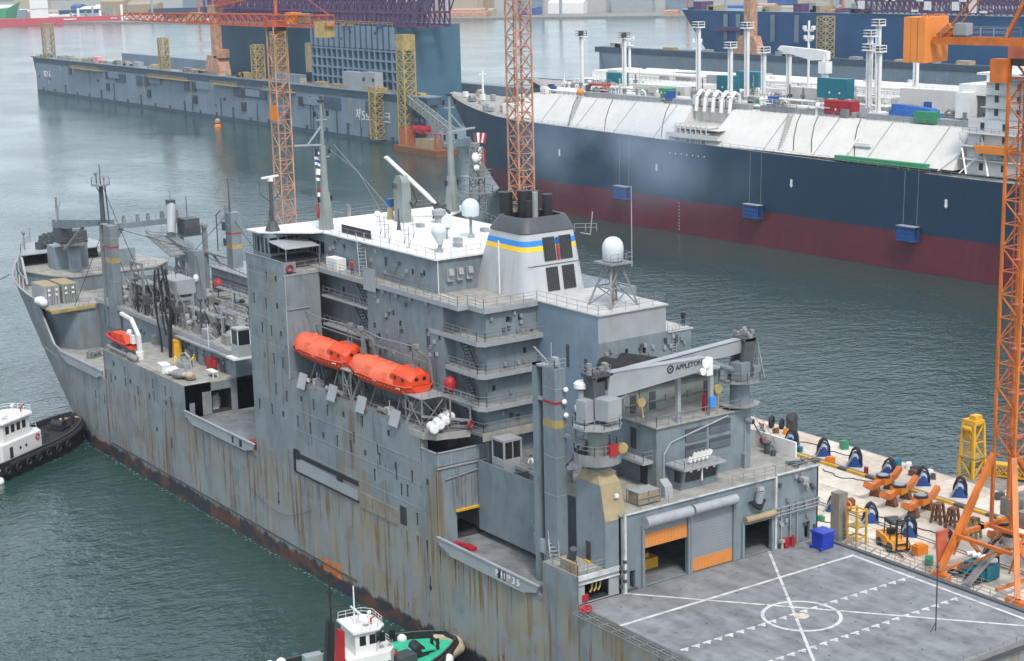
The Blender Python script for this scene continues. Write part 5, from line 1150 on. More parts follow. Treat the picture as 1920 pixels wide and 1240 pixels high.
# liferaft canisters in a slanting rack
RAFT = None; rl = ['outermost','second','third','innermost']
for i, (x, y) in enumerate([(26.0,15.9),(27.0,14.5),(28.1,13.1),(29.3,11.7)]):
    if RAFT is None:
        t = thing('liferaft_canister', '', 'liferaft', (0,0,0), 'white liferaft canisters', 0.0, True)
        b = B(); b.cyl((-.85,0,0),(.85,0,0),.52,.52,14); b.cyl((.85,0,0),(1.02,0,0),.52,.36,14); b.cyl((-.85,0,0),(-1.02,0,0),.52,.36,14); part('canister', b, M['white'], t, smooth=True)
        b = B()
        for s in (-.5,0,.5): b.cyl((s-.04,0,0),(s+.04,0,0),.535,.535,14)
        part('band', b, M['lightgrey'], t)
        b = B(); b.beam((-.6,-.3,-.45),(-.6,-.3,-1.0),.08); b.beam((.6,-.3,-.45),(.6,-.3,-1.0),.08); b.beam((-.6,.3,-.45),(-.6,.3,-1.0),.08); b.beam((.6,.3,-.45),(.6,.3,-1.0),.08); part('cradle', b, M['railgrey'], t)
        RAFT = t
    else: t = copy_tree(RAFT)
    t.location = (x, y, 25.45); t.rotation_euler = (0, 0, math.radians(-18)); t['label'] = 'white liferaft canister, %s of the slanting row of four beside the boats' % rl[i]
# containers on the forecastle
def container(name, label, x0, x1, y0, y1, z0, z1, m, top, gr=None, ribs=9, axis='x'):
    t = thing(name, label, 'container', ((x0+x1)/2,(y0+y1)/2,z0), gr); part('box', B().box(x0,x1,y0,y1,z0,z1), M[m], t)
    part('roof', B().box(x0+.02,x1-.02,y0+.02,y1-.02,z1,z1+.06), M[top], t)
    b = B()
    for i in range(ribs):
        x = x0+(x1-x0)*(i+.5)/ribs; b.box(x-.08,x+.08,y1,y1+.05,z0+.15,z1-.1); b.box(x-.08,x+.08,y0-.05,y0,z0+.15,z1-.1)
    part('corrugation', b, M[m], t)
    b = B().box(x0-.06,x0,(y0+y1)/2-.04,(y0+y1)/2+.04,z0,z1)
    for y in (y0+.5,y0+1.0,y1-.5,y1-1.0): b.box(x0-.08,x0-.01,y-.03,y+.03,z0+.1,z1-.1)
    part('door_bar', b, M['darkgrey'], t)
    return t
c1 = container('shipping_container', 'pale grey container with tan roof at the side rail, left one on the bow', 147.2,153.3,12.9,15.5,19.8,23.0,'lightgrey','rustcream','containers on the bow of the grey ship')
c2 = container('shipping_container', 'darker grey container, inboard one of the pair on the bow', 147.2,153.3,9.7,12.4,19.8,23.0,'pedestal','rustcream','containers on the bow of the grey ship')
for c, y in ((c1,14.7),(c1,13.4),(c2,11.8),(c2,10.6)):
    part('placard', B().box(147.08,147.12,y-.2,y+.2,22.2,22.6).box(147.08,147.12,y-.2,y+.2,21.4,21.75), M['white'], c)
solo('fender_buoy', 'lumpy white covered fender at the break of the bow bulwark', 'fender', B().ball((147.5,16.0,20.7),.8,10,6).ball((146.4,16.0,20.6),.7,10,6).ball((148.6,16.1,20.6),.7,10,6), M['white'], smooth=True)
# rescue boat in its davit
rb = thing('rescue_boat', 'small orange-red open rescue boat in its cradle by the forward rail', 'boat', (117.0,14.6,17.2))
b = B(); vs = []; sec = [(122.0,.25,19.1,19.4),(120.4,.9,18.6,19.3),(117,1.15,18.35,19.2),(112.6,1.05,18.35,19.1)]
for x, w, zk, zg in sec: vs += [(x,14.6-w,zg),(x,14.6-w*.8,(zk+zg)/2),(x,14.6,zk),(x,14.6+w*.8,(zk+zg)/2),(x,14.6+w,zg)]
b.mesh(vs, [(k*5+i,(k+1)*5+i,(k+1)*5+i+1,k*5+i+1) for k in range(3) for i in range(4)]+[(15,16,17,18,19)]); part('hull', b, M['orange'], rb, smooth=True)
b = B(); b.tube([(122,14.6,19.45),(120.4,15.5,19.4),(117,15.75,19.3),(112.6,15.65,19.2)],.24,8); b.tube([(122,14.6,19.45),(120.4,13.7,19.4),(117,13.45,19.3),(112.6,13.55,19.2)],.24,8); part('buoyancy_tube', b, M['red'], rb, smooth=True)
b = B().prism([(119.8,19.2),(118.8,20.3),(114.4,20.5),(113.6,19.2)], 'y', 13.9, 15.3); part('orange_cover', b, M['orange'], rb); part('outboard_engine', B().cbox((112.7,14.4,20.0),(.9,.7,1.3)).ball((114.4,14.2,20.7),.55,8,6), M['white'], rb)
b = B()
for x in (119.6,114.5): b.box(x-.2,x+.2,13.7,15.5,17.2,18.4)
b.beam((120,15.7,18.0),(113,15.7,17.9),.3); part('cradle', b, M['lightgrey'], rb)
dv = solo('boat_davit', 'white cranked davit arm standing behind the orange rescue boat', 'davit', B().beam((111.0,14.2,17.2),(110.8,14.3,21.0),.55).beam((110.8,14.3,20.8),(113.6,14.2,23.0),.5,.5).beam((113.4,14.2,22.9),(117.4,14.2,23.2),.45,.45).cyl((111,14.2,17.2),(111,14.2,18.4),.6,.6,10), M['white'])
solo('ship_fender', 'grey cylindrical fender lying beside the rescue boat cradle', 'fender', B().cyl((112.0,15.5,17.8),(109.6,15.5,17.75),.5,.5,10).ball((109.6,15.5,17.75),.5,10,6).ball((112,15.5,17.8),.5,10,6), M['railgrey'], smooth=True)
solo('hose_tub', 'yellow hose bin behind the white davit', 'bin', B().cyl((109.2,9.0,17.2),(109.2,9.0,19.6),.75,.75,12).cyl((109.2,9,19.6),(109.2,9,19.75),.8,.8,12), M['yellow'])
# white covered bundles along the side deck edge
def bundle(x, y, z, s, label, m='white', seed=1):
    random.seed(seed); b = B()
    for k in range(5): b.ball((x+random.uniform(-.6,.6)*s, y+random.uniform(-.4,.4)*s, z+.45*s+random.uniform(0,.3)*s), random.uniform(.45,.7)*s, 8, 6, .8)
    return solo('covered_bundle', label, 'bundle', b, M[m], 'covered bundles by the side rail', True)
solo('white_chest', 'white plastic chest at the side rail below the black hoses', 'chest', B().cbox((101.0,14.7,17.8),(2.4,1.2,1.15),-.15).cbox((101.0,14.7,18.42),(2.5,1.3,.12),-.15), M['white'])
bundle(98.2,14.6,17.2,1.15,'white wrapped bundle next to the white chest', 'white', 2); bundle(96.0,14.6,17.2,1.25,'grey net bundle at the side rail','railgrey',3); bundle(94.4,14.0,17.2,1.05,'tan wrapped bundle nearest the deck corner','tan',4)
solo('work_bench', 'small white-topped bench near the inboard wall of the side deck', 'bench', B().box(92.9,95.2,9.9,10.9,18.0,18.12).box(93,93.1,10,10.1,17.2,18).box(95,95.1,10,10.1,17.2,18).box(93,93.1,10.7,10.8,17.2,18).box(95,95.1,10.7,10.8,17.2,18), M['white'])
solo('fire_cabinet', 'red cabinet against the inboard wall of the side deck', 'cabinet', B().cbox((97.0,9.1,18.2),(1.6,.9,2.0)).cyl((95.9,9.1,18.0),(95.9,9.1,19.0),.35,.35,10), M['red'])
solo('hose_rack', 'curved pipe rack with loops beside the two crew in yellow', 'rack', B().tube([(103.5,11.0,17.2),(103.3,11,18.8),(101.8,11,19.4),(100.2,11,18.9),(99.8,11,17.2)],.14,6).tube([(102.6,11.4,17.2),(102.2,11.4,18.7),(101,11.4,18.9)],.1,6).cbox((101.8,11.4,17.6),(2.6,.8,.7)), M['lightgrey'])
solo('signal_balloon', 'red round signal ball standing on the far cargo deck', 'ball', B().ball((128.6,-7.2,23.3),.95,12,8).cyl((128.6,-7.2,21),(128.6,-7.2,22.5),.12), M['red'], smooth=True)
for x, y, r, z in [(92.6,14.6,.35,12.45),(71.8,14.8,.45,12.45),(123,14.2,.4,12.45)]:
    solo('mooring_bollard', {92.6:'red painted bollard inside the forward end of the midships side opening', 71.8:'white-topped red bollard at the aft end of the midships side deck', 123:'white capped bollard on the low side deck near the bow'}[x], 'bollard', B().cyl((x,y,z),(x,y,z+.9),r,r,12).cyl((x+1.2,y,z),(x+1.2,y,z+.9),r,r,12).box(x-.6,x+1.8,y-.5,y+.5,z,z+.1).cyl((x,y,z+.9),(x,y,z+1.0),r*1.25,r*1.25,12), M['red' if x != 123 else 'white'])
solo('cargo_pallet', 'wooden crate standing on the aft side deck', 'crate', B().box(13.4,15.4,8.2,10.0,12.6,12.8).box(13.4,15.4,8.2,10.0,13.3,13.5).box(13.5,15.3,8.3,9.9,12.8,13.3).box(13.4,13.6,8.2,10,12.45,12.6).box(15.2,15.4,8.2,10,12.45,12.6), M['rustcream'])
solo('fire_hose_box', 'red hose boxes on deck at the front of the aft bay doorway', 'hose', B().cbox((23.4,14.9,12.7),(1.0,.8,.5)).cbox((21.9,14.3,12.65),(1.6,.9,.4)).cyl((22.6,14.6,12.45),(22.6,14.6,12.95),.3), M['red'])
for i, (x, y, s) in enumerate([(94,10.4,1.0),(94.4,11.6,.9),(95,9.7,1.2),(95.5,12.6,1.1),(93.6,12.9,.8)]):
    solo('storage_drum', ['white box with a smaller one on top, leftmost in the dark midships bay','short white drum second from the left in the dark midships bay','tall white double box in the middle of the dark midships bay','white drum at the right in the dark midships bay','small white double box at the left wall of the dark midships bay'][i], 'drum', B().cyl((x,y,12.5),(x,y,12.5+s*1.5),.4*s,.4*s,12).cyl((x,y,12.5+s*1.5),(x,y,12.6+s*1.5),.42*s,.42*s,12) if i % 2 else B().cbox((x,y,13.2),(1.1,.9,1.4)).cbox((x,y,14.2),(.8,.7,.6)), M['white'], 'white drums in the dark bay')
solo('waste_bin', 'blue lidded plastic bin on the helicopter deck by the far corner of the hangar', 'bin', B().prism([(-2.1,13.3),(-3.5,13.3),(-3.65,15.0),(-1.95,15.0)], 'y', -14.9, -13.2).cbox((-2.8,-14.05,15.1),(1.9,1.9,.22)).cyl((-2.1,-13.2,13.45),(-2.1,-12.95,13.45),.2,.2,8).cyl((-3.5,-13.2,13.45),(-3.5,-12.95,13.45),.2,.2,8), mat('blue_plastic', (.012,.035,.33), .45, .1, 1))
part('label_sticker', B().box(-3.72,-3.66,-13.9,-13.4,14.3,14.7), M['white'], [o for o in COL.objects if o.name == 'waste_bin'][0]) if False else None
solo('fire_extinguisher', 'red extinguishers on the hangar wall right of the low roller door', 'extinguisher', B().cyl((-.5,-11.9,13.27),(-.5,-11.9,14.3),.25,.25,10).cyl((-.5,-11.9,14.3),(-.5,-11.9,14.5),.1,.1,8).cbox((-.4,-11.0,13.8),(.5,.6,1.0)), M['red'])
solo('hydrant_post', 'tan post with valve beside the low right roller door', 'hydrant', B().cyl((-.6,-10.3,13.27),(-.6,-10.3,14.4),.14,.14,8).cbox((-.6,-10.3,14.2),(.4,.5,.3)), M['tan'])
solo('fire_hose_box', 'red valve wheel and pink hose at the port corner of the helicopter deck', 'hose', B().torus((-1.6,16.4,13.5),.55,.12,(0,.3,1)).cyl((-1.6,16.4,13.2),(-1.6,16.4,13.6),.4,.3,8).cbox((.2,15.2,13.8),(.4,.7,.7)), M['red'])
# starboard bulwark with lifebuoy
solo('lifebuoy', 'red and white lifebuoy on the white bulwark beyond the louvred house', 'lifebuoy', B().torus((8.1,-15.6,22.2),.42,.11,(0,1,0)), M['red'], smooth=True)
b = B().box(3.2,16,-15.95,-15.75,21.4,23.1); sp('starboard_bulwark', b, 'white')
b = B(); stair(b, (6.0,-15.2,21.4), (9.8,-16.2,23.8), .7, 8); sp('boarding_ladder', b, 'railgrey')
solo('mooring_bollard', 'dark twin bollard on the hangar roof in front of the white bulwark', 'bollard', B().cyl((6.3,-14.5,21.4),(6.3,-14.5,22.6),.32,.32,12).cyl((6.3,-14.5,22.6),(6.3,-14.5,22.75),.5,.5,12).cyl((5.3,-14.5,21.4),(5.3,-14.5,22.0),.3,.3,12), M['darkgrey'])
b = B()
for k in range(7): b.cbox((.9+.5*(k%3),-13.2-.45*k,21.6),(1.6,.16,.14), .5*k)
solo('scrap_net', 'dark tangle of netting on the far corner of the hangar roof', 'netting', b, M['darkgrey'])
gen = thing('generator', 'small pale generator in a tubular frame at the edge of the hangar roof', 'generator', (1.6,6.6,21.4)); part('engine', B().cbox((1.6,6.6,22.1),(1.6,2.6,1.2)), M['rustcream'], gen); part('lid', B().cbox((1.6,6.6,22.75),(1.7,2.7,.1)), M['lightgrey'], gen)
b = B()
for y in (5.2,6.6,8.0): b.beam((.7,y,21.4),(.7,y,22.9),.09); b.beam((2.5,y,21.4),(2.5,y,22.9),.09)
for z in (21.6,22.2): b.beam((.7,5.2,z),(.7,8,z),.09)
part('frame', b, M['railgrey'], gen)
solo('vent_cowl', 'white slanted cowl beside the generator on the hangar roof', 'vent', B().prism([(2.4,21.4),(1.0,21.4),(1.2,22.6),(2.0,23.2)], 'y', 3.2, 4.2), M['lightgrey'])
b = B()
for z in range(8): b.beam((4.6,8.6,21.5+z*.45),(4.6,9.3,21.5+z*.45),.06)
b.beam((4.6,8.6,21.4),(4.6,8.6,25.4),.08); b.beam((4.6,9.3,21.4),(4.6,9.3,25.4),.08); b.beam((5.2,8.6,21.4),(5.2,8.6,25),.08); solo('ladder', 'red ladder standing behind the crane column', 'ladder', b, M['red'])
random.seed(9)
for i in range(16):
    x = random.uniform(6.5,12); y = random.uniform(4.5,10); b = B()
    if i % 3 == 0: b.cyl((x,y,21.2),(x,y,22.4+i*.05),.4,.4,10).lathe((x,y,22.4+i*.05),[(.6,0),(.6,.3),(.3,.5)],10)
    elif i % 3 == 1: b.beam((x,y,21.2),(x,y,25+random.uniform(0,2.5)),.28); b.cbox((x,y,24),(.6,.5,.7))
    else: b.cbox((x,y,22),(1.4,1.0,1.6))
    sp('deck_fitting', b, random.choice(['railgrey','darkgrey','lightgrey']))
solo('lifebuoy', 'red and white lifebuoy at the aft corner of the bridge wing', 'lifebuoy', B().torus((58.75,15.3,38.3),.42,.11,(1,0,0)), M['red'], smooth=True)
solo('lifebuoy', 'red lifebuoy on the lower balcony rail beside the liferafts', 'lifebuoy', B().torus((25.3,11.5,25.2),.42,.11,(1,.4,0)), M['red'], smooth=True)
solo('equipment_cover', 'dark red covered instrument on a post at the second balcony rail', 'cover', B().lathe((29.6,11.2,27.35),[(.12,0),(.12,.7),(.6,.9),(.75,1.7),(.5,2.2),(.05,2.4)],12), M['red'], smooth=True)
part('x', B(), M['white'], SHIP) if False else None
fend = shared('fender_body', B().cyl((-1.9,0,0),(1.9,0,0),.95,.95,16).cyl((1.9,0,0),(2.3,0,0),.95,.45,16).cyl((-1.9,0,0),(-2.3,0,0),.95,.45,16), M['rubber'], True)
for i, (x, y) in enumerate([(11.0,2.3),(11.2,-.6)]):
    o = bpy.data.objects.new('rubber_fender', fend); COL.objects.link(o); o.location = (x, y, 33.35-.95+.2); o.rotation_euler = (0, 0, math.radians(196+i*6)); o.scale = (1.05,1.15,1.15); o['category'] = 'fender'
    o['label'] = ['large black rubber fender lying behind the crane boom, the one nearer the port side', 'large black rubber fender lying behind the crane boom, the one nearer the starboard side'][i]; o['group'] = 'black fenders behind the crane boom'
# signal flags
def flag(label, x, y, z, w, h, cols, drift=(0,0), vertical=False):
    n = 6; bs = B(); mats = [M[c] if isinstance(c, str) else c for c in cols]; k = len(cols)
    for j in range(k):
        for i in range(n):
            u0, u1 = i/n, (i+1)/n; bs.m = j
            def P(u, v_): return (x+.12*math.sin(u*7+v_*3), y-u*w*(1-.15*v_), z-v_*h-.18*u*u*h)
            if vertical:
                a0, a1 = (j+u0)/k, (j+u1)/k; bs.quad(P(a0,0),P(a1,0),P(a1,1),P(a0,1))
            else: bs.quad(P(u0,j/k),P(u1,j/k),P(u1,(j+1)/k),P(u0,(j+1)/k))
    o = solo('signal_flag', label, 'flag', bs, mats, 'signal flags'); return o
flag('white signal flag with dark blue squares, highest on the left mast halyard', 62.6,9.1,51.8,.8,1.7,['white','blue','white','blue','white'])
flag('white signal flag with a small dark mark below the chequered one', 62.6,9.0,49.6,1.0,1.5,['white','white','darkgrey','white'])
flag('red, white and blue striped flag low on the left mast halyard', 62.6,8.9,47.0,1.05,1.6,['red','white','white','blue'])
flag('red and white flag lowest on the left mast halyard', 62.6,9.2,45.2,.9,1.8,['red','white'],vertical=True)
flag('red flag with white patches at the yard of the right mast', 64.3,-15.9,52.0,1.9,1.3,['red','white','red','white','red'],vertical=True)
flag('half white half red flag below the patched red one', 64.3,-16.2,50.1,1.4,2.2,['white','red'],vertical=True)
b = B().tube([(62.6,9.2,52.6),(62.6,9.0,43)],.03); b.tube([(64.3,-15.7,52.1),(64.3,-16.6,44)],.03); b.tube([(62.5,6.4,52.4),(58,1,44)],.03); b.tube([(62.5,8,52.6),(61,4,49),(60,1,43)],.025); sp('halyard', b, 'lightgrey')
# people
def person(label, loc, rz, top, legs, head='skin', hat=None, lean=0.0, arms=(.25,.25), group=None):
    pts = [(0,0,.95),(lean*.5,0,1.2),(lean,0,1.45),(lean*1.1,0,1.58),(lean*1.25,0,1.72)]
    ed = [(0,1),(1,2),(2,3),(3,4)]; rad = [.15,.15,.17,.065,.115]
    for s in (1,-1):
        i = len(pts); pts += [(lean+.02,s*.2,1.42),(lean+.08+arms[0]*.3,s*.27,1.15),(lean+arms[1],s*.24,.95),(0,s*.1,.88),(.03,s*.11,.48),(0,s*.12,.08),(.14,s*.13,.03)]
        ed += [(2,i),(i,i+1),(i+1,i+2),(0,i+3),(i+3,i+4),(i+4,i+5),(i+5,i+6)]; rad += [.075,.055,.045,.1,.075,.055,.045]
    me = bpy.data.meshes.new('person'); me.from_pydata(pts, ed, []); o = bpy.data.objects.new('tmp_person', me); COL.objects.link(o)
    sk = o.modifiers.new('s', 'SKIN'); me.update()
    for v, r in zip(me.skin_vertices[0].data, rad): v.radius = (r, r)
    me.skin_vertices[0].data[0].use_root = True
    ss = o.modifiers.new('u', 'SUBSURF'); ss.levels = 1; ss.render_levels = 1
    m2 = bpy.data.meshes.new_from_object(o.evaluated_get(bpy.context.evaluated_depsgraph_get())); bpy.data.objects.remove(o)
    m2.materials.clear(); [m2.materials.append(M[k]) for k in (legs, top, head)]
    for p in m2.polygons: p.material_index = 2 if p.center.z > 1.56 or (abs(p.center.y) > .19 and p.center.z < 1.0 and p.center.z > .85) else (1 if p.center.z > .93 else 0); p.use_smooth = True
    r = bpy.data.objects.new('person', m2); COL.objects.link(r); r.location = loc; r.rotation_euler = (0,0,rz); r['label'] = label; r['category'] = 'person'; ORI[r.name] = Vector((0,0,0))
    if group: r['group'] = group
    part('helmet' if hat else 'hair', B().lathe((lean*1.3,0,1.76), [(.135,-.02),(.14,.02),(.12,.09),(.06,.135),(.01,.145)], 10), M[hat or 'black'], r, smooth=True)
    return r
person('person in dark clothes standing at the corner of the small starboard platform', (14.4,-9.5,34.95), 2.6, 'cloth_dark', 'cloth_dark')
person('crew member in yellow oilskins and helmet left of the pipe rack', (103.6,11.9,17.2), -2.0, 'cloth_yellow', 'cloth_yellow', hat='yellow', lean=.12)
person('crew member in yellow top bending over the pipe rack', (101.6,10.2,17.2), -2.6, 'cloth_yellow', 'cloth_dark', hat='yellow', lean=.4)
person('person in dark red jacket on the bridge deck at the foot of the stair', (51.7,10.6,37.97), 2.2, 'red', 'cloth_dark')
person('crew member in pale overalls leaning on the rail behind the control cabin', (17.6,8.7,21.2), 1.9, 'white', 'lightgrey', lean=.3)
person('crew member in pale overalls standing behind the one leaning on the rail', (16.6,8.2,21.2), 2.4, 'lightgrey', 'cloth_dark', lean=.1)
# ================================================================ water, pier
def water():
    m = bpy.data.materials.new('harbour_water'); m.use_nodes = True; N = m.node_tree.nodes; L = m.node_tree.links; p = N['Principled BSDF']
    p.inputs['Base Color'].default_value = (.020,.050,.046,1); p.inputs['Roughness'].default_value = .10; p.inputs['IOR'].default_value = 1.5
    g = N.new('ShaderNodeNewGeometry')
    def nz(sc, vec, det, rot=0.):
        mp = N.new('ShaderNodeMapping'); mp.inputs['Scale'].default_value = vec; mp.inputs['Rotation'].default_value = (0,0,rot); L.new(g.outputs['Position'], mp.inputs[0])
        n = N.new('ShaderNodeTexNoise'); n.inputs['Scale'].default_value = sc; n.inputs['Detail'].default_value = det; n.inputs['Roughness'].default_value = .6; L.new(mp.outputs[0], n.inputs[0]); return n.outputs[0]
    def ma(op, a, b):
        q = N.new('ShaderNodeMath'); q.operation = op
        for i, v in ((0,a),(1,b)):
            if isinstance(v, float): q.inputs[i].default_value = v
            else: L.new(v, q.inputs[i])
        return q.outputs[0]
    h = ma('ADD', ma('MULTIPLY', nz(.36, (1,.6,1), 3., .6), 1.5), ma('MULTIPLY', nz(1.0, (1,.65,1), 3., -.3), .62))
    h = ma('ADD', h, ma('MULTIPLY', nz(.03, (1,1,1), 2.), 1.5))
    r = N.new('ShaderNodeMapRange'); r.inputs[1].default_value = .35; r.inputs[2].default_value = .65; r.inputs[3].default_value = .22; r.inputs[4].default_value = 1.0; L.new(nz(.014, (1,1.6,1), 3., .4), r.inputs[0])
    sxw = N.new('ShaderNodeSeparateXYZ'); L.new(g.outputs['Position'], sxw.inputs[0]); cal = N.new('ShaderNodeMapRange'); cal.inputs[1].default_value = 110; cal.inputs[2].default_value = 420; cal.inputs[3].default_value = 1.0; cal.inputs[4].default_value = .36; L.new(sxw.outputs[0], cal.inputs[0])
    bn = N.new('ShaderNodeBump'); bn.inputs['Distance'].default_value = 1.0; L.new(h, bn.inputs['Height']); L.new(ma('MULTIPLY', ma('MULTIPLY', r.outputs[0], .62), cal.outputs[0]), bn.inputs['Strength'])
    L.new(bn.outputs[0], p.inputs['Normal']); return m
M['water'] = water()
b = B().quad((-900,-2600,0),(4200,-2600,0),(4200,2600,0),(-900,2600,0)); setting('water', b, M['water'])
PZ = 3.2
b = B().box(-220,216,-68.5,-17.3,-4,PZ-.25); b.box(-220,27,-77,-68.5,-4,PZ-.25); setting('quay_wall', b, M['concretewall'])
pv = setting('quay', B().box(-220,216,-68.5,-17.3,PZ-.24,PZ-.02).box(-220,27,-77,-68.52,PZ-.24,PZ-.02), M['concretewall'])
sl_ = [shared('paving_slab', B().box(-3.96,3.96,-3.96,3.96,-.1,0.0), m_) for m_ in (M['concrete'], mat('pinkish_concrete', (.48,.40,.33), .9, .12, .3, grime=.3), mat('pale_concrete', (.56,.50,.43), .9, .12, .3, grime=.3))]
random.seed(3)
nslab = 0
for i in range(12):
    for j in range(6):
        o = piece('paving_slab', random.choice(sl_), pv, (-26+i*8, -22-j*8-2.2, PZ)); o.location.z += -.004*random.random()
for i in range(6): piece('paving_slab', random.choice(sl_), pv, (-26+i*8, -72.6, PZ))
b = B().box(66,216,-68.5,-17.3,PZ-.02,PZ-.001).box(-220,-30,-77,-17.3,PZ-.02,PZ-.001); part('quay_surface', b, M['concrete'], pv)
b = B()
for y in (-36.2, -60.0):
    for dy in (-.09,.09): b.box(-200,210,y+dy-.04,y+dy+.04,PZ,PZ+.1)
    b.box(-200,210,y-.5,y+.5,PZ,PZ+.02)
for dy in (-46.3,-45.6): b.box(-60,30,dy-.05,dy+.05,PZ,PZ+.12)
setting('crane_rail', b, M['steel'])
b = B()
x = -10.
i = 0
YK = []
while x < 66:
    b.m = 0 if i % 3 else 1; b.box(x, x+1.7, -59.3,-58.75,PZ,PZ+.35); x += 1.75; i += 1
kb = setting('kerb', b, [M['yellow'], M['darkgrey']])
b = B(); rail(b, [(60,-36.9,PZ),(-30,-36.9,PZ)], 1.0, .035, 2.4); solo('quay_fence', 'low grey pipe fence along the quay beyond the helicopter deck', 'fence', b, M['railgrey'])
# hose reel stands in two rows
def reelstand(i, x, y, row):
    global RS
    if RS is None:
        t = thing('reel_stand', '', 'reel stand', (0,0,0), 'blue reel stands on the quay', 0.0, True)
        b = B()
        for s in (-.7,.7): b.prism([(-1.15,0),(1.15,0),(.25,1.5),(-.25,1.5)], 'y', s-.06, s+.06)
        b.box(-1.2,1.2,-.8,.8,0,.25); part('frame', b, M['blue'], t)
        part('drum', B().cyl((0,-.55,1.35),(0,.55,1.35),.75,.75,16), M['blue'], t); part('disc', B().cyl((0,.58,1.4),(0,.66,1.4),.55,.55,16).cyl((0,-.66,1.4),(0,-.58,1.4),.55,.55,16).cyl((-.66,-.1,1.4),(-.8,-.1,1.4),.5,.5,16), M['dome'], t)
        b = B(); 
        for s in (-.42,-.14,.14,.42): b.tube([(-1.0,s,.4),(-.95,s,1.5),(-.55,s,2.35),(0,s,2.65),(.55,s,2.3),(.95,s,1.4),(1.05,s,.3)],0.17,6)
        part('hose', b, M['hose'], t); part('brace', B().beam((1.3,.7,0),(.3,.7,1.8),.12).beam((1.3,-.7,0),(.3,-.7,1.8),.12).beam((.2,.9,2.2),(1.5,1.2,0),.14), M['lightgrey'], t); RS = t
    else: t = copy_tree(RS)
    t.location = (x, y, PZ); t.scale = (.84,.84,.9+.06*(i % 3)); t.rotation_euler = (0,0,math.radians(25+13*((i*5) % 3))); t['label'] = 'blue reel stand looped with black hose, %s' % row
RS = None
nm = ['first','second','third','fourth','fifth','sixth']
for i, (x, y) in enumerate([(51.6,-62.2),(44.8,-61.9),(38.3,-61.7),(32.4,-62.2),(26.5,-62.4),(20.0,-62.4)]): reelstand(i, x, y, '%s from the left along the yellow kerb' % nm[i])
for i, (x, y) in enumerate([(26.0,-45.2),(20.1,-45.6),(13.5,-45.5),(7.7,-45.6),(.7,-45.4)]): reelstand(i, x, y, '%s from the left in the nearer row' % nm[i])
# orange lifting beams on trestles
def liftbeam(x, y, rz, label):
    t = thing('lifting_beam', label, 'beam', (x,y,PZ), 'orange lifting beams on the quay', rz)
    b = B()
    for s in (1,-1): b.beam((0,s*.6,1.7),(0,s*3.1,1.5),.75,.8); b.beam((0,s*3.1,1.5),(0,s*4.6,2.3),.7,.75)
    part('arm', b, M['craneor'], t); part('centre_block', B().cbox((0,0,1.75),(1.7,1.8,.9)), M['doororange'], t)
    part('cover', B().lathe((0,0,2.42),[(.72,0),(.76,.1),(.62,.16)],14), M['lightgrey'], t); part('pad', B().cyl((0,0,2.18),(0,0,2.42),.98,.98,14), M['black'], t)
    b = B()
    for s in (1.9,-1.9):
        b.prism([(-.8,0),(.8,0),(.45,1.2),(-.45,1.2)], 'y', s-.4, s+.4)
    part('trestle', b, M['rustbrown'], t); return t
liftbeam(27.6,-55.8,math.radians(14),'orange cranked lifting beam with grey cap, farthest of the three together')
liftbeam(23.4,-54.4,math.radians(14),'orange cranked lifting beam with grey cap, middle of the three together')
liftbeam(18.6,-53.2,math.radians(14),'orange cranked lifting beam with grey cap, nearest of the three together')
liftbeam(5.2,-53.0,math.radians(20),'orange cranked lifting beam partly behind the crane leg')
def trestle(x, y, m, label):
    t = thing('trestle', label, 'trestle', (x,y,PZ), 'empty trestles on the quay', .2); b = B()
    for sx in (-.7,.7):
        for sy in (-.6,.6): b.beam((sx,sy,0),(sx*.55,sy*.7,2.5),.28)
    for z in (.8,1.7): b.cbox((0,0,z),(1.1,1.1,.14))
    part('frame', b, M[m], t); part('cap', B().cbox((0,0,2.55),(1.0,1.1,.16)), M['rustbrown'], t)
trestle(14.6,-52.0,'rustbrown','rusty brown trestle, left one of a pair beside the orange beams'); trestle(12.2,-52.0,'rustbrown','rusty brown trestle, right one of a pair beside the orange beams'); trestle(8.0,-51.0,'craneye','weathered yellow trestle right of the brown pair')
# forklift
fk = thing('forklift', 'large orange-yellow forklift truck carrying a stack of black rollers', 'forklift', (11.6,-40.6,PZ), None, math.radians(160))
part('body', B().prism([(-2.5,.5),(-2.5,1.5),(-1.9,1.75),(.2,1.6),(.6,1.3),(2.0,1.2),(2.0,.5)], 'y', -1.1, 1.1).prism([(-2.7,.6),(-2.7,1.6),(-1.7,1.8),(-1.7,.6)], 'y', -1.0, 1.0), mat('forklift_orange', (.78,.31,.03), .4, .08, 1), fk)
for x, y, r in ((1.3,1.15,.62),(1.3,-1.15,.62),(-1.5,1.1,.52),(-1.5,-1.1,.52)):
    w = part('wheel', B().cyl((x,y-.2,r),(x,y+.2,r),r,r,16), M['rubber'], fk); part('rim', B().cyl((x,y-.22,r),(x,y+.22,r),r*.5,r*.5,12), M['darkgrey'], w)
b = B()
for y in (-.7,.7): b.beam((2.2,y,.2),(2.1,y,4.4),.2); b.beam((2.5,y,.3),(3.9,y,.3),.2,.1)
for z in (1.2,2.6,4.2): b.beam((2.15,-.7,z),(2.15,.7,z),.16)
part('mast', b, M['black'], fk)
b = B()
for sx in (-1.0,.6):
    for sy in (-.8,.8): b.beam((sx,sy,1.4),(sx*.9,sy*.9,3.3),.1)
b.cbox((-.2,0,3.35),(1.7,1.6,.12)); b.cbox((-.7,0,1.9),(.7,.8,.9)); part('cab_guard', b, M['black'], fk)
b = B()
for k in range(6): b.cyl((-.9+.42*k,-.75,3.55+.1*(k%2)),(-.9+.42*k,.75,3.55+.1*(k%2)),.26,.26,10)
solo_fk = part('roller_stack', b, M['darkgrey'], fk)
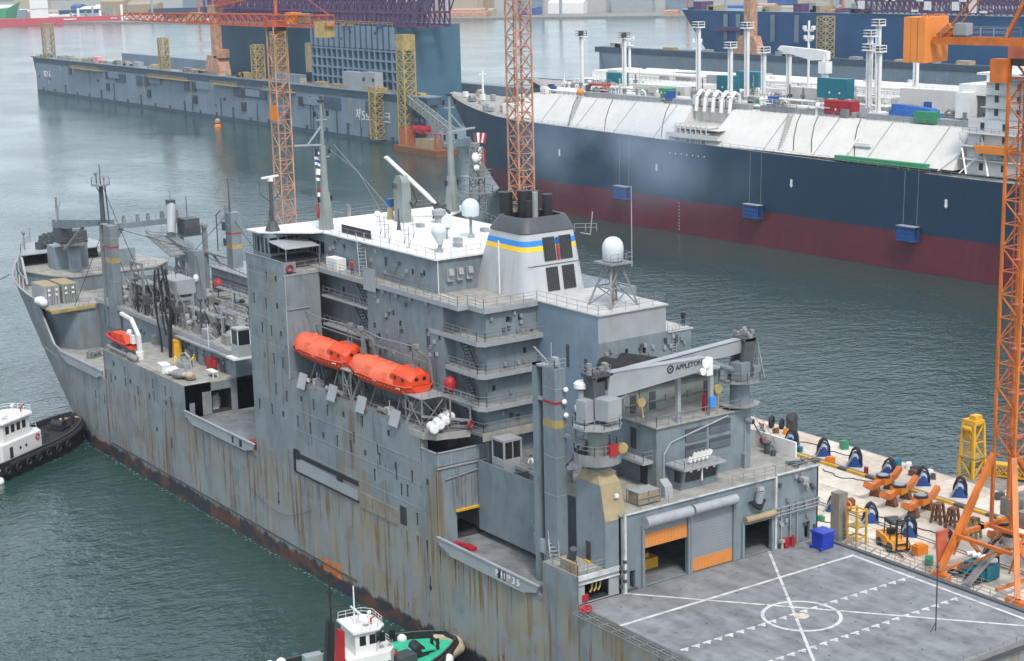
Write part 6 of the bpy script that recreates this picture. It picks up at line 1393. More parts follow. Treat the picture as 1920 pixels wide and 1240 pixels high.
# yellow frame by the ship side, grey pillar
yf = thing('access_frame', 'yellow tubular access stand by the grey pillar at the quay edge', 'stand', (15.4,-38.2,PZ)); b = B()
for x in (14.6,16.2):
    for y in (-39,-37.4): b.beam((x,y,PZ),(x,y,PZ+4.6),.22)
for z in (PZ+1,PZ+2.4,PZ+4.4): b.beam((14.6,-39,z),(16.2,-39,z),.18); b.beam((14.6,-37.4,z),(16.2,-37.4,z),.18); b.beam((14.6,-39,z),(14.6,-37.4,z),.18); b.beam((16.2,-39,z),(16.2,-37.4,z),.18)
part('frame', b, M['yellow'], yf); part('deck', B().box(14.5,16.3,-39.1,-37.3,PZ+2.35,PZ+2.5), M['craneye'], yf)
solo('concrete_pillar', 'tall plain grey block standing at the quay edge beside the hangar', 'pillar', B().box(17.2,18.6,-38.4,-36.9,PZ,PZ+6.2), M['concretewall'])
solo('lifebuoy', 'orange lifebuoy hung on the yellow stand', 'lifebuoy', B().torus((15.9,-37.3,PZ+5.0),.5,.13,(.3,1,0)), M['doororange'], smooth=True)
# tall yellow gantry tower and trusses at the far quay edge
yt = thing('loading_tower', 'bright yellow latticed loading tower at the far quay edge', 'tower', (25.0,-70.6,PZ)); b = B(); lattice(b, (25,-70.6,PZ),(25,-70.6,PZ+7.6),2.5,1.9,3,.34,.17,False); part('frame', b, M['yellow'], yt)
part('head', B().cbox((25,-70.6,PZ+7.9),(2.2,2.0,.5)).cbox((25.2,-70.2,PZ+6.2),(1.1,1.1,1.1)).cbox((24.8,-70.8,PZ+8.4),(1.1,1.3,.7)).cyl((24.3,-69.5,PZ+7),(25.7,-69.5,PZ+7),.35,.35,10), M['yellow'], yt); part('walkway', B().cbox((25,-70.6,PZ+3.0),(2.9,2.7,.25)), M['craneye'], yt)
tr = thing('truss_beam', 'bright yellow truss lying on the quay right of the loading tower', 'truss', (19.5,-73.5,PZ)); b = B(); lattice(b, (25,-73.0,PZ+.8),(14.5,-75.6,PZ+1.6),1.5,1.5,8,.26,.14); part('frame', b, M['yellow'], tr); part('walkway', B().beam((25,-73,PZ+1.65),(14.5,-75.6,PZ+2.45),1.2,.1), M['yellow'], tr)
# scattered gear on the quay
random.seed(21)
kinds = [('oil_drum','red oil drum','red'),('gear_box','green gear box','green'),('gear_box','black gear box','darkgrey'),('gear_box','teal gear box','teal'),('gear_box','orange gear box','doororange'),('gear_box','rust brown gear box','rustbrown'),('gear_box','white gear box','white')]
spots = [(36,-66.5),(34.6,-66.0),(33,-66.8),(31.0,-66),(29.2,-66.8),(27.5,-65.6),(30.2,-64.6),(45.5,-66.8),(57.8,-64.8),(58.6,-62.4),(56.4,-65.6),(60.5,-64.5),(41.5,-59.9),(35,-60.4),(48.6,-60.6),(22.5,-65),(12.5,-63.0),(10,-65),(6,-66),(3,-63),(16,-65.5),(26.5,-48.5),(24.4,-41.0),(8.2,-41.5),(5.2,-39.8)]
seen = {}
for i, (x, y) in enumerate(spots):
    n_, lab, mm = kinds[(i*3+i//4) % 7]; s = random.uniform(.7,1.3); b = B()
    if n_ == 'oil_drum':
        b.cyl((x,y,PZ),(x,y,PZ+.9),.32,.32,12); b.cyl((x+.8,y+.1,PZ),(x+.8,y+.1,PZ+.9),.32,.32,12) if False else None
    else: b.cbox((x,y,PZ+.45*s),(1.3*s,.9*s,.9*s), random.uniform(0,3)); b.cbox((x,y,PZ+.95*s),(.9*s,.6*s,.16*s), random.uniform(0,3))
    place = 'near the far quay edge' if y < -64 else ('beside the yellow kerb' if y < -58 else 'near the ship side of the quay')
    solo(n_, lab+' on the quay '+place, 'drum' if n_ == 'oil_drum' else 'box', b, M[mm], 'loose gear on the quay')
for i, (x, y, h) in enumerate([(60.5,-66.5,1.4),(56.6,-67.0,2.2),(59.0,-67.2,1.2)]):
    solo('rubber_fender', ['two dark tyres at the left end of the quay edge','upright dark grey plate at the quay edge left of the first reel stand','dark rounded fender at the left end of the quay edge'][i], 'fender', B().torus((x,y,PZ+h*.6),h*.55,h*.22,(1,.6,0)) if i != 1 else B().cbox((x,y,PZ+1.3),(1.7,.5,2.6),.5).cyl((x-.4,y+.2,PZ+2.5),(x+.3,y-.2,PZ+2.5),.8,.8,10), M['rubber' if i != 1 else 'darkgrey'], smooth=True)
# teal machinery and cable bundle near the crane foot
mc = thing('hydraulic_unit', 'teal hydraulic power unit with white tubes beside the orange crane foot', 'machine', (-1.5,-40.5,PZ)); part('tank', B().cbox((-1.5,-41.2,PZ+1),(3.4,2.2,1.6)).cyl((-3,-39.8,PZ+.9),(.5,-39.8,PZ+.9),.6,.6,12), M['teal'], mc)
b = B()
for k in range(5): b.cyl((-2.8+k*.8,-42.2,PZ+2.2),(-2.4+k*.8,-41.2,PZ+2.2),.28,.28,10)
part('white_tube', b, M['white'], mc); part('hose_coil', B().torus((-2.2,-38.9,PZ+.5),.9,.18).torus((-2.2,-38.9,PZ+.85),.8,.18).torus((.6,-39,PZ+.5),.7,.16), M['hose'], mc)
# ================================================================ tower cranes on the quay
def towercrane(x, y, label, zt, paint, jib=None, counter=None, portal=True, chords=.24, low=17.0, cross=True):
    t = thing('tower_crane', label, 'crane', (x,y,PZ), 'orange tower cranes on the quay'); w = 2.9
    b = B(); lattice(b, (x,y,low),(x,y,zt),w,w,int((zt-low)/2.6),chords,.11,cross,(1,0,0)); part('mast', b, M[paint], t)
    b = B(); b.box(x-.35,x+.35,y-.35,y+.35,low,zt-2) if False else b.beam((x+.6,y+.5,low),(x+.6,y+.5,zt-3),.12)
    for k in range(int((zt-low)/.6)): b.beam((x+.3,y+.5,low+k*.6),(x+.9,y+.5,low+k*.6),.05)
    part('ladder', b, M['cranered'], t)
    b = B(); z = low+2
    while z < zt-2: b.box(x-.9,x+.9,y-.9,y+.2,z,z+.1); b.tube([(x-1.2,y-1.2,z),(x+1.2,y-1.2,z)],.09); z += 5.2
    part('landing', b, M['cranered'], t)
    if portal:
        for k, (sx, sy) in enumerate(((1,1),(1,-1),(-1,1),(-1,-1))):
            yr = -36.3 if sy > 0 else -60.0; xs = x+sx*1.45 if sx > 0 else x-9.5
            b = B().beam((x+sx*1.45,y+sy*1.45,low),(xs+sx*.1,yr,PZ+1.2),.62,.62); part('leg', b, M['craneor'], t)
            g = part('bogie', B().cbox((xs,yr,PZ+.75),(2.6,.9,.9)), M['craneor'], t)
            wh = B()
            for dx in (-.9,.9): wh.cyl((xs+dx,yr-.25,PZ+.42),(xs+dx,yr+.25,PZ+.42),.32,.32,12)
            part('wheel', wh, M['steel'], g)
        b = B()
        for sx in (1,-1):
            xs = x+(1.45 if sx > 0 else -6.5)
            b.beam((xs,y+3.6,8.4),(xs,y-3.6,8.4),.5); b.beam((x+sx*1.45,y+1.45,low),(x+sx*1.45,y+1.45,8.4),.36); b.beam((x+sx*1.45,y-1.45,low),(x+sx*1.45,y-1.45,8.4),.36); b.beam((xs,y+6.5,8.6),(xs,y+2,PZ+.6),.35); b.beam((xs,y+6.5,8.4),(xs,y+3.0,8.4),.5)
            b.beam((xs,-36.5,PZ+1.4),(xs,y-2,PZ+1.4),.35); b.beam((xs,-38.5,6.0),(xs,-42.5,12.5),.2)
        for yy in (-38.8,-44.5): b.beam((x-6.5,yy,8.3),(x+1.45,yy,8.3),.4); b.beam((x-5,yy,8.3),(x+1.45,yy,4.0),.25)
        part('portal_brace', b, M['craneor'], t)
        for sx in (.2,-3.4):
            part('ballast_block', B().box(x+sx-.2,x+sx+2.2,y-6.8,y-1.2,8.75,10.9) if sx > 0 else B().box(x-5.2,x-1.8,y-5,y+1,8.75,10.7), M['concretewall'], t)
    part('slew_ring', B().cyl((x,y,zt-1.2),(x,y,zt-.4),1.9,1.9,16), M['black'], t); part('turntable', B().cbox((x,y,zt+.2),(3.2,3.2,1.3)), M['cranered'], t)
    return t
def jib(t, x, y, z, ang, L, w, paint, counter=12, cw=True):
    d = Vector((math.cos(ang), math.sin(ang), 0)); o = Vector((x, y, z))
    b = B(); lattice(b, o, o+d*L+Vector((0,0,.6)), w, w*.6, int(L/2.2), .2, .13); part('jib', b, M[paint], t)
    b = B(); lattice(b, o, o-d*counter, w*.9, w*.9, 6, .22, .1); b.beam(o-Vector((0,0,.9)), o-d*counter-Vector((0,0,.9)), 1.6, .2); part('counter_jib', b, M[paint], t)
    b = B().beam(o+Vector((0,0,1)), o+Vector((0,0,9)), .5); b.beam(o+Vector((0,0,9)), o+d*L*.6+Vector((0,0,1)), .1); b.beam(o+Vector((0,0,9)), o-d*counter+Vector((0,0,1)), .1); part('tie_mast', b, M[paint], t)
    b = B(); p = o-d*(counter-1.6)
    b.cbox((p.x,p.y,z-1.6),(2.4,3.0,3.0), ang); part('counterweight', b, M['craneye'], t)
    p = o-d*5; part('winch_house', B().cbox((p.x,p.y,z+.6),(2.6,2.0,2.0), ang), M['doororange'], t); p = o-d*8; part('winch_cabinet', B().cbox((p.x,p.y,z+.5),(1.6,1.8,1.8), ang), M['rustcream'], t)
    q = o+d*1.6+Vector((-d.y, d.x, 0))*-1.9; part('cab', B().cbox((q.x,q.y,z-1.6),(1.8,1.6,2.2), ang), M['doororange'], t)
TA = towercrane(183.0,-48.0,'faded orange tower crane behind the bridge with a lattice jib and counterweights',62.4,'cranefaded', cross=False)
jib(TA, 183,-48,63.2, math.radians(-19)+.62, 46, 2.4, 'cranered', 15)
part('orange_panel', B().box(181.4,184.6,-46.5,-46.4,43.5,46.5), M['doororange'], TA)
TB = towercrane(99.6,-48.0,'faded orange tower crane mast rising behind the ship funnel',84.0,'cranefaded')
jib(TB, 99.6,-48,85, 2.0, 40, 2.2, 'cranered', 12)
TC = towercrane(-1.0,-46.4,'bright orange tower crane at the right with a square counterweight and splayed legs',63.0,'craneor', chords=.30, cross=False)
b = B(); ang = math.atan2(1.6, 13.2); d = Vector((math.cos(ang), math.sin(ang), 0)); o = Vector((-1,-46.4,64.3)); nrm = Vector((-d.y, d.x, 0))
for s in (-1.1, 1.1): b.beam(o+nrm*s, o+d*11.8+nrm*s, .35, .85)
for k in range(5): p = o+d*(1.5+k*2.3); b.beam(p-nrm*1.1, p+nrm*1.1, .25)
b.prism([(0,0),(.1,0)], 'z', 0, .1) if False else None
part('counter_jib', b, M['craneor'], TC)
p = o+d*12.6; part('counterweight', B().cbox((p.x,p.y,64.35),(1.0,4.6,5.2), ang).cbox(tuple(p+d*1.05)[:2]+(64.35,),(.9,4.5,5.1), ang).cbox(tuple(p+d*2.0)[:2]+(64.35,),(.9,4.6,5.2), ang), mat('orange_counterweight', (.66,.22,.045), .55, .06, .4), TC)
b = B()
for k in range(9): q = p+nrm*(-2.1+k*.52); b.beam((q.x,q.y,66.9),(q.x,q.y,67.25),.12)
part('lifting_lug', b, M['craneor'], TC)
b = B()
for s in (-.9,.9):
    q0 = o+d*11.2+nrm*s; b.beam(q0+Vector((0,0,.4)), q0-d*1.6+Vector((0,0,1.7)), .55, .7); b.beam(q0-d*1.2+Vector((0,0,1.3)), o+nrm*s*.6+Vector((0,0,12.5)), .16)
b.beam(o, o+Vector((0,0,12.6)), .6); b.beam(o+d*3.2, o+Vector((0,0,6)), .4); b.beam(o+Vector((0,0,12.6)), o-d*6+Vector((0,0,1)), .16); part('tie_rod', b, M['craneor'], TC)
b = B(); rail(b, [o+d*10.6+nrm*1.4+Vector((0,0,.4)), o+d*2+nrm*1.4+Vector((0,0,.4))], 1.1, .03, 1.6); rail(b, [o+d*10.6-nrm*1.4+Vector((0,0,.4)), o+d*2-nrm*1.4+Vector((0,0,.4))], 1.1, .03, 1.6); part('railing', b, M['lightgrey'], TC)
q = o+d*8.6; part('electric_box', B().cbox((q.x,q.y,65.6),(1.6,1.4,1.3), ang), M['lightgrey'], TC); q = o+d*1.2+nrm*.2; part('cab', B().cbox((q.x+1.2,q.y+1.4,61.2),(1.8,1.6,2.6), ang), M['craneor'], TC)
b = B(); lattice(b, o, o-d*44, 2.0, 1.2, 18, .22, .12); part('jib', b, M['craneor'], TC)
solo('warning_board', 'narrow tall brown-orange board standing at the quay edge by the crane foot', 'board', B().prism([(-36.9,PZ),(-37.7,PZ),(-38.3,PZ+5.6),(-36.4,PZ+5.6)], 'x', 1.1, 1.4).beam((1.2,-36.4,PZ+5.7),(1.2,-38.3,PZ+5.7),.3), M['cranered'])
b = B(); b.beam((-2.6,-36.6,PZ),(-3.6,-41.5,PZ+4.6),.55,.2); b.beam((-3.2,-36.6,PZ),(-4.2,-41.5,PZ+4.6),.12); stair(b, (-2.6,-36.7,PZ), (-3.8,-41.5,PZ+4.8), .9); solo('gangway', 'grey inclined gangway between the crane feet', 'gangway', b, M['steel'])
container('shipping_container', 'grey concrete-coloured ballast container under the far side of the orange crane', -14,-8,-56,-53.4,PZ,PZ+2.6,'railgrey','lightgrey')
solo('maroon_tank', 'dark maroon ribbed tank behind the orange crane legs', 'tank', B().box(-8,-3.5,-58,-53,PZ,PZ+6.5).box(-8.1,-3.4,-58.1,-52.9,PZ+2,PZ+2.3).box(-8.1,-3.4,-58.1,-52.9,PZ+4.4,PZ+4.7), M['purple'])

# broken foam along the waterline and round the tugs
random.seed(77); b = B()
def fleck(x, y, s):
    n = 6; a0 = random.uniform(0, PI); b.quad(*[(x+s*random.uniform(.5,1.2)*math.cos(2*PI*i/n)*1.6, y+s*random.uniform(.4,1.0)*math.sin(2*PI*i/n), .012+random.random()*.01) for i in range(n)])
for k in range(260):
    x = random.uniform(28, 150); fleck(x, hb(x, .4)+abs(random.gauss(0,.35))+.1, random.uniform(.05,.2))
for k in range(160):
    t = random.uniform(0,1); fleck(133+random.gauss(0,3.2)-5*t, 21+random.gauss(0,3.0)+8*t, random.uniform(.05,.22))
    fleck(28+random.gauss(0,1.2), 22+random.uniform(0,16), random.uniform(.05,.22))
for i, pts in enumerate([[(40,-57),(36,-56),(33,-57.5),(30,-59.2)],[(22,-48),(17,-47.4),(13,-49),(9,-48)],[(30,-41),(26,-40),(22,-42)],[(55,-63.5),(50,-64.8),(46,-63.9),(41,-65)],[(12,-56),(8,-57.2),(4,-55.8),(0,-57)]]):
    q = []
    for (xa, ya), (xb, yb) in zip(pts[:-1], pts[1:]):
        for k in range(5): q.append((xa+(xb-xa)*k/5, ya+(yb-ya)*k/5+.3*math.sin(k*1.7+i), PZ+.07))
    solo('power_cable', ['black cable winding across the open quay left of the orange beams','black cable in front of the nearer reel stands','short black cable near the grey pillar','black cable beyond the yellow kerb at the far left','black cable by the crane foot'][i], 'cable', B().tube(q, .07, 5), M['rubber'], 'cables on the quay')
for i, (x, y, r) in enumerate([(33,-50,2.4),(41,-46,1.8),(21,-60.6,1.5),(48,-52,2.6),(15,-43,1.7)]):
    pass
setting('foam', b, mat('foam', (.09,.13,.13), .9, .1, 2.0), 'stuff')
# ================================================================ gas carriers (local frame: x forward, y to port, waterline z 0)
LROT = math.radians(2.695)
def gas_carrier(label, loc, detail=True):
    t = thing('gas_carrier', label, 'ship', loc, None, LROT, True)
    def hbl(x, z):
        k = max(0, min(1, z/29)); xs = 46+28*k**.8; x0 = -22+14*k
        if x <= x0: return 23.0
        u = min(1, (x-x0)/(xs-x0)); return max(.05, 23*(1-u**2.3))
    xs_ = [-230,-200,-160,-120,-80,-40,-22]+[-15+5*i for i in range(19)]
    def top(x): return 23.2+max(0,(x+160))*.017 if x < 20 else 26.3+(x-20)*.07
    def shell(z0f, z1f, sgns=(1,-1), rows=5):
        b = B()
        for sg in sgns:
            vs = []; n = rows+1
            for x in xs_:
                for k in range(n):
                    z = z0f(x)+(z1f(x)-z0f(x))*k/rows; xe = min(x, 46+28*max(0,min(1,z/29))**.8); vs.append((xe, sg*hbl(xe, z), z))
            b.mesh(vs, [((i*n+k),(i+1)*n+k,(i+1)*n+k+1,i*n+k+1) if sg > 0 else (i*n+k,i*n+k+1,(i+1)*n+k+1,(i+1)*n+k) for i in range(len(xs_)-1) for k in range(rows)])
        return b
    part('topsides', shell(lambda x: 9.2, top), M['lngblue'], t, smooth=True); part('boot_topping', shell(lambda x: -1.5, lambda x: 9.2), M['lngred'], t, smooth=True)
    b = B(); v = [(x, hbl(x, 25)) for x in xs_ if x < 70]; b.prism(v+[(x, -y) for x, y in v[::-1]], 'z', 22.6, 23.0); b2 = B()
    vs = []; n = 0
    for x in xs_:
        xe = min(x, 72); y = hbl(xe, top(x))-.1; vs += [(xe,y,top(x)-.25),(xe,-y,top(x)-.25)]
    b2.mesh(vs, [(2*i,2*i+1,2*i+3,2*i+2) for i in range(len(xs_)-1)]); part('weather_deck', b2, M['deckbuff'], t)
    b = B(); rail(b, [(x, hbl(min(x,71), top(x))-.3, top(x)-.2) for x in xs_ if x < 70], 1.2, .045, 3.0); part('deck_rail', b, M['lightgrey'], t)
    def trunk(x0, x1, s0=3.0, s1=3.0):
        b = B(); pr = [(21.0,24.4),(12.6,33.2),(-12.6,33.2),(-21.0,24.4)]
        vs = [(x0+s0*(z-24.4)/9, y, z) for y, z in pr]+[(x1-s1*(z-24.4)/9, y, z) for y, z in pr]
        b.mesh(vs, [(0,1,2,3),(7,6,5,4),(0,4,5,1),(1,5,6,2),(2,6,7,3)]); o = part('tank_trunk', b, M['lngwhite'], t)
        b = B()
        x = x0+9
        while x < x1-6:
            b.beam((x,20.95,24.55),(x-1.2,12.7,33.25),.14); x += 17
        part('cover_seam', b, M['lightgrey'], o)
        b = B(); rail(b, [(x0+4,12.7,33.2),(x1-4,12.7,33.2)], 1.3, .05, 2.2); part('railing', b, M['railgrey'], o)
        return o
    T1 = trunk(-60, 17, 2, 4); T2 = trunk(-153, -72, 2, 2); part('trunk_neck', B().box(-80,-52,-12,11.5,24,33), M['lngwhite'], t)
    if not detail: return t, None, None
    # hoses and ladders draped over the white slopes
    for x in (-9, -25, -49, -98, -104, -118):
        b = B(); b.tube([(x,12.6,33.3),(x-.5,14.5,31.3),(x-2.4,17.5,28.2),(x-5,20.4,25.1)], .11, 5); part('draped_cable', b, M['rubber'], t)
    for x in (-10.5, -95):
        b = B(); stair(b, (x-3.5,20.5,24.9), (x,12.9,33.3), 1.0, 14); part('slope_stair', b, M['railgrey'], t)
    b = B().box(-146,-118,20.6,22.0,24.2,25.3); part('gangway_stowed', b, M['green'], t)
    b = B().cbox((-124,18.6,28.0),(5,.6,.8)).beam((-121,17,29.4),(-121,20.5,26),.3); part('slope_platform', b, M['white'], t)
    # manifold gap
    b = B()
    for k in range(7):
        x = -60-k*2.0; b.beam((x,20.8,24.4),(x,20.8,29),.25); b.beam((x,12,29.2),(x,20.8,29.2),.25)
        for z in (25.5,27.0,28.6): b.cyl((x,13,z),(x,20.5,z),.28,.28,6)
    b.box(-77,-57,14,21.3,25.6,25.8); b.box(-76,-58,14,20.3,28.0,28.2); b.beam((-77,21.4,26.3),(-57,21.4,26.3),.3,1.2); part('cargo_manifold', b, M['lngwhite'], t)
    b = B()
    for k in range(5):
        x = -59-k*3.2; b.tube([(x,8,33.2),(x,8.6,36.5),(x-.4,10.5,37.4),(x-.8,12.4,36.0),(x-1,13,32)], .55, 8)
    part('manifold_pipe', b, M['white'], t, smooth=True)
    # pipework and walkways along the trunk top
    random.seed(31)
    for y, z, r in [(9,34.1,.35),(7.2,34.1,.4),(5.2,34.3,.5),(3.0,34.2,.35),(1.0,35.4,.4),(-1.5,34.4,.55),(-4,35.0,.4),(-7,34.5,.5)]:
        b = B(); b.cyl((-150,y,z),(12,y,z),r,r,8)
        for k in range(27): b.box(-148+k*6-.15,-148+k*6+.15,y-.4,y+.4,33.2,z)
        part('cargo_pipe', b, M['white'], t, smooth=True)
    for i in range(120):
        x = random.uniform(-150,12); y = random.uniform(-11,11.5); b = B(); k = i % 4
        if k == 0: b.cyl((x,y,33.2),(x,y,35.6),.6,.6,10); b.lathe((x,y,35.6),[(.7,0),(.7,.4),(.2,.8)],10); n_ = 'valve_dome'
        elif k == 1: b.cbox((x,y,34.3),(random.uniform(1.,3),random.uniform(1.,2.5),2.0)); n_ = 'deck_box'
        elif k == 2:
            for q in range(4): b.tube([(x+q,y,33.2),(x+q,y,36),(x+q,y-2.5,36),(x+q,y-2.5,33.2)],.18,6)
            n_ = 'pipe_loop'
        else:
            b.box(x,x+8,y,y+1.2,35.2,35.35); rail(b, [(x,y,35.3),(x+8,y,35.3)], 1.1, .05, 1.6)
            for q in (0,8): b.beam((x+q,y,33.2),(x+q,y,35.2),.2)
            n_ = 'walkway'
        part(n_, b, M[random.choice(['white','white','lngwhite','lightgrey','railgrey','darkgrey','steel'])], t)
    for i in range(90):
        x = random.uniform(-150,10); y = random.uniform(-12,12); b = B(); k = i % 5
        if k == 0: b.beam((x,y,33.2),(x,y,random.uniform(36,41)),.22); b.cbox((x,y,36.5),(1.0,.8,.7))
        elif k == 1:
            b.cyl((x,y,34.4),(x+random.uniform(4,12),y,34.4),.28,.28,6); b.cyl((x,y,33.2),(x,y,34.4),.28,.28,6)
        elif k == 2:
            for q in range(3): b.beam((x+q*1.4,y,33.2),(x+q*1.4,y,37),.16); b.beam((x,y,34.6+q*1.2),(x+2.8,y,34.6+q*1.2),.14)
        elif k == 3: b.cbox((x,y,35.0),(.9,1.6,random.uniform(1.5,3.6)))
        else: b.tube([(x,y,33.2),(x,y,35.4),(x+1.2,y,36.2),(x+2.6,y,35.4),(x+2.6,y,33.2)],.24,6)
        part(['lamp_post','branch_pipe','pipe_rack','control_box','expansion_loop'][k], b, M[random.choice(['white','white','lngwhite','railgrey','tan','darkgrey'])], t)
    b = B()
    for k in range(4): b.box(-150+k*36,-118+k*36,8.2,11.0,33.25,34.6)
    part('cable_trunk', b, M['lightgrey'], t)
    # vent masts with square heads
    def mast(x, y, z0, z1, w=1.2, head='white'):
        b = B(); b.cyl((x-.45,y,z0),(x-.45,y,z1-1.5),.42,.42,8); b.cyl((x+.55,y,z0),(x+.55,y,z1-1.5),.32,.32,8)
        for k in range(int((z1-z0)/2)): b.cbox((x,y,z0+1+2*k),(1.7,.5,.12))
        b.box(x-1.4,x+1.4,y-1.3,y+1.3,z1-1.7,z1-1.5); b.prism([(x-2,y-1.6),(x+2,y-1.6),(x+2,y+1.6),(x-2,y+1.6)], 'z', z0, z0+1.6)
        k_ = part('vent_mast', b, M['white'], t); 
        b = B()
        for zz in (z1-1.4,z1-.75,z1-.05): b.beam((x-1.25,y+1.2,zz),(x+1.25,y+1.2,zz),.14); b.beam((x-1.25,y-1.2,zz),(x+1.25,y-1.2,zz),.14); b.beam((x-1.25,y-1.2,zz),(x-1.25,y+1.2,zz),.14); b.beam((x+1.25,y-1.2,zz),(x+1.25,y+1.2,zz),.14)
        for dx in (-1.25,-.4,.4,1.25): b.beam((x+dx,y+1.2,z1-1.5),(x+dx,y+1.2,z1),.14); b.beam((x+dx,y-1.2,z1-1.5),(x+dx,y-1.2,z1),.14); part('mast_cage', b, M[head], k_); part('vent_head', B().cyl((x,y,z1-1.4),(x,y,z1-.1),.8,.8,10), M['darkgrey'], k_); return k_
    mast(4.2,0,33,51.6,head='darkgrey'); mast(-15.6,0,33,51.5,head='darkgrey'); mast(-50.3,3,33,55.4); mast(-66.2,0,33,55.4); mast(-63.4,3.5,33,50.2); mast(-72.5,0,33,49); mast(-78,-4,33,48.8); mast(-107,-6,33,56.6); mast(-109.6,0,33,54.2); mast(-114.5,6,33,51.2); mast(-118.5,7,33,51.0); mast(-121,-4,33,56.4)
    b = B().cyl((-96.4,2,33.2),(-96.4,2,47.6),1.0,.9,12); b.cbox((-96.4,2,44.5),(2.6,2.4,3)); part('crane_pedestal', b, M['white'], t); b = B().prism([(-97.5,48.6),(-94,49),(-81,49.6),(-80,48.6),(-92,46.2),(-97.5,46.4)], 'y', 1.3, 2.7); part('hose_crane_boom', b, M['white'], t)
    b = B().cyl((-86,-3,33.2),(-86,-3,56),.35,.3,8)
    for z, w in ((53.5,3.0),(51,2.2)): b.cbox((-86,-3,z),(w,.6,.5)); b.cbox((-86-w/2,-3,z+.7),(.8,.8,1)); b.cbox((-86+w/2,-3,z+.7),(.8,.8,1))
    part('signal_mast', b, M['white'], t)
    # compressor houses
    for x0, x1, y0, y1, z1 in ((-46,-24,-9,4,37.2),(-93,-81,-10,-1,38.6),(-150,-122,-11,3,40.5),(-112,-100,-12,-4,37)):
        h = part('machinery_house', B().box(x0,x1,y0,y1,33.2,z1), M['lngwhite'], t)
        b = B(); q = x0+2
        while q < x1-1: b.box(q,q+.9,y1,y1+.06,34,35.8); q += 4.5
        part('door', b, M['railgrey'], h); b = B(); rail(b, [(x0,y1,z1),(x1,y1,z1)], 1.1, .05, 2); part('railing', b, M['white'], h)
    # accommodation block at the right
    A = part('accommodation_block', B().box(-190,-154,-19,17.5,23.5,36).box(-190,-156,-18,14,36,46.5).box(-186,-160,-23,22.8,46.5,47).box(-182,-160,-15,11,47,50.5), M['white'], t)
    b = B()
    for z in (27,30,33): b.box(-191,-153.6,17.5,19.6,z,z+.25)
    for z in (38.5,41.5,44.2): b.box(-190.5,-155.6,14,15.4,z,z+.2)
    part('gallery', b, M['white'], A)
    b = B()
    for z in (27,30,33): rail(b, [(-154,19.5,z+.25),(-190,19.5,z+.25)], 1.1, .05, 2)
    part('railing', b, M['lightgrey'], A)
    wn = shared('window', B().box(-.5,.5,-.05,.05,-.8,.8), M['glass'])
    for z in (25.4,28.6,31.7,34.6):
        for k in range(5): piece('window', wn, A, tuple((-158-k*6, 17.56, z)))
    for z in (37.5,40.5,43.3): 
        for k in range(4): piece('window', wn, A, (-159-k*6, 14.06, z)); piece('window', wn, A, (-155.96, 9-k*6, z), PI/2)
    part('bridge_window', B().box(-182,-159.9,-15.05,11.05,48.2,49.8), M['glass'], A)
    b = B().prism([(-149,40.6),(-152,40.6),(-152,44),(-150,44)], 'y', -2, 12) if False else B().cbox((-148,3,41.5),(10,8,2.5)).cbox((-146,8,38),(4,3,6)); part('bridge_wing', b, M['white'], A)
    part('fast_boat', B().prism([(-168,29),(-160,29),(-158.5,30.5),(-169,30.8)], 'y', 19, 21.5), M['doororange'], A)
    b = B()
    for s, a in ((-157,0),(-163,0)): b.beam((s,21.5,24),(s+5,18,33),.35); b.beam((s+8,21.5,24),(s+3,18,30),.3)
    part('funnel_stay', b, M['white'], A)
    # foredeck gear on the bow
    random.seed(8)
    for i in range(30):
        x = random.uniform(22,62); w = hbl(x, 27)-2; y = random.uniform(-w, w); b = B()
        if i % 3 == 0: b.cyl((x,y-1,top(x)+.9),(x,y+1,top(x)+.9),.9,.9,10); b.cbox((x,y,top(x)+.3),(2.4,2.6,.5)); n_ = 'mooring_winch'
        elif i % 3 == 1: b.cyl((x,y,top(x)),(x,y,top(x)+1.3),.4,.4,8); b.cyl((x+1.1,y,top(x)),(x+1.1,y,top(x)+1.3),.4,.4,8); n_ = 'bollard'
        else: b.cbox((x,y,top(x)+.9),(1.6,1.2,1.8)); n_ = 'deck_box'
        part(n_, b, M[random.choice(['white','lightgrey','railgrey','tan'])], t)
    b = B().beam((55,0,28),(55,0,38),.5); b.beam((55,-1.6,36.5),(55,1.6,36.5),.25); b.box(20,26,-14,14,26,29.5); part('foremast', b, M['white'], t)
    # white draught and tug marks on the side
    b = B()
    for x, z in ((-54.9,17.4),(-104.9,17.6),(-152.9,17.3),(-12.9,18.2)): b.box(x-.35,x+.35,23.02,23.06,z-.7,z+.7); b.prism([(x-.6,z-.7),(x+.6,z-.7),(x,z-1.4)], 'y', 23.02, 23.06)
    for k in range(7): b.box(-60.5-k*2.2,-60.2-k*2.2,23.02,23.06,21.3,21.7)
    part('hull_mark', b, M['white'], t)
    b = B()
    for z in range(9): b.box(-64.1,-63.7,23.02,23.06,.8+z*.9,1.2+z*.9)
    part('draught_mark', b, M['lightgrey'], t)
    return t, hbl, top
LO = Vector((289.33,-184.96,0))+Matrix.Rotation(LROT,3,'Z') @ Vector((0,-23,0))
GC, hbl_, top_ = gas_carrier('dark blue and red gas carrier with sloping white covers, lying nearest behind the grey ship', LO)
def lw(x, y, z): v = LO+Matrix.Rotation(LROT,3,'Z') @ Vector((x,y,0)); return (v.x, v.y, z)
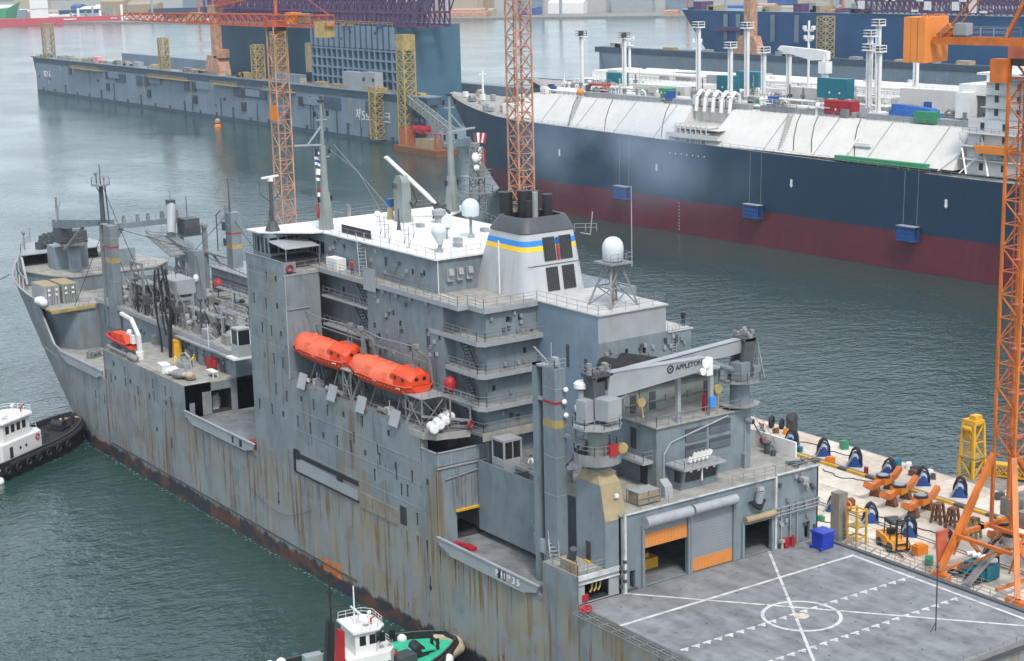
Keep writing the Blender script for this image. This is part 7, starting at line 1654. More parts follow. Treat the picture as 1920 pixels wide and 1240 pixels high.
# hanging work cradles
for i, x in enumerate((-42,-92.8,-143.1)):
    t = thing('work_cradle', 'blue suspended work cradle on the gas carrier side, %s of three' % ['leftmost','middle','rightmost'][i], 'cradle', lw(x,24.3,7.4), 'blue work cradles on the hull', LROT); b = B()
    b.box(-2.6,2.6,-.9,.9,0,.15)
    for z in (1.2,2.2,3.2): b.beam((-2.6,.9,z),(2.6,.9,z),.14); b.beam((-2.6,-.9,z),(2.6,-.9,z),.14)
    for k in range(6):
        xx = -2.6+k*1.04
        for y in (-.9,.9): b.beam((xx,y,0),(xx,y,3.4),.12)
    part('frame', b, M['blue'], t); part('screen', B().box(-2.5,2.5,.8,.86,.2,2.6).box(-2.5,2.5,-.86,-.8,.2,3.0), mat('blue_mesh%d' % i, (.015,.07,.22), .7, .2, 2), t); part('roof', B().box(-2.8,2.8,-1,1,3.4,3.55), M['lightgrey'], t); part('float', B().cbox((-1.6,.6,.4),(.7,.5,.6)), M['white'], t)
    part('suspension_wire', B().beam((-2,-.7,3.5),(-2,-1.0,16.6),.05).beam((2,-.7,3.5),(2,-1.0,16.6),.05), M['lightgrey'], t)
def lcont(name, label, x, y, z, d, m, gr='containers on the gas carrier'):
    p = lw(x,y,z); t = thing(name, label, 'container', p, gr, LROT); part('box', B().box(-d[0]/2,d[0]/2,-d[1]/2,d[1]/2,0,d[2]), M[m], t); b = B()
    for k in range(int(d[0]/.9)): q = -d[0]/2+.45+k*.9; b.box(q-.1,q+.1,d[1]/2,d[1]/2+.07,.2,d[2]-.2)
    part('corrugation', b, M[m], t); part('placard', B().box(-d[0]*.3,-d[0]*.3+.5,d[1]/2+.08,d[1]/2+.1,1.2,1.7).box(.4,.9,d[1]/2+.08,d[1]/2+.1,1.2,1.7), M['white'], t)
lcont('shipping_container','dark red container on the white trunk between two vent masts',-11.5,6,33.6,(7,3,3.2),'red'); lcont('shipping_container','bright red container on the trunk near the middle vent masts',-109,9.5,33.6,(9,3,3.6),'red')
lcont('shipping_container','teal container behind the leftmost vent mast',-1,-10,33.3,(7,3,5.4),'teal'); lcont('shipping_container','upper teal container behind the third vent mast',-50,-18,35.5,(9,3,5),'teal'); lcont('shipping_container','lower teal container right of the third vent mast',-57,-2,36.0,(6,3,4.6),'teal'); lcont('shipping_container','long teal container under the white hose crane',-101,3,37.0,(10,3,5),'teal'); lcont('shipping_container','green container left of the manifold pipes',-43,8,34.5,(4,3,2.6),'green')
solo('tarpaulin', 'blue tarpaulin over a stack near the white accommodation block', 'tarpaulin', (lambda b: b.mesh([lw(-125,11,33.6),lw(-140,11,33.6),lw(-140,7,33.6),lw(-125,7,33.6),lw(-126,10.6,37.4),lw(-137,10.4,36.8),lw(-137,7.4,36.6),lw(-126,7.4,37.2)],[(0,1,5,4),(1,2,6,5),(2,3,7,6),(3,0,4,7),(4,5,6,7)]))(B()), mat('blue_tarpaulin', (.02,.10,.36), .6, .2, .5))
solo('equipment_skid', 'green skid in front of the blue tarpaulin', 'box', B().mesh([lw(-134,12.3,33.5),lw(-140,12.3,33.5),lw(-140,10,33.5),lw(-134,10,33.5),lw(-134,12.3,36.2),lw(-140,12.3,36.2),lw(-140,10,36.2),lw(-134,10,36.2)],[(0,1,5,4),(1,2,6,5),(2,3,7,6),(3,0,4,7),(4,5,6,7)]), M['green'])
solo('buoy_ball', 'orange winch drum at the top edge of the first white trunk', 'drum', B().ball(lw(-10,12.4,34.6),1.1,12,8), M['doororange'], smooth=True)
random.seed(17)
for i, (x, y, c, s) in enumerate([(8,8,'blue',1.6),(-28,-6,'darkgrey',2),(-47,10.5,'blue',2.2),(-84,8,'blue',2.4),(-104,-8,'blue',2.6),(-131,2,'blue',3.0),(-77,6,'green',1.8),(-116,9,'lightgrey',2.0),(14,4,'rubber',1.6)]):
    p = lw(x,y,33.4 if c != 'blue' or i == 0 else 34); b = B(); b.cbox((p[0],p[1],p[2]+s*.6),(s,s*.8,s*1.2),.3); b.cbox((p[0]+s*.6,p[1],p[2]+s*.3),(s*.6,s*.6,s*.7),1.0)
    solo('equipment_skid', '%s equipment skid among the pipes of the gas carrier deck' % {'blue':'blue','darkgrey':'dark grey','green':'green','lightgrey':'pale grey','rubber':'black'}[c], 'box', b, M[c], 'skids on the gas carrier deck')
G2, _, _ = gas_carrier('second white-decked gas carrier moored beyond the first one, mostly hidden', lw(28,-56,0), False)
random.seed(41)
for i in range(20):
    x = random.uniform(-150,16); y = random.uniform(-8,10); b = B()
    if i % 2: b.cyl((x,y,33.2),(x,y,35+random.uniform(0,2)),.8,.8,10)
    else: b.cbox((x,y,34.5),(random.uniform(3,9),3,2.6))
    part(['deck_box','valve_dome'][i % 2], b, M[random.choice(['white','lngwhite','lightgrey'])], G2)
for y, r in ((8,.6),(3,.8),(-3,.7)): part('cargo_pipe', B().cyl((-150,y,35),(12,y,35),r,r,8), M['white'], G2, smooth=True)
for x, z in ((13,47),(-20,47)):
    part('signal_mast', B().cyl((x,4,33),(x,4,z),.5,.4,8).cbox((x,4,z-1.5),(4,.6,.4)).cbox((x-1.8,4,z-.8),(.7,.7,1)).cbox((x+1.8,4,z-.8),(.7,.7,1)).cbox((x,4,z-3.4),(2.4,2,.3)), M['white'], G2)
part('forecastle_house', B().box(19,34,-12,12,26,32).box(20,28,-8,8,32,35), M['white'], G2)
# ================================================================ floating dock with hull blocks
FDK = thing('floating_dock', 'long blue-grey floating dock with yellow walkways along its top, at left behind', 'floating dock', (668,-250,0))
Y0 = -246.5
part('wing_wall', B().box(448,889.5,-252.5,Y0,-1.5,17.4), M['dockgrey'], FDK); part('top_gallery', B().box(446,891,-253,Y0+.15,17.4,20.3), M['dockdark'], FDK)
part('upper_edge', B().box(446,893,-253.4,Y0+.5,20.3,20.7), M['dockgrey'], FDK); part('boot_stripe', B().box(447.9,889.6,-252.6,Y0+.06,-1.5,1.6), M['dockdark'], FDK)
part('pontoon', B().box(448,886,-306,-252.5,-1.5,3.0), M['dockgrey'], FDK); part('far_wing_wall', B().box(448,886,-306,-300,3,20.3), M['dockgrey'], FDK)
rc = shared('recess', B().box(-2.2,2.2,-.3,.25,-2.0,2.0), M['black']); ho = shared('recess_hood', B().box(-7,7,0,.7,-1.6,1.6), M['dockgrey'])
for x, z in [(832,14.8),(776.5,14.6),(776.3,8.4),(720.4,14.2),(720.1,7.7),(663,14.3),(662.7,7.8),(608.6,13.8),(608.8,7.5),(551.4,13.3)]:
    piece('recess', rc, FDK, (x, Y0+.2, z)); piece('recess_hood', ho, FDK, (x-10, Y0, z+.6)) if x < 800 and z > 9 else None
b = B()
for x0, x1 in ((782,826),(668,716),(612,640),(556,584)): b.box(x0,x1,Y0+.1,Y0+2.2,16.6,16.9); rail(b, [(x0,Y0+2.1,16.9),(x1,Y0+2.1,16.9)], 1.4, .12, 4)
part('yellow_gallery', b, M['craneye'], FDK)
random.seed(61)
for k in range(40):
    x = random.uniform(452,885); b = B(); q = k % 4
    if q == 0: b.box(x,x+.5,Y0,Y0+.4,1.8,random.uniform(8,17)); n_ = 'wall_pipe'
    elif q == 1:
        z0 = random.uniform(3,9); b.beam((x,Y0+.3,z0),(x,Y0+.3,17),.18); b.beam((x+1,Y0+.3,z0),(x+1,Y0+.3,17),.18)
        for s_ in range(8): b.beam((x,Y0+.3,z0+.5+s_*.9),(x+1,Y0+.3,z0+.5+s_*.9),.14)
        n_ = 'wall_ladder'
    elif q == 2: b.box(x,x+random.uniform(6,20),Y0,Y0+.35,random.choice([11.5,16.2]),random.choice([11.9,16.6])) if True else None; n_ = 'rubbing_strip'
    else: b.cbox((x,Y0+.25,random.uniform(5,15)),(1.4,.5,1.4)); n_ = 'wall_fitting'
    part(n_, b, M[['dockdark','lightgrey','dockdark','rustbrown'][q]], FDK)
b = B(); random.seed(6)
for k in range(24): x = 455+k*18.4; b.box(x-.6,x+.6,Y0,Y0+.5,1.6,3.2 if k % 3 else 6.5)
part('fender_post', b, M['dockdark'], FDK)
for i in range(60):
    x = random.uniform(452,884); b = B(); w = random.uniform(2,9); b.box(x,x+w,-251.5,-248.5,20.7,20.7+random.uniform(.8,2.6))
    if i % 3 == 0: rail(b, [(x,-247,20.7),(x+14,-247,20.7)], 1.4, .12, 3)
    part('deck_gear', b, M[random.choice(['craneye','craneye','tan','lightgrey','dockgrey','rustcream'])], FDK)
part('winch_house', B().box(516,500,-252,-248,20.7,27.8).box(489,500,-252,-248,20.7,28.2), M['lightgrey'], FDK); part('winch_house', B().box(556,580,-252,-248,20.7,24.4), M['dockgrey'], FDK); part('pink_box', B().box(792,800,-251,-248,20.7,24), mat('pink_panel', (.65,.28,.33), .6), FDK)
part('vent', B().box(497,499,-247.95,-247.9,24.5,26).box(489.5,491,-247.95,-247.9,24.5,26), M['black'], FDK)
tl = M['white']
text('lettering', '제5로얄도크', 5.6, (503,Y0+.2,8.6), (-1,0,0), (0,0,1), tl, FDK, .08); text('lettering', 'RD-5', 5.2, (876,Y0+.2,9.6), (-1,0,0), (0,0,1), tl, FDK, .08)
part('draught_mark', B().box(491,491.6,Y0,Y0+.1,5.6,7.2).box(491,491.6,Y0,Y0+.1,3.0,4.4).box(868,868.6,Y0,Y0+.1,6,8), M['white'], FDK)
part('end_bracket', B().prism([(889.5,20.3),(896,20.3),(889.5,4)], 'y', -252, -251.4).prism([(889.5,20.3),(896,20.3),(889.5,4)], 'y', -248, -247.4).box(889,897,-253,Y0,20.3,20.8).cyl((889.5,-249,2.4),(893,-249,2.4),1.6,1.6,10), M['dockdark'], FDK)
# open columns at the near end
b = B()
for x in (448.5,452.5,457,462): b.box(x-.6,x+.6,Y0,Y0+.4,1.6,19)
for x in (450.5,454.7): 
    for z0, z1 in ((12,18.6),(8,10.6),(4,6.4)): b.box(x-1.2,x+1.2,Y0+.02,Y0+.2,z0,z1)
part('open_column', b, M['dockdark'], FDK); part('column_frame', B().box(456,463,Y0,Y0+.35,2,19), M['dockgrey'], FDK)
def scaffold_tower(x, y, z0, z1, w, m, label, top=None):
    t = thing('scaffold_tower', label, 'tower', (x,y,z0), 'scaffold towers on the floating dock'); b = B(); lattice(b, (x,y,z0),(x,y,z1),w,w,max(3,int((z1-z0)/3.4)),.55,.32); part('frame', b, M[m], t)
    if top: part('head', B().cbox((x,y,z1-3),(w*1.05,w*1.05,6)), M[top], t)
    return t
scaffold_tower(459,-245,1.8,44.6,5.2,'craneye','tall yellow tower at the near end of the floating dock, orange at its foot','craneye')
part('orange_foot', B().cbox((459,-245,5),(5.6,5.6,7)), M['cranered'], [o for o in COL.objects if o.name.startswith('scaffold_tower')][0])
scaffold_tower(704,-249,20.7,36.7,4,'craneye','short yellow tower on the floating dock left of the orange slewing crane'); scaffold_tower(597,-249,20.7,36.4,4.4,'craneye','short yellow tower in front of the dark blue hull block'); scaffold_tower(587.5,-255,20.7,46.2,5.0,'craneye','tall yellow tower against the dark blue hull block, beside the tower crane mast'); scaffold_tower(874,-250,20.7,40.6,5.4,'rustcream','pale orange lattice tower at the far left end of the floating dock'); scaffold_tower(672,-301,20.3,47,5.6,'rustcream','pale orange lattice tower behind the floating dock, left of the slewing crane')
yl = thing('boarding_tower', 'weathered yellow stair tower down the near end of the floating dock side', 'tower', (482,-245.4,2)); b = B(); lattice(b, (482,-244.6,2),(482,-244.6,23),4.6,4.6,7,.5,.3); part('frame', b, M['craneye'], yl); part('landing', B().box(479.6,484.4,-247,-242.4,8,8.3).box(479.6,484.4,-247,-242.4,14.6,14.9).box(479.6,484.4,-247,-242.4,20.6,20.9), M['craneye'], yl)
gw = thing('boarding_gangway', 'sloping grey-green gangway between the floating dock end and the gas carrier bow', 'gangway', (445,-245,10)); b = B(); lattice(b, (462,-245,21.5),(424,-243,9.0),2.8,2.8,12,.4,.2); part('truss', b, M['pedestal'], gw); part('floor', B().beam((462,-245,20.4),(424,-243,7.9),2.6,.3), M['railgrey'], gw)
sc = thing('slewing_crane', 'orange slewing crane with a long jib on the floating dock, left of the blue block', 'crane', (642,-250,20.7)); part('base', B().prism([(634,20.7),(651,20.7),(648,30),(637,30)], 'y', -253, -247), M['cranefaded'], sc); part('pillar', B().box(640.3,644.3,-252,-248,30,50), M['cranefaded'], sc); part('machinery_house', B().box(635,640,-253,-247,29,33).cbox((642,-250,52),(6.5,5,4)), M['cranefaded'], sc)
b = B(); lattice(b, (641,-250,54),(606,-248,57.2),2.6,1.6,14,.4,.22); part('jib', b, M['cranered'], sc)
# hull blocks in the dock
hb1 = thing('hull_block', 'dark blue slab-sided hull section standing in the floating dock', 'hull block', (610,-275,3)); part('side_plating', B().box(563,673,-298,-262,3,43.6), M['blockblue'], hb1)
hb2 = thing('hull_block', 'blue-grey hull section with an open grid of stiffeners facing the water', 'hull block', (512,-275,3)); part('side_plating', B().box(489,561,-290,-258.6,3,46.6), M['blockblue'], hb2)
part('upper_panel', B().box(489.5,561,-258.6,-257.6,37,46.4), M['blockgrey'], hb2)
vst = shared('stiffener', B().box(-.45,.45,0,1.0,0,34), M['blockgrey']); hst = shared('stiffener', B().box(-36,36,0,.9,-.35,.35), M['blockgrey'])
for k in range(16): piece('stiffener', vst, hb2, (491+k*4.65, -258.6, 3.2))
for k in range(8): piece('stiffener', hst, hb2, (525, -258.55, 7.5+k*4.1))
b = B()
for k in range(15): b.box(492+k*4.7,492.5+k*4.7,-257.6,-257.2,37,46.4)
part('panel_rib', b, M['dockdark'], hb2); part('panel_hole', B().box(540,541.2,-257.6,-257.5,40,41.2).box(532,533.2,-257.6,-257.5,40,41.2).box(524,525.2,-257.6,-257.5,43,44.2).box(511,512.2,-257.6,-257.5,40,41.2).box(503,504.2,-257.6,-257.5,43,44.2), M['black'], hb2)
part('end_bulkhead', B().box(488.2,489,-290,-258.6,3,46.6), mat('end_bulkhead_blue', (.05,.115,.165), .6, .08, .1), hb2); part('scaffold_strip', B().box(561,563.5,-258,-256,25,38), M['rustcream'], hb1)
b = B(); rail(b, [(490,-258,46.6),(561,-258,46.6)], 1.6, .14, 4); rail(b, [(563,-262,43.6),(672,-262,43.6)], 1.6, .14, 4); part('edge_rail', b, M['craneye'], hb2)
# purple truss deck above the blocks
pt = thing('truss_deck', 'purple lattice deck structure rising above the hull blocks to the top of the picture', 'structure', (570,-265,44))
for y in (-259,-266,-276):
    for k in range(13):
        x0 = 474+k*15.6; b = B()
        for z in (46.8,52.0,58.0): b.beam((x0,y,z),(x0+15.6,y,z),.8)
        for q in range(4): b.beam((x0+q*3.9,y,46.8),(x0+q*3.9,y,58),.6); b.beam((x0+q*3.9,y,46.8),(x0+q*3.9+3.9,y,52),.4); b.beam((x0+q*3.9,y,52),(x0+q*3.9+3.9,y,58) if q % 2 else (x0+q*3.9-3.9,y,58),.4)
        part('truss_panel', b, M['purple'], pt)
for k in range(30): x = 476+k*6.6; part('cross_beam', B().beam((x,-259,52),(x,-276,52),.7).beam((x,-259,46.4),(x,-276,46.4),.8), M['purple'], pt)
random.seed(2)
for k in range(16):
    x = random.uniform(480,665); part('scaffold_board', B().box(x,x+5,-258,-257,46,47), M[random.choice(['lightgrey','rustcream','blue','white'])], pt)
# low sheds and rusty stacks beyond the near end of the dock
rk = thing('barge', 'long dark barge with stacked crates and rusty blocks, beyond the near end of the dock', 'barge', (400,-290,0)); part('hull', B().box(330,455,-300,-270,-1,9.5), M['dockdark'], rk); part('deck_plate', B().box(330,455,-300,-270,9.5,10), M['rustcream'], rk)
random.seed(13)
for i in range(20): x = random.uniform(334,450); s = random.uniform(1.5,4); part('stacked_crate', B().box(x,x+s*2,-292,-284,10,10+s), M[random.choice(['rustcream','tan','pedestal','rustbrown','lightgrey'])], rk)
pb = thing('work_barge', 'low pontoon with red drums and an orange frame below the dock end', 'barge', (441,-240,0)); part('hull', B().box(424,456,-246,-236,-1,2.2), M['rustbrown'], pb); part('cabin', B().box(432,444,-244,-239,2.2,5.5), M['rustcream'], pb)
b = B(); 
for x in (427,431,447,451): b.beam((x,-240,2.2),(x,-240,8),.5)
b.beam((426,-240,8),(452,-240,8),.5); part('frame', b, M['cranered'], pb); part('red_drum', B().cyl((440,-243,8.8),(440,-239,8.8),1.6,1.6,12).cyl((446,-243,8.8),(446,-239,8.8),1.4,1.4,12), M['red'], pb)
# ================================================================ second dock with a blue hull at far right
D2 = thing('floating_dock', 'hazy far floating dock at the right carrying a tall blue hull', 'floating dock', (440,-510,0)); part('wing_wall', B().box(180,672,-512,-506,-1,20.5), M['dockgrey'], D2); part('top_gallery', B().box(178,676,-513,-505.8,17.6,20.6), M['dockdark'], D2); part('pontoon', B().box(180,672,-560,-512,-1,3), M['dockgrey'], D2)
random.seed(19)
for i in range(26): x = random.uniform(200,670); part('deck_gear', B().box(x,x+random.uniform(2,9),-511,-507,20.6,20.6+random.uniform(1,3)), M[random.choice(['craneye','tan','lightgrey'])], D2)
for k in range(7): part('end_bracket', B().beam((672+.0,-512+k,20),(666,-512+k,6),.5), M['dockdark'], D2)
BH = thing('blue_hull', 'tall blue ship hull with raked bow in the far floating dock', 'ship', (440,-530,3)); b = B(); sec = []
for z in (4,14,24,34,41.5): xs = 604+36*((z-4)/37.5); sec.append((z, xs))
vs = []
for z, xs in sec: vs += [(xs,-541,z),(xs-12,-532,z),(xs-34,-528,z),(180,-528,z)]
n = 4; b.mesh(vs, [(k*n+i,k*n+i+1,(k+1)*n+i+1,(k+1)*n+i) for k in range(4) for i in range(3)]); part('plating', b, mat('mid_blue_hull', (.02,.085,.20), .55, .1, .05), BH, smooth=True); part('main_deck', B().prism([(640,-541),(628,-532),(606,-528),(180,-528),(180,-555),(610,-555)], 'z', 41.4, 41.6), M['dockgrey'], BH)
random.seed(23)
for i in range(30): x = random.uniform(300,636); part('deck_gear', B().box(x,x+random.uniform(2,7),-540,-531,41.6,41.6+random.uniform(1,5)), M[random.choice(['purple','rustcream','lightgrey','cranefaded','blockblue'])], BH)
for x in (575,548,530,585): part('staging_pole', B().box(x,x+3,-527.6,-527.2,26,40), M['dockgrey'], BH)
part('staging_deck', B().box(574,594,-527.4,-525.5,31,33), M['purple'], BH)
oc_ = thing('slewing_crane', 'pale orange slewing crane standing in front of the far blue hull', 'crane', (546,-508,20.6)); part('base', B().prism([(537,20.6),(557,20.6),(552,30),(541,30)], 'y', -511, -506), M['cranefaded'], oc_); part('pillar', B().box(543.5,548.5,-511,-506,30,60), M['cranefaded'], oc_)
scaffold_tower(492,-509,20.6,41,6,'craneye','yellowish tower in front of the far blue hull at right')
pt2 = thing('truss_deck', 'purple lattice deck structure at the top right behind the orange counterweight', 'structure', (430,-540,42))
for y in (-527,-538):
    for k in range(13):
        x0 = 300+k*14.6; b = B()
        for z in (43,48,53): b.beam((x0,y,z),(x0+14.6,y,z),.9)
        for q in range(4): b.beam((x0+q*3.65,y,42),(x0+q*3.65,y,53),.6); b.beam((x0+q*3.65,y,43),(x0+q*3.65+3.65,y,48),.45); b.beam((x0+q*3.65+3.65,y,48),(x0+q*3.65,y,53),.45)
        part('truss_panel', b, M['purple'], pt2)
for k in range(14): x = 305+random.uniform(0,180); part('scaffold_board', B().box(x,x+4,-526.6,-526,random.choice([43,48]),random.choice([44,49])), M['white'], pt2)
# ================================================================ far shore
A_, B_ = Vector((2150,-560)), Vector((1330,-1180)); ax = (B_-A_).normalized(); nr = Vector((-ax.y, ax.x)); nr = nr if nr.dot(Vector((1,-.7))) > 0 else -nr
b = B(); q = [A_-ax*700, B_+ax*1500, B_+ax*1500+nr*1500, A_-ax*700+nr*1500]; b.prism([(v.x, v.y) for v in q][::-1], 'z', -2, 2.2); setting('far_shore', b, M['concretewall'])
def in_frame(c):
    q = cam.matrix_world.inverted() @ Vector((c.x, c.y, 8)); return q.z < 0 and abs(q.x/-q.z) < .31
random.seed(12)
FC_ = [('pale grey','lightgrey'),('white','white'),('blue roofed','blue'),('tan','tan'),('rust coloured','cranefaded'),('grey','dockgrey'),('cream','rustcream')]
for i in range(84):
    s = random.uniform(-500,1250); dd = random.uniform(6,240); c = A_+ax*s+nr*dd; w = random.uniform(14,70); d = random.uniform(12,30); h = random.uniform(4,9) if dd < 90 else random.uniform(9,26)
    lab, mm = FC_[i % 7]; e = ax*w/2; f_ = nr*d/2; P = [c-e-f_, c+e-f_, c+e+f_, c-e+f_]; b = B(); b.prism([(v.x, v.y) for v in P], 'z', 2.2, 2.2+h)
    ridge = [(P[0]+P[3])/2, (P[1]+P[2])/2]; b.mesh([(P[0].x,P[0].y,2.2+h),(P[1].x,P[1].y,2.2+h),(P[2].x,P[2].y,2.2+h),(P[3].x,P[3].y,2.2+h),(ridge[0].x,ridge[0].y,2.2+h*1.2),(ridge[1].x,ridge[1].y,2.2+h*1.2)], [(0,1,5,4),(2,3,4,5),(0,4,3),(1,2,5)])
    if not in_frame(c): continue
    solo('warehouse', lab+' shed in the hazy shipyard on the far shore', 'building', b, M[mm], 'sheds on the far shore')
for i in range(26):
    s = random.uniform(-450,1200); c = A_+ax*s+nr*random.uniform(10,70); h = random.uniform(20,60)
    b = B().beam((c.x,c.y,2.2),(c.x,c.y,2.2+h),2.2); b.beam((c.x,c.y,h*.8),(c.x+random.uniform(-20,20),c.y+random.uniform(-20,20),h),1.2)
    if not in_frame(c): continue
    solo('yard_crane', 'faint slim crane standing on the far shore', 'crane', b, M[random.choice(['cranefaded','lightgrey','cranered'])], 'cranes on the far shore')
hl = setting('hills', (lambda b: b.mesh(*(lambda P: ([p for pr in P for p in pr], [(2*i,2*i+2,2*i+3,2*i+1) for i in range(len(P)-1)]))([((A_-ax*900+ax*k*160+nr*1100).to_tuple()+(0,), (A_-ax*900+ax*k*160+nr*1700).to_tuple()+(random.uniform(40,130),)) for k in range(22)])))(B()), mat('far_hills', (.07,.10,.07), .9, .2, .01))
def farship(name, label, p0, p1, z1, bm, depth=22, bow=10, hm=None):
    """simple distant hull between two waterline points, bow at p1"""
    p0, p1 = Vector(p0), Vector(p1); d = (p1-p0).normalized(); n_ = Vector((-d.y, d.x)); n_ = n_ if n_.dot(nr) > 0 else -n_
    t = thing(name, label, 'ship', ((p0.x+p1.x)/2,(p0.y+p1.y)/2,0)); b = B()
    lo = [p0, p1-d*bow, p1-d*2+n_*depth*.5, p1-d*bow+n_*depth, p0+n_*depth]; hi = [p0-d*4, p1-d*bow*.6, p1+d*bow*.5+n_*depth*.5, p1-d*bow*.6+n_*depth, p0-d*4+n_*depth]
    zt = [z1*.75, z1*.8, z1*1.15, z1*.8, z1*.75]
    b.mesh([(v.x,v.y,-1) for v in lo]+[(v.x,v.y,z) for v, z in zip(hi, zt)], [(i,(i+1)%5,5+(i+1)%5,5+i) for i in range(5)]+[(5,6,7,8,9)]); part('hull', b, M[bm], t); return t, d, n_
RS_, d, n_ = farship('cargo_ship', 'distant red-hulled ship with a white bridge at the top left', (2030,-590), (1962,-772), 11, 'shipred')
base = Vector((2030,-590))
def rbox(t, s0, s1, w0, w1, z0, z1, m, n='deckhouse'):
    P = [base+d*s0+n_*w0, base+d*s1+n_*w0, base+d*s1+n_*w1, base+d*s0+n_*w1]; part(n, B().prism([(v.x,v.y) for v in P], 'z', z0, z1), M[m], t)
rbox(RS_, 52, 74, 2, 18, 8, 32, 'white'); rbox(RS_, 48, 78, 2, 18, 19, 20, 'lightgrey', 'bridge_wing'); rbox(RS_, 36, 48, 3, 18, 8, 19, 'dockgrey'); 
for k in range(9): rbox(RS_, 100+k*9, 103+k*9, 5, 12, 8, 14+(k*5)%9, ['lightgrey','white','dockgrey'][k%3], 'cargo_gear')
rbox(RS_, 92, 108, -.3, -.1, 5.2, 6.6, 'white', 'lettering_band'); rbox(RS_, 150, 158, -.3, -.1, 5.0, 6.0, 'white', 'lettering_band')
t, _, _ = farship('cargo_ship', 'distant green-hulled ship behind the red one at the far left', (2160,-540), (2105,-650), 24, 'green', 24, 14)
for lab, a0, a1 in (('first hazy blue ship hull behind the red ship, right of its white bridge',(2068,-700),(2040,-768)),('hazy blue ship hull at the top left, right of the red ship',(1985,-790),(1900,-905))): farship('cargo_ship', lab, a0, a1, 20, 'lngblue', 24, 10)
farship('cargo_ship', 'hazy blue bow at the top centre right of the purple structure', (1760,-900), (1600,-960), 26, 'lngblue', 26, 22)
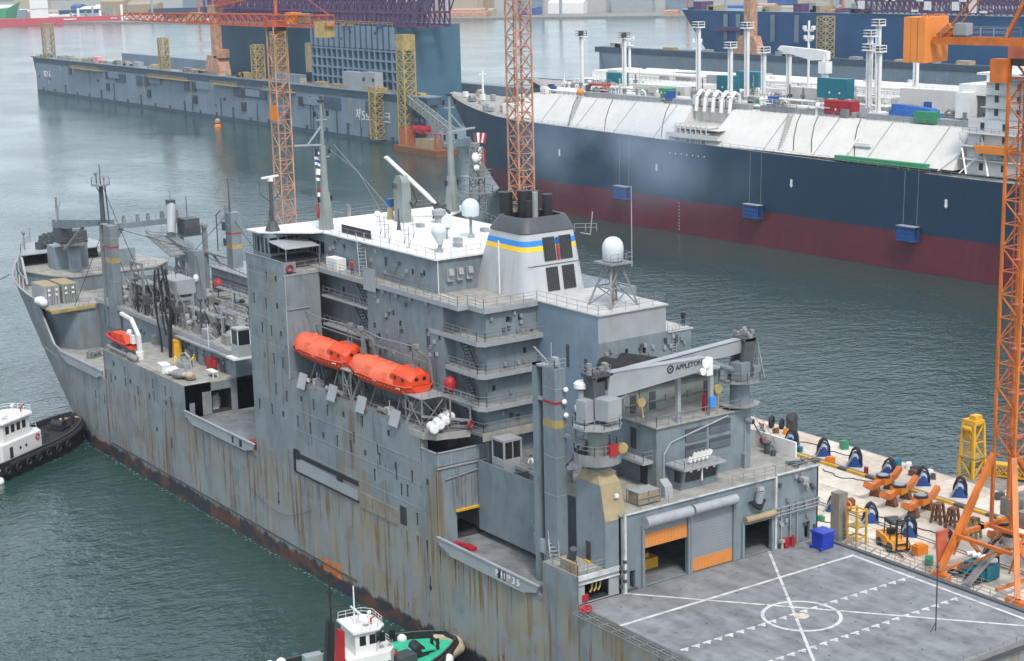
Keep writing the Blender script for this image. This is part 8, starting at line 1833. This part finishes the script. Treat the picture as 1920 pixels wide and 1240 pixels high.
# ================================================================ tugs
def tug(label, loc, rz, deckm, hullm, L=29., W=9.2, house=(-6.5,3.2), fun=('red','black')):
    t = thing('tugboat', label, 'tugboat', loc, 'tugs alongside the grey ship', rz)
    def w(x): u = max(0, (x-4)/(L/2-4)); a = max(0, (-x-9)/(L/2-9)); return max(.3, W/2*(1-.75*u**2.4)*(1-.25*a*a))
    def sh(x): return 2.0+1.3*max(0,(x-2)/(L/2))**1.5
    X = [-L/2+i*L/16 for i in range(17)]; b = B(); vs = []
    for x in X: vs += [(x,w(x)*.8,-1),(x,w(x),1.2),(x,w(x),sh(x)+.9),(x,w(x)-.25,sh(x)+.9),(x,w(x)-.3,sh(x)),(x,-w(x)+.3,sh(x)),(x,-w(x)+.25,sh(x)+.9),(x,-w(x),sh(x)+.9),(x,-w(x),1.2),(x,-w(x)*.8,-1)]
    n = 10; fs = [(k*n+i,(k+1)*n+i,(k+1)*n+i+1,k*n+i+1) for k in range(16) for i in range(9) if i != 4]+[tuple(range(n)),tuple(range(16*n,17*n))]; b.mesh(vs, fs); part('hull', b, M[hullm], t)
    b = B().mesh([(x,s*(w(x)-.28),sh(x)+.01) for x in X for s in (1,-1)], [(2*i,2*i+1,2*i+3,2*i+2) for i in range(16)]); part('deck', b, M[deckm], t)
    b = B(); b.tube([(x, w(x)+.15, sh(x)+.35) for x in X[3:]]+[(L/2+.5,0,sh(L/2)+.3)]+[(x, -w(x)-.15, sh(x)+.35) for x in X[3:][::-1]], .38, 8); part('rubbing_fender', b, M['rubber'], t, smooth=True)
    b = B(); b.tube([(L/2-1.6,2.6,2.6),(L/2+.3,1.6,2.7),(L/2+.8,0,2.75),(L/2+.3,-1.6,2.7),(L/2-1.6,-2.6,2.6)], .85, 10); part('bow_fender', b, M['tan' if hullm == 'rubber' else 'lightgrey'], t, smooth=True)
    x0, x1 = house; h = part('lower_house', B().prism([(x0,-3.2),(x1,-3.2),(x1+1.2,-1.6),(x1+1.2,1.6),(x1,3.2),(x0,3.2)], 'z', 2.0, 4.9), M['white'], t)
    b = B().prism([(x0+1.4,-2.4),(x1-1.6,-2.4),(x1-.6,-1.4),(x1-.6,1.4),(x1-1.6,2.4),(x0+1.4,2.4)], 'z', 4.9, 7.8); wh = part('wheelhouse', b, M['white'], t)
    part('roof', B().prism([(x0+1.0,-2.8),(x1-1.2,-2.8),(x1-.1,-1.7),(x1-.1,1.7),(x1-1.2,2.8),(x0+1.0,2.8)], 'z', 7.8, 8.05), M['white'], t)
    b = B()
    for s in (1,-1):
        for k in range(4): b.cbox((x0+2.4+k*1.35, s*2.41, 6.7),(.85,.05,1.2))
    for y in (-.68,.68): b.cbox((x1-.58,y,6.7),(.05,1.25,1.3))
    for s in (1,-1): b.cbox((x1-1.1,s*1.92,6.7),(1.25,.05,1.3),-s*.78)
    part('window', b, M['glass'], wh)
    b = B()
    for s in (1,-1): b.cbox((x0+2,s*3.21,3.4),(.8,.04,1.7)); b.cyl((x0+4.2,s*3.2,3.6),(x0+4.2,s*3.23,3.6),.25,.25,10); b.cyl((x0+5.6,s*3.2,3.6),(x0+5.6,s*3.23,3.6),.25,.25,10)
    part('door', b, M['dark'], h)
    for y in (1.7,-1.7): part('funnel', B().prism([(x0-1.4,2),(x0-.1,2),(x0+.1,8.3),(x0-.7,8.6)], 'y', y-.5, y+.5), M[fun[0] if y > 0 else fun[1]], t)
    part('mast', B().cyl((x0+2.4,0,8),(x0+2.4,0,13),.14,.08,8).cbox((x0+2.4,0,10),(.2,2.4,.12)).cbox((x0+3.0,.3,9.4),(.2,1.9,.2)).cyl((x0+3,.3,8),(x0+3,.3,9.4),.1).ball((x0+3.4,-1.3,8.7),.45,10,6), M['white'], t)
    b = B(); rail(b, [(x0+1.2,2.7,8.05),(x1-1.4,2.7,8.05),(x1-.3,1.6,8.05),(x1-.3,-1.6,8.05),(x1-1.4,-2.7,8.05),(x0+1.2,-2.7,8.05)], .9, .03, 1.1); rail(b, [(x1+1,1.6,4.9),(x1+1,-1.6,4.9)], .9, .03, 1.0); part('railing', b, M['white'], t)
    b = B(); b.cyl((L/2-5,-1.1,3.2),(L/2-5,1.1,3.2),.75,.75,12); b.cbox((L/2-5,0,2.6),(2.2,3,.7)); b.cyl((L/2-2.4,-.9,2.8),(L/2-2.4,-.9,4.2),.22); b.cyl((L/2-2.4,.9,2.8),(L/2-2.4,.9,4.2),.22); b.beam((L/2-2.4,-1.3,3.8),(L/2-2.4,1.3,3.8),.25); part('towing_winch', b, M['black'], t)
    b = B()
    for k in range(3): b.torus((x1+2.4+k*.5,1.5-k*1.2,2.75+k*.15),.8,.16)
    part('rope_coil', b, M['tan' if deckm == 'mint' else 'hose'], t)
    ty = shared('tyre', B().torus((0,0,0),.5,.2,(0,1,0),12,6), M['rubber'], True)
    for x in (-10,-7.5,-5,-2.5,0,2.5,5): 
        for s in (1,-1): piece('tyre', ty, t, (x, s*(w(x)+.4), 1.7))
    part('life_raft', B().cyl((x0+.6,1.9,5.3),(x0+1.8,1.9,5.3),.35,.35,10), M['white'], t); part('fire_monitor', B().cyl((x1-1.6,-1,8.05),(x1-1.6,-1,8.8),.12).cyl((x1-1.6,-1,8.8),(x1-.7,-1,9.1),.1), M['red'], t)
    part('bulwark_cap', B().tube([(x, w(x)-.12, sh(x)+.95) for x in X],.1,5).tube([(x, -w(x)+.12, sh(x)+.95) for x in X],.1,5), M['darkgrey'], t)
    part('searchlight', B().cyl((x1-1,1,8.05),(x1-1,1,8.7),.1).cyl((x1-1.2,1,8.8),(x1-.8,1,8.8),.25,.25,10), M['white'], t)
    return t, w, sh
T1, w_, sh_ = tug('black tug with a white wheelhouse pushing at the grey ship bow, at the left edge', (128.2,27.6,0), math.radians(-56), 'rubber', 'rubber', house=(-8.6,.8))
part('lifebuoy', B().torus((1.9,3.27,4.4),.4,.1,(0,1,0)).torus((-.2,-3.27,4.2),.4,.1,(0,1,0)), M['red'], T1); text('lettering', 'KUMYONG', .75, (6.2,w_(8)+.1,2.35), (1,-.12,.03), (0,0,1), M['white'], T1) if False else None
part('funnel_top', B().cbox((-9.3,1.7,9.2),(1.4,1.6,.4)), M['white'], T1)
T2, w_, sh_ = tug('tug with a mint green foredeck and red funnel at the bottom edge', (23.2,28.9,0), math.radians(-97), 'mint', 'rubber', W=12.4, house=(-1.4,4.4), fun=('black','red')); T2.scale = (.82,.82,.86)
part('green_hatch', B().cbox((8.3,1.0,3.0),(2.6,2.0,.25)).cbox((10.6,-.6,3.2),(2.0,1.8,.2)), M['mint'], T2); part('dark_tarpaulin', B().cbox((6.8,-1.8,3.1),(2.8,2.2,1.0),.2), M['darkgrey'], T2)
part('lifebuoy', B().torus((5.5,-2.4,4.2),.42,.1,(1,-.6,0)), M['red'], T2); b = B()
for x, y in ((-9,4.9),(-11,4.8),(-12.6,4.4),(-7.4,5.0),(12.6,4.2),(13.6,3.2),(12,-4.3),(9.6,5.0)): b.ball((x,y,2.7+.3*(x<0)),.7,10,8)
part('ball_fender', b, M['white'], T2, smooth=True)
part('stern_locker', B().cbox((-3.4,4.2,2.9),(2.4,1.4,1.4)).cbox((-1.2,4.4,2.7),(1.2,1.2,1.0)), M['lightgrey'], T2); b = B().cyl((-2.6,-1.0,8),(-2.6,-1.0,15.5),.16,.1,8).cbox((-2.6,-1,15.4),(.7,.7,.5)).cbox((-2.6,-1,13.2),(.5,.8,.3)); part('tall_mast', b, M['black'], T2)
buoy = thing('buoy', 'small orange buoy floating in front of the long floating dock', 'buoy', (600,-228.4,0)); part('float', B().lathe((600,-228.4,0),[(1.5,-.6),(1.7,.4),(1.2,1.3),(.5,1.5)],12), M['doororange'], buoy, smooth=True); part('top_mark', B().lathe((600,-228.4,1.5),[(.5,0),(1.3,.5),(1.3,1.6),(.3,2.4)],12), M['rustcream'], buoy, smooth=True)
mb = thing('buoy', 'small white buoy beside the left tug', 'buoy', (118.5,34.5,0)); part('float', B().ball((118.5,34.5,.3),.7,12,8), M['white'], mb, smooth=True); part('top_mark', B().cyl((118.5,34.5,.8),(118.5,34.5,1.9),.14).ball((118.5,34.5,2),.3,8,6), M['white'], mb, smooth=True)
solo('mooring_line', 'thin mooring line running down from the bow to the water at left', 'rope', B().tube([(188,7.6,18.5),(192,20,12.5),(197,34,7.6),(203,52,3),(208,66,.2)],.07,5), M['hose'])
# ================================================================ air: haze and drifting funnel smoke
b = B().box(-190,3800,-2500,2500,-8,140); hz = setting('haze', b, None, 'stuff'); hz.data.materials.clear()
m = bpy.data.materials.new('haze_air'); m.use_nodes = True; N = m.node_tree.nodes; N.clear(); o_ = N.new('ShaderNodeOutputMaterial'); v_ = N.new('ShaderNodeVolumePrincipled'); v_.inputs['Color'].default_value = (.74,.86,.97,1); v_.inputs['Density'].default_value = .00008; v_.inputs['Anisotropy'].default_value = .2; m.node_tree.links.new(v_.outputs[0], o_.inputs['Volume']); hz.data.materials.append(m)

# smoke from the funnels drifting in front of the gas carrier's side
sm_ = B()
c = Vector((205,-150,27)); vs = []; fs = []; NA, NB = 28, 14
for j in range(NB+1):
    t = PI*j/NB
    for i in range(NA):
        a = 2*PI*i/NA; k = 1+.16*math.sin(3*a+2*t)+.1*math.sin(5*a-3*t); vs.append((c.x+62*k*math.sin(t)*math.cos(a), c.y+13*k*math.sin(t)*math.sin(a)-.1*62*k*math.sin(t)*math.cos(a), c.z-20*k*math.cos(t)))
for j in range(NB):
    for i in range(NA): fs.append((j*NA+i, j*NA+(i+1)%NA, (j+1)*NA+(i+1)%NA, (j+1)*NA+i))
sm_.mesh(vs, fs); sk = setting('smoke', sm_, M['white'], 'stuff'); sk.data.materials.clear()
m = bpy.data.materials.new('funnel_smoke'); m.use_nodes = True; N = m.node_tree.nodes; N.clear(); L = m.node_tree.links
o_ = N.new('ShaderNodeOutputMaterial'); v_ = N.new('ShaderNodeVolumePrincipled'); v_.inputs['Color'].default_value = (.55,.70,.88,1)
g = N.new('ShaderNodeNewGeometry'); n1 = N.new('ShaderNodeTexNoise'); n1.inputs['Scale'].default_value = .04; n1.inputs['Detail'].default_value = 4; n1.inputs['Roughness'].default_value = .6
L.new(g.outputs['Position'], n1.inputs['Vector'])
r_ = N.new('ShaderNodeMapRange'); r_.inputs[1].default_value = .40; r_.inputs[2].default_value = .72; L.new(n1.outputs[0], r_.inputs[0])
# fade towards the outside of the cloud
vm = N.new('ShaderNodeVectorMath'); vm.operation = 'SUBTRACT'; vm.inputs[1].default_value = c; L.new(g.outputs['Position'], vm.inputs[0])
vd = N.new('ShaderNodeVectorMath'); vd.operation = 'DIVIDE'; vd.inputs[1].default_value = (56,13,17); L.new(vm.outputs[0], vd.inputs[0])
vl = N.new('ShaderNodeVectorMath'); vl.operation = 'LENGTH'; L.new(vd.outputs[0], vl.inputs[0])
r2 = N.new('ShaderNodeMapRange'); r2.inputs[1].default_value = .25; r2.inputs[2].default_value = 1.0; r2.inputs[3].default_value = 1; r2.inputs[4].default_value = 0; L.new(vl.outputs['Value'], r2.inputs[0])
mu = N.new('ShaderNodeMath'); mu.operation = 'MULTIPLY'; L.new(r_.outputs[0], mu.inputs[0]); L.new(r2.outputs[0], mu.inputs[1])
m2 = N.new('ShaderNodeMath'); m2.operation = 'MULTIPLY'; m2.inputs[1].default_value = .055; L.new(mu.outputs[0], m2.inputs[0]); L.new(m2.outputs[0], v_.inputs['Density']); L.new(v_.outputs[0], o_.inputs['Volume']); sk.data.materials.append(m)

# ordinal wording for look-alikes that differ only in place
from collections import defaultdict
_g = defaultdict(list)
for o in COL.objects:
    if o.parent is None and o.get('label') and o.name.split('.')[0] not in ('warehouse','yard_crane'): _g[o['label']].append(o)
_iv = cam.matrix_world.inverted(); _w = ['leftmost','second from the left','third from the left','fourth from the left','fifth from the left','sixth from the left']
for lab, os_ in _g.items():
    if len(os_) > 1:
        os_.sort(key=lambda o: (lambda q: q.x/-q.z)(_iv @ o.location))
        for i, o in enumerate(os_): o['label'] = lab+', '+(_w[i] if i < len(os_)-1 or len(os_) > 6 else 'rightmost')
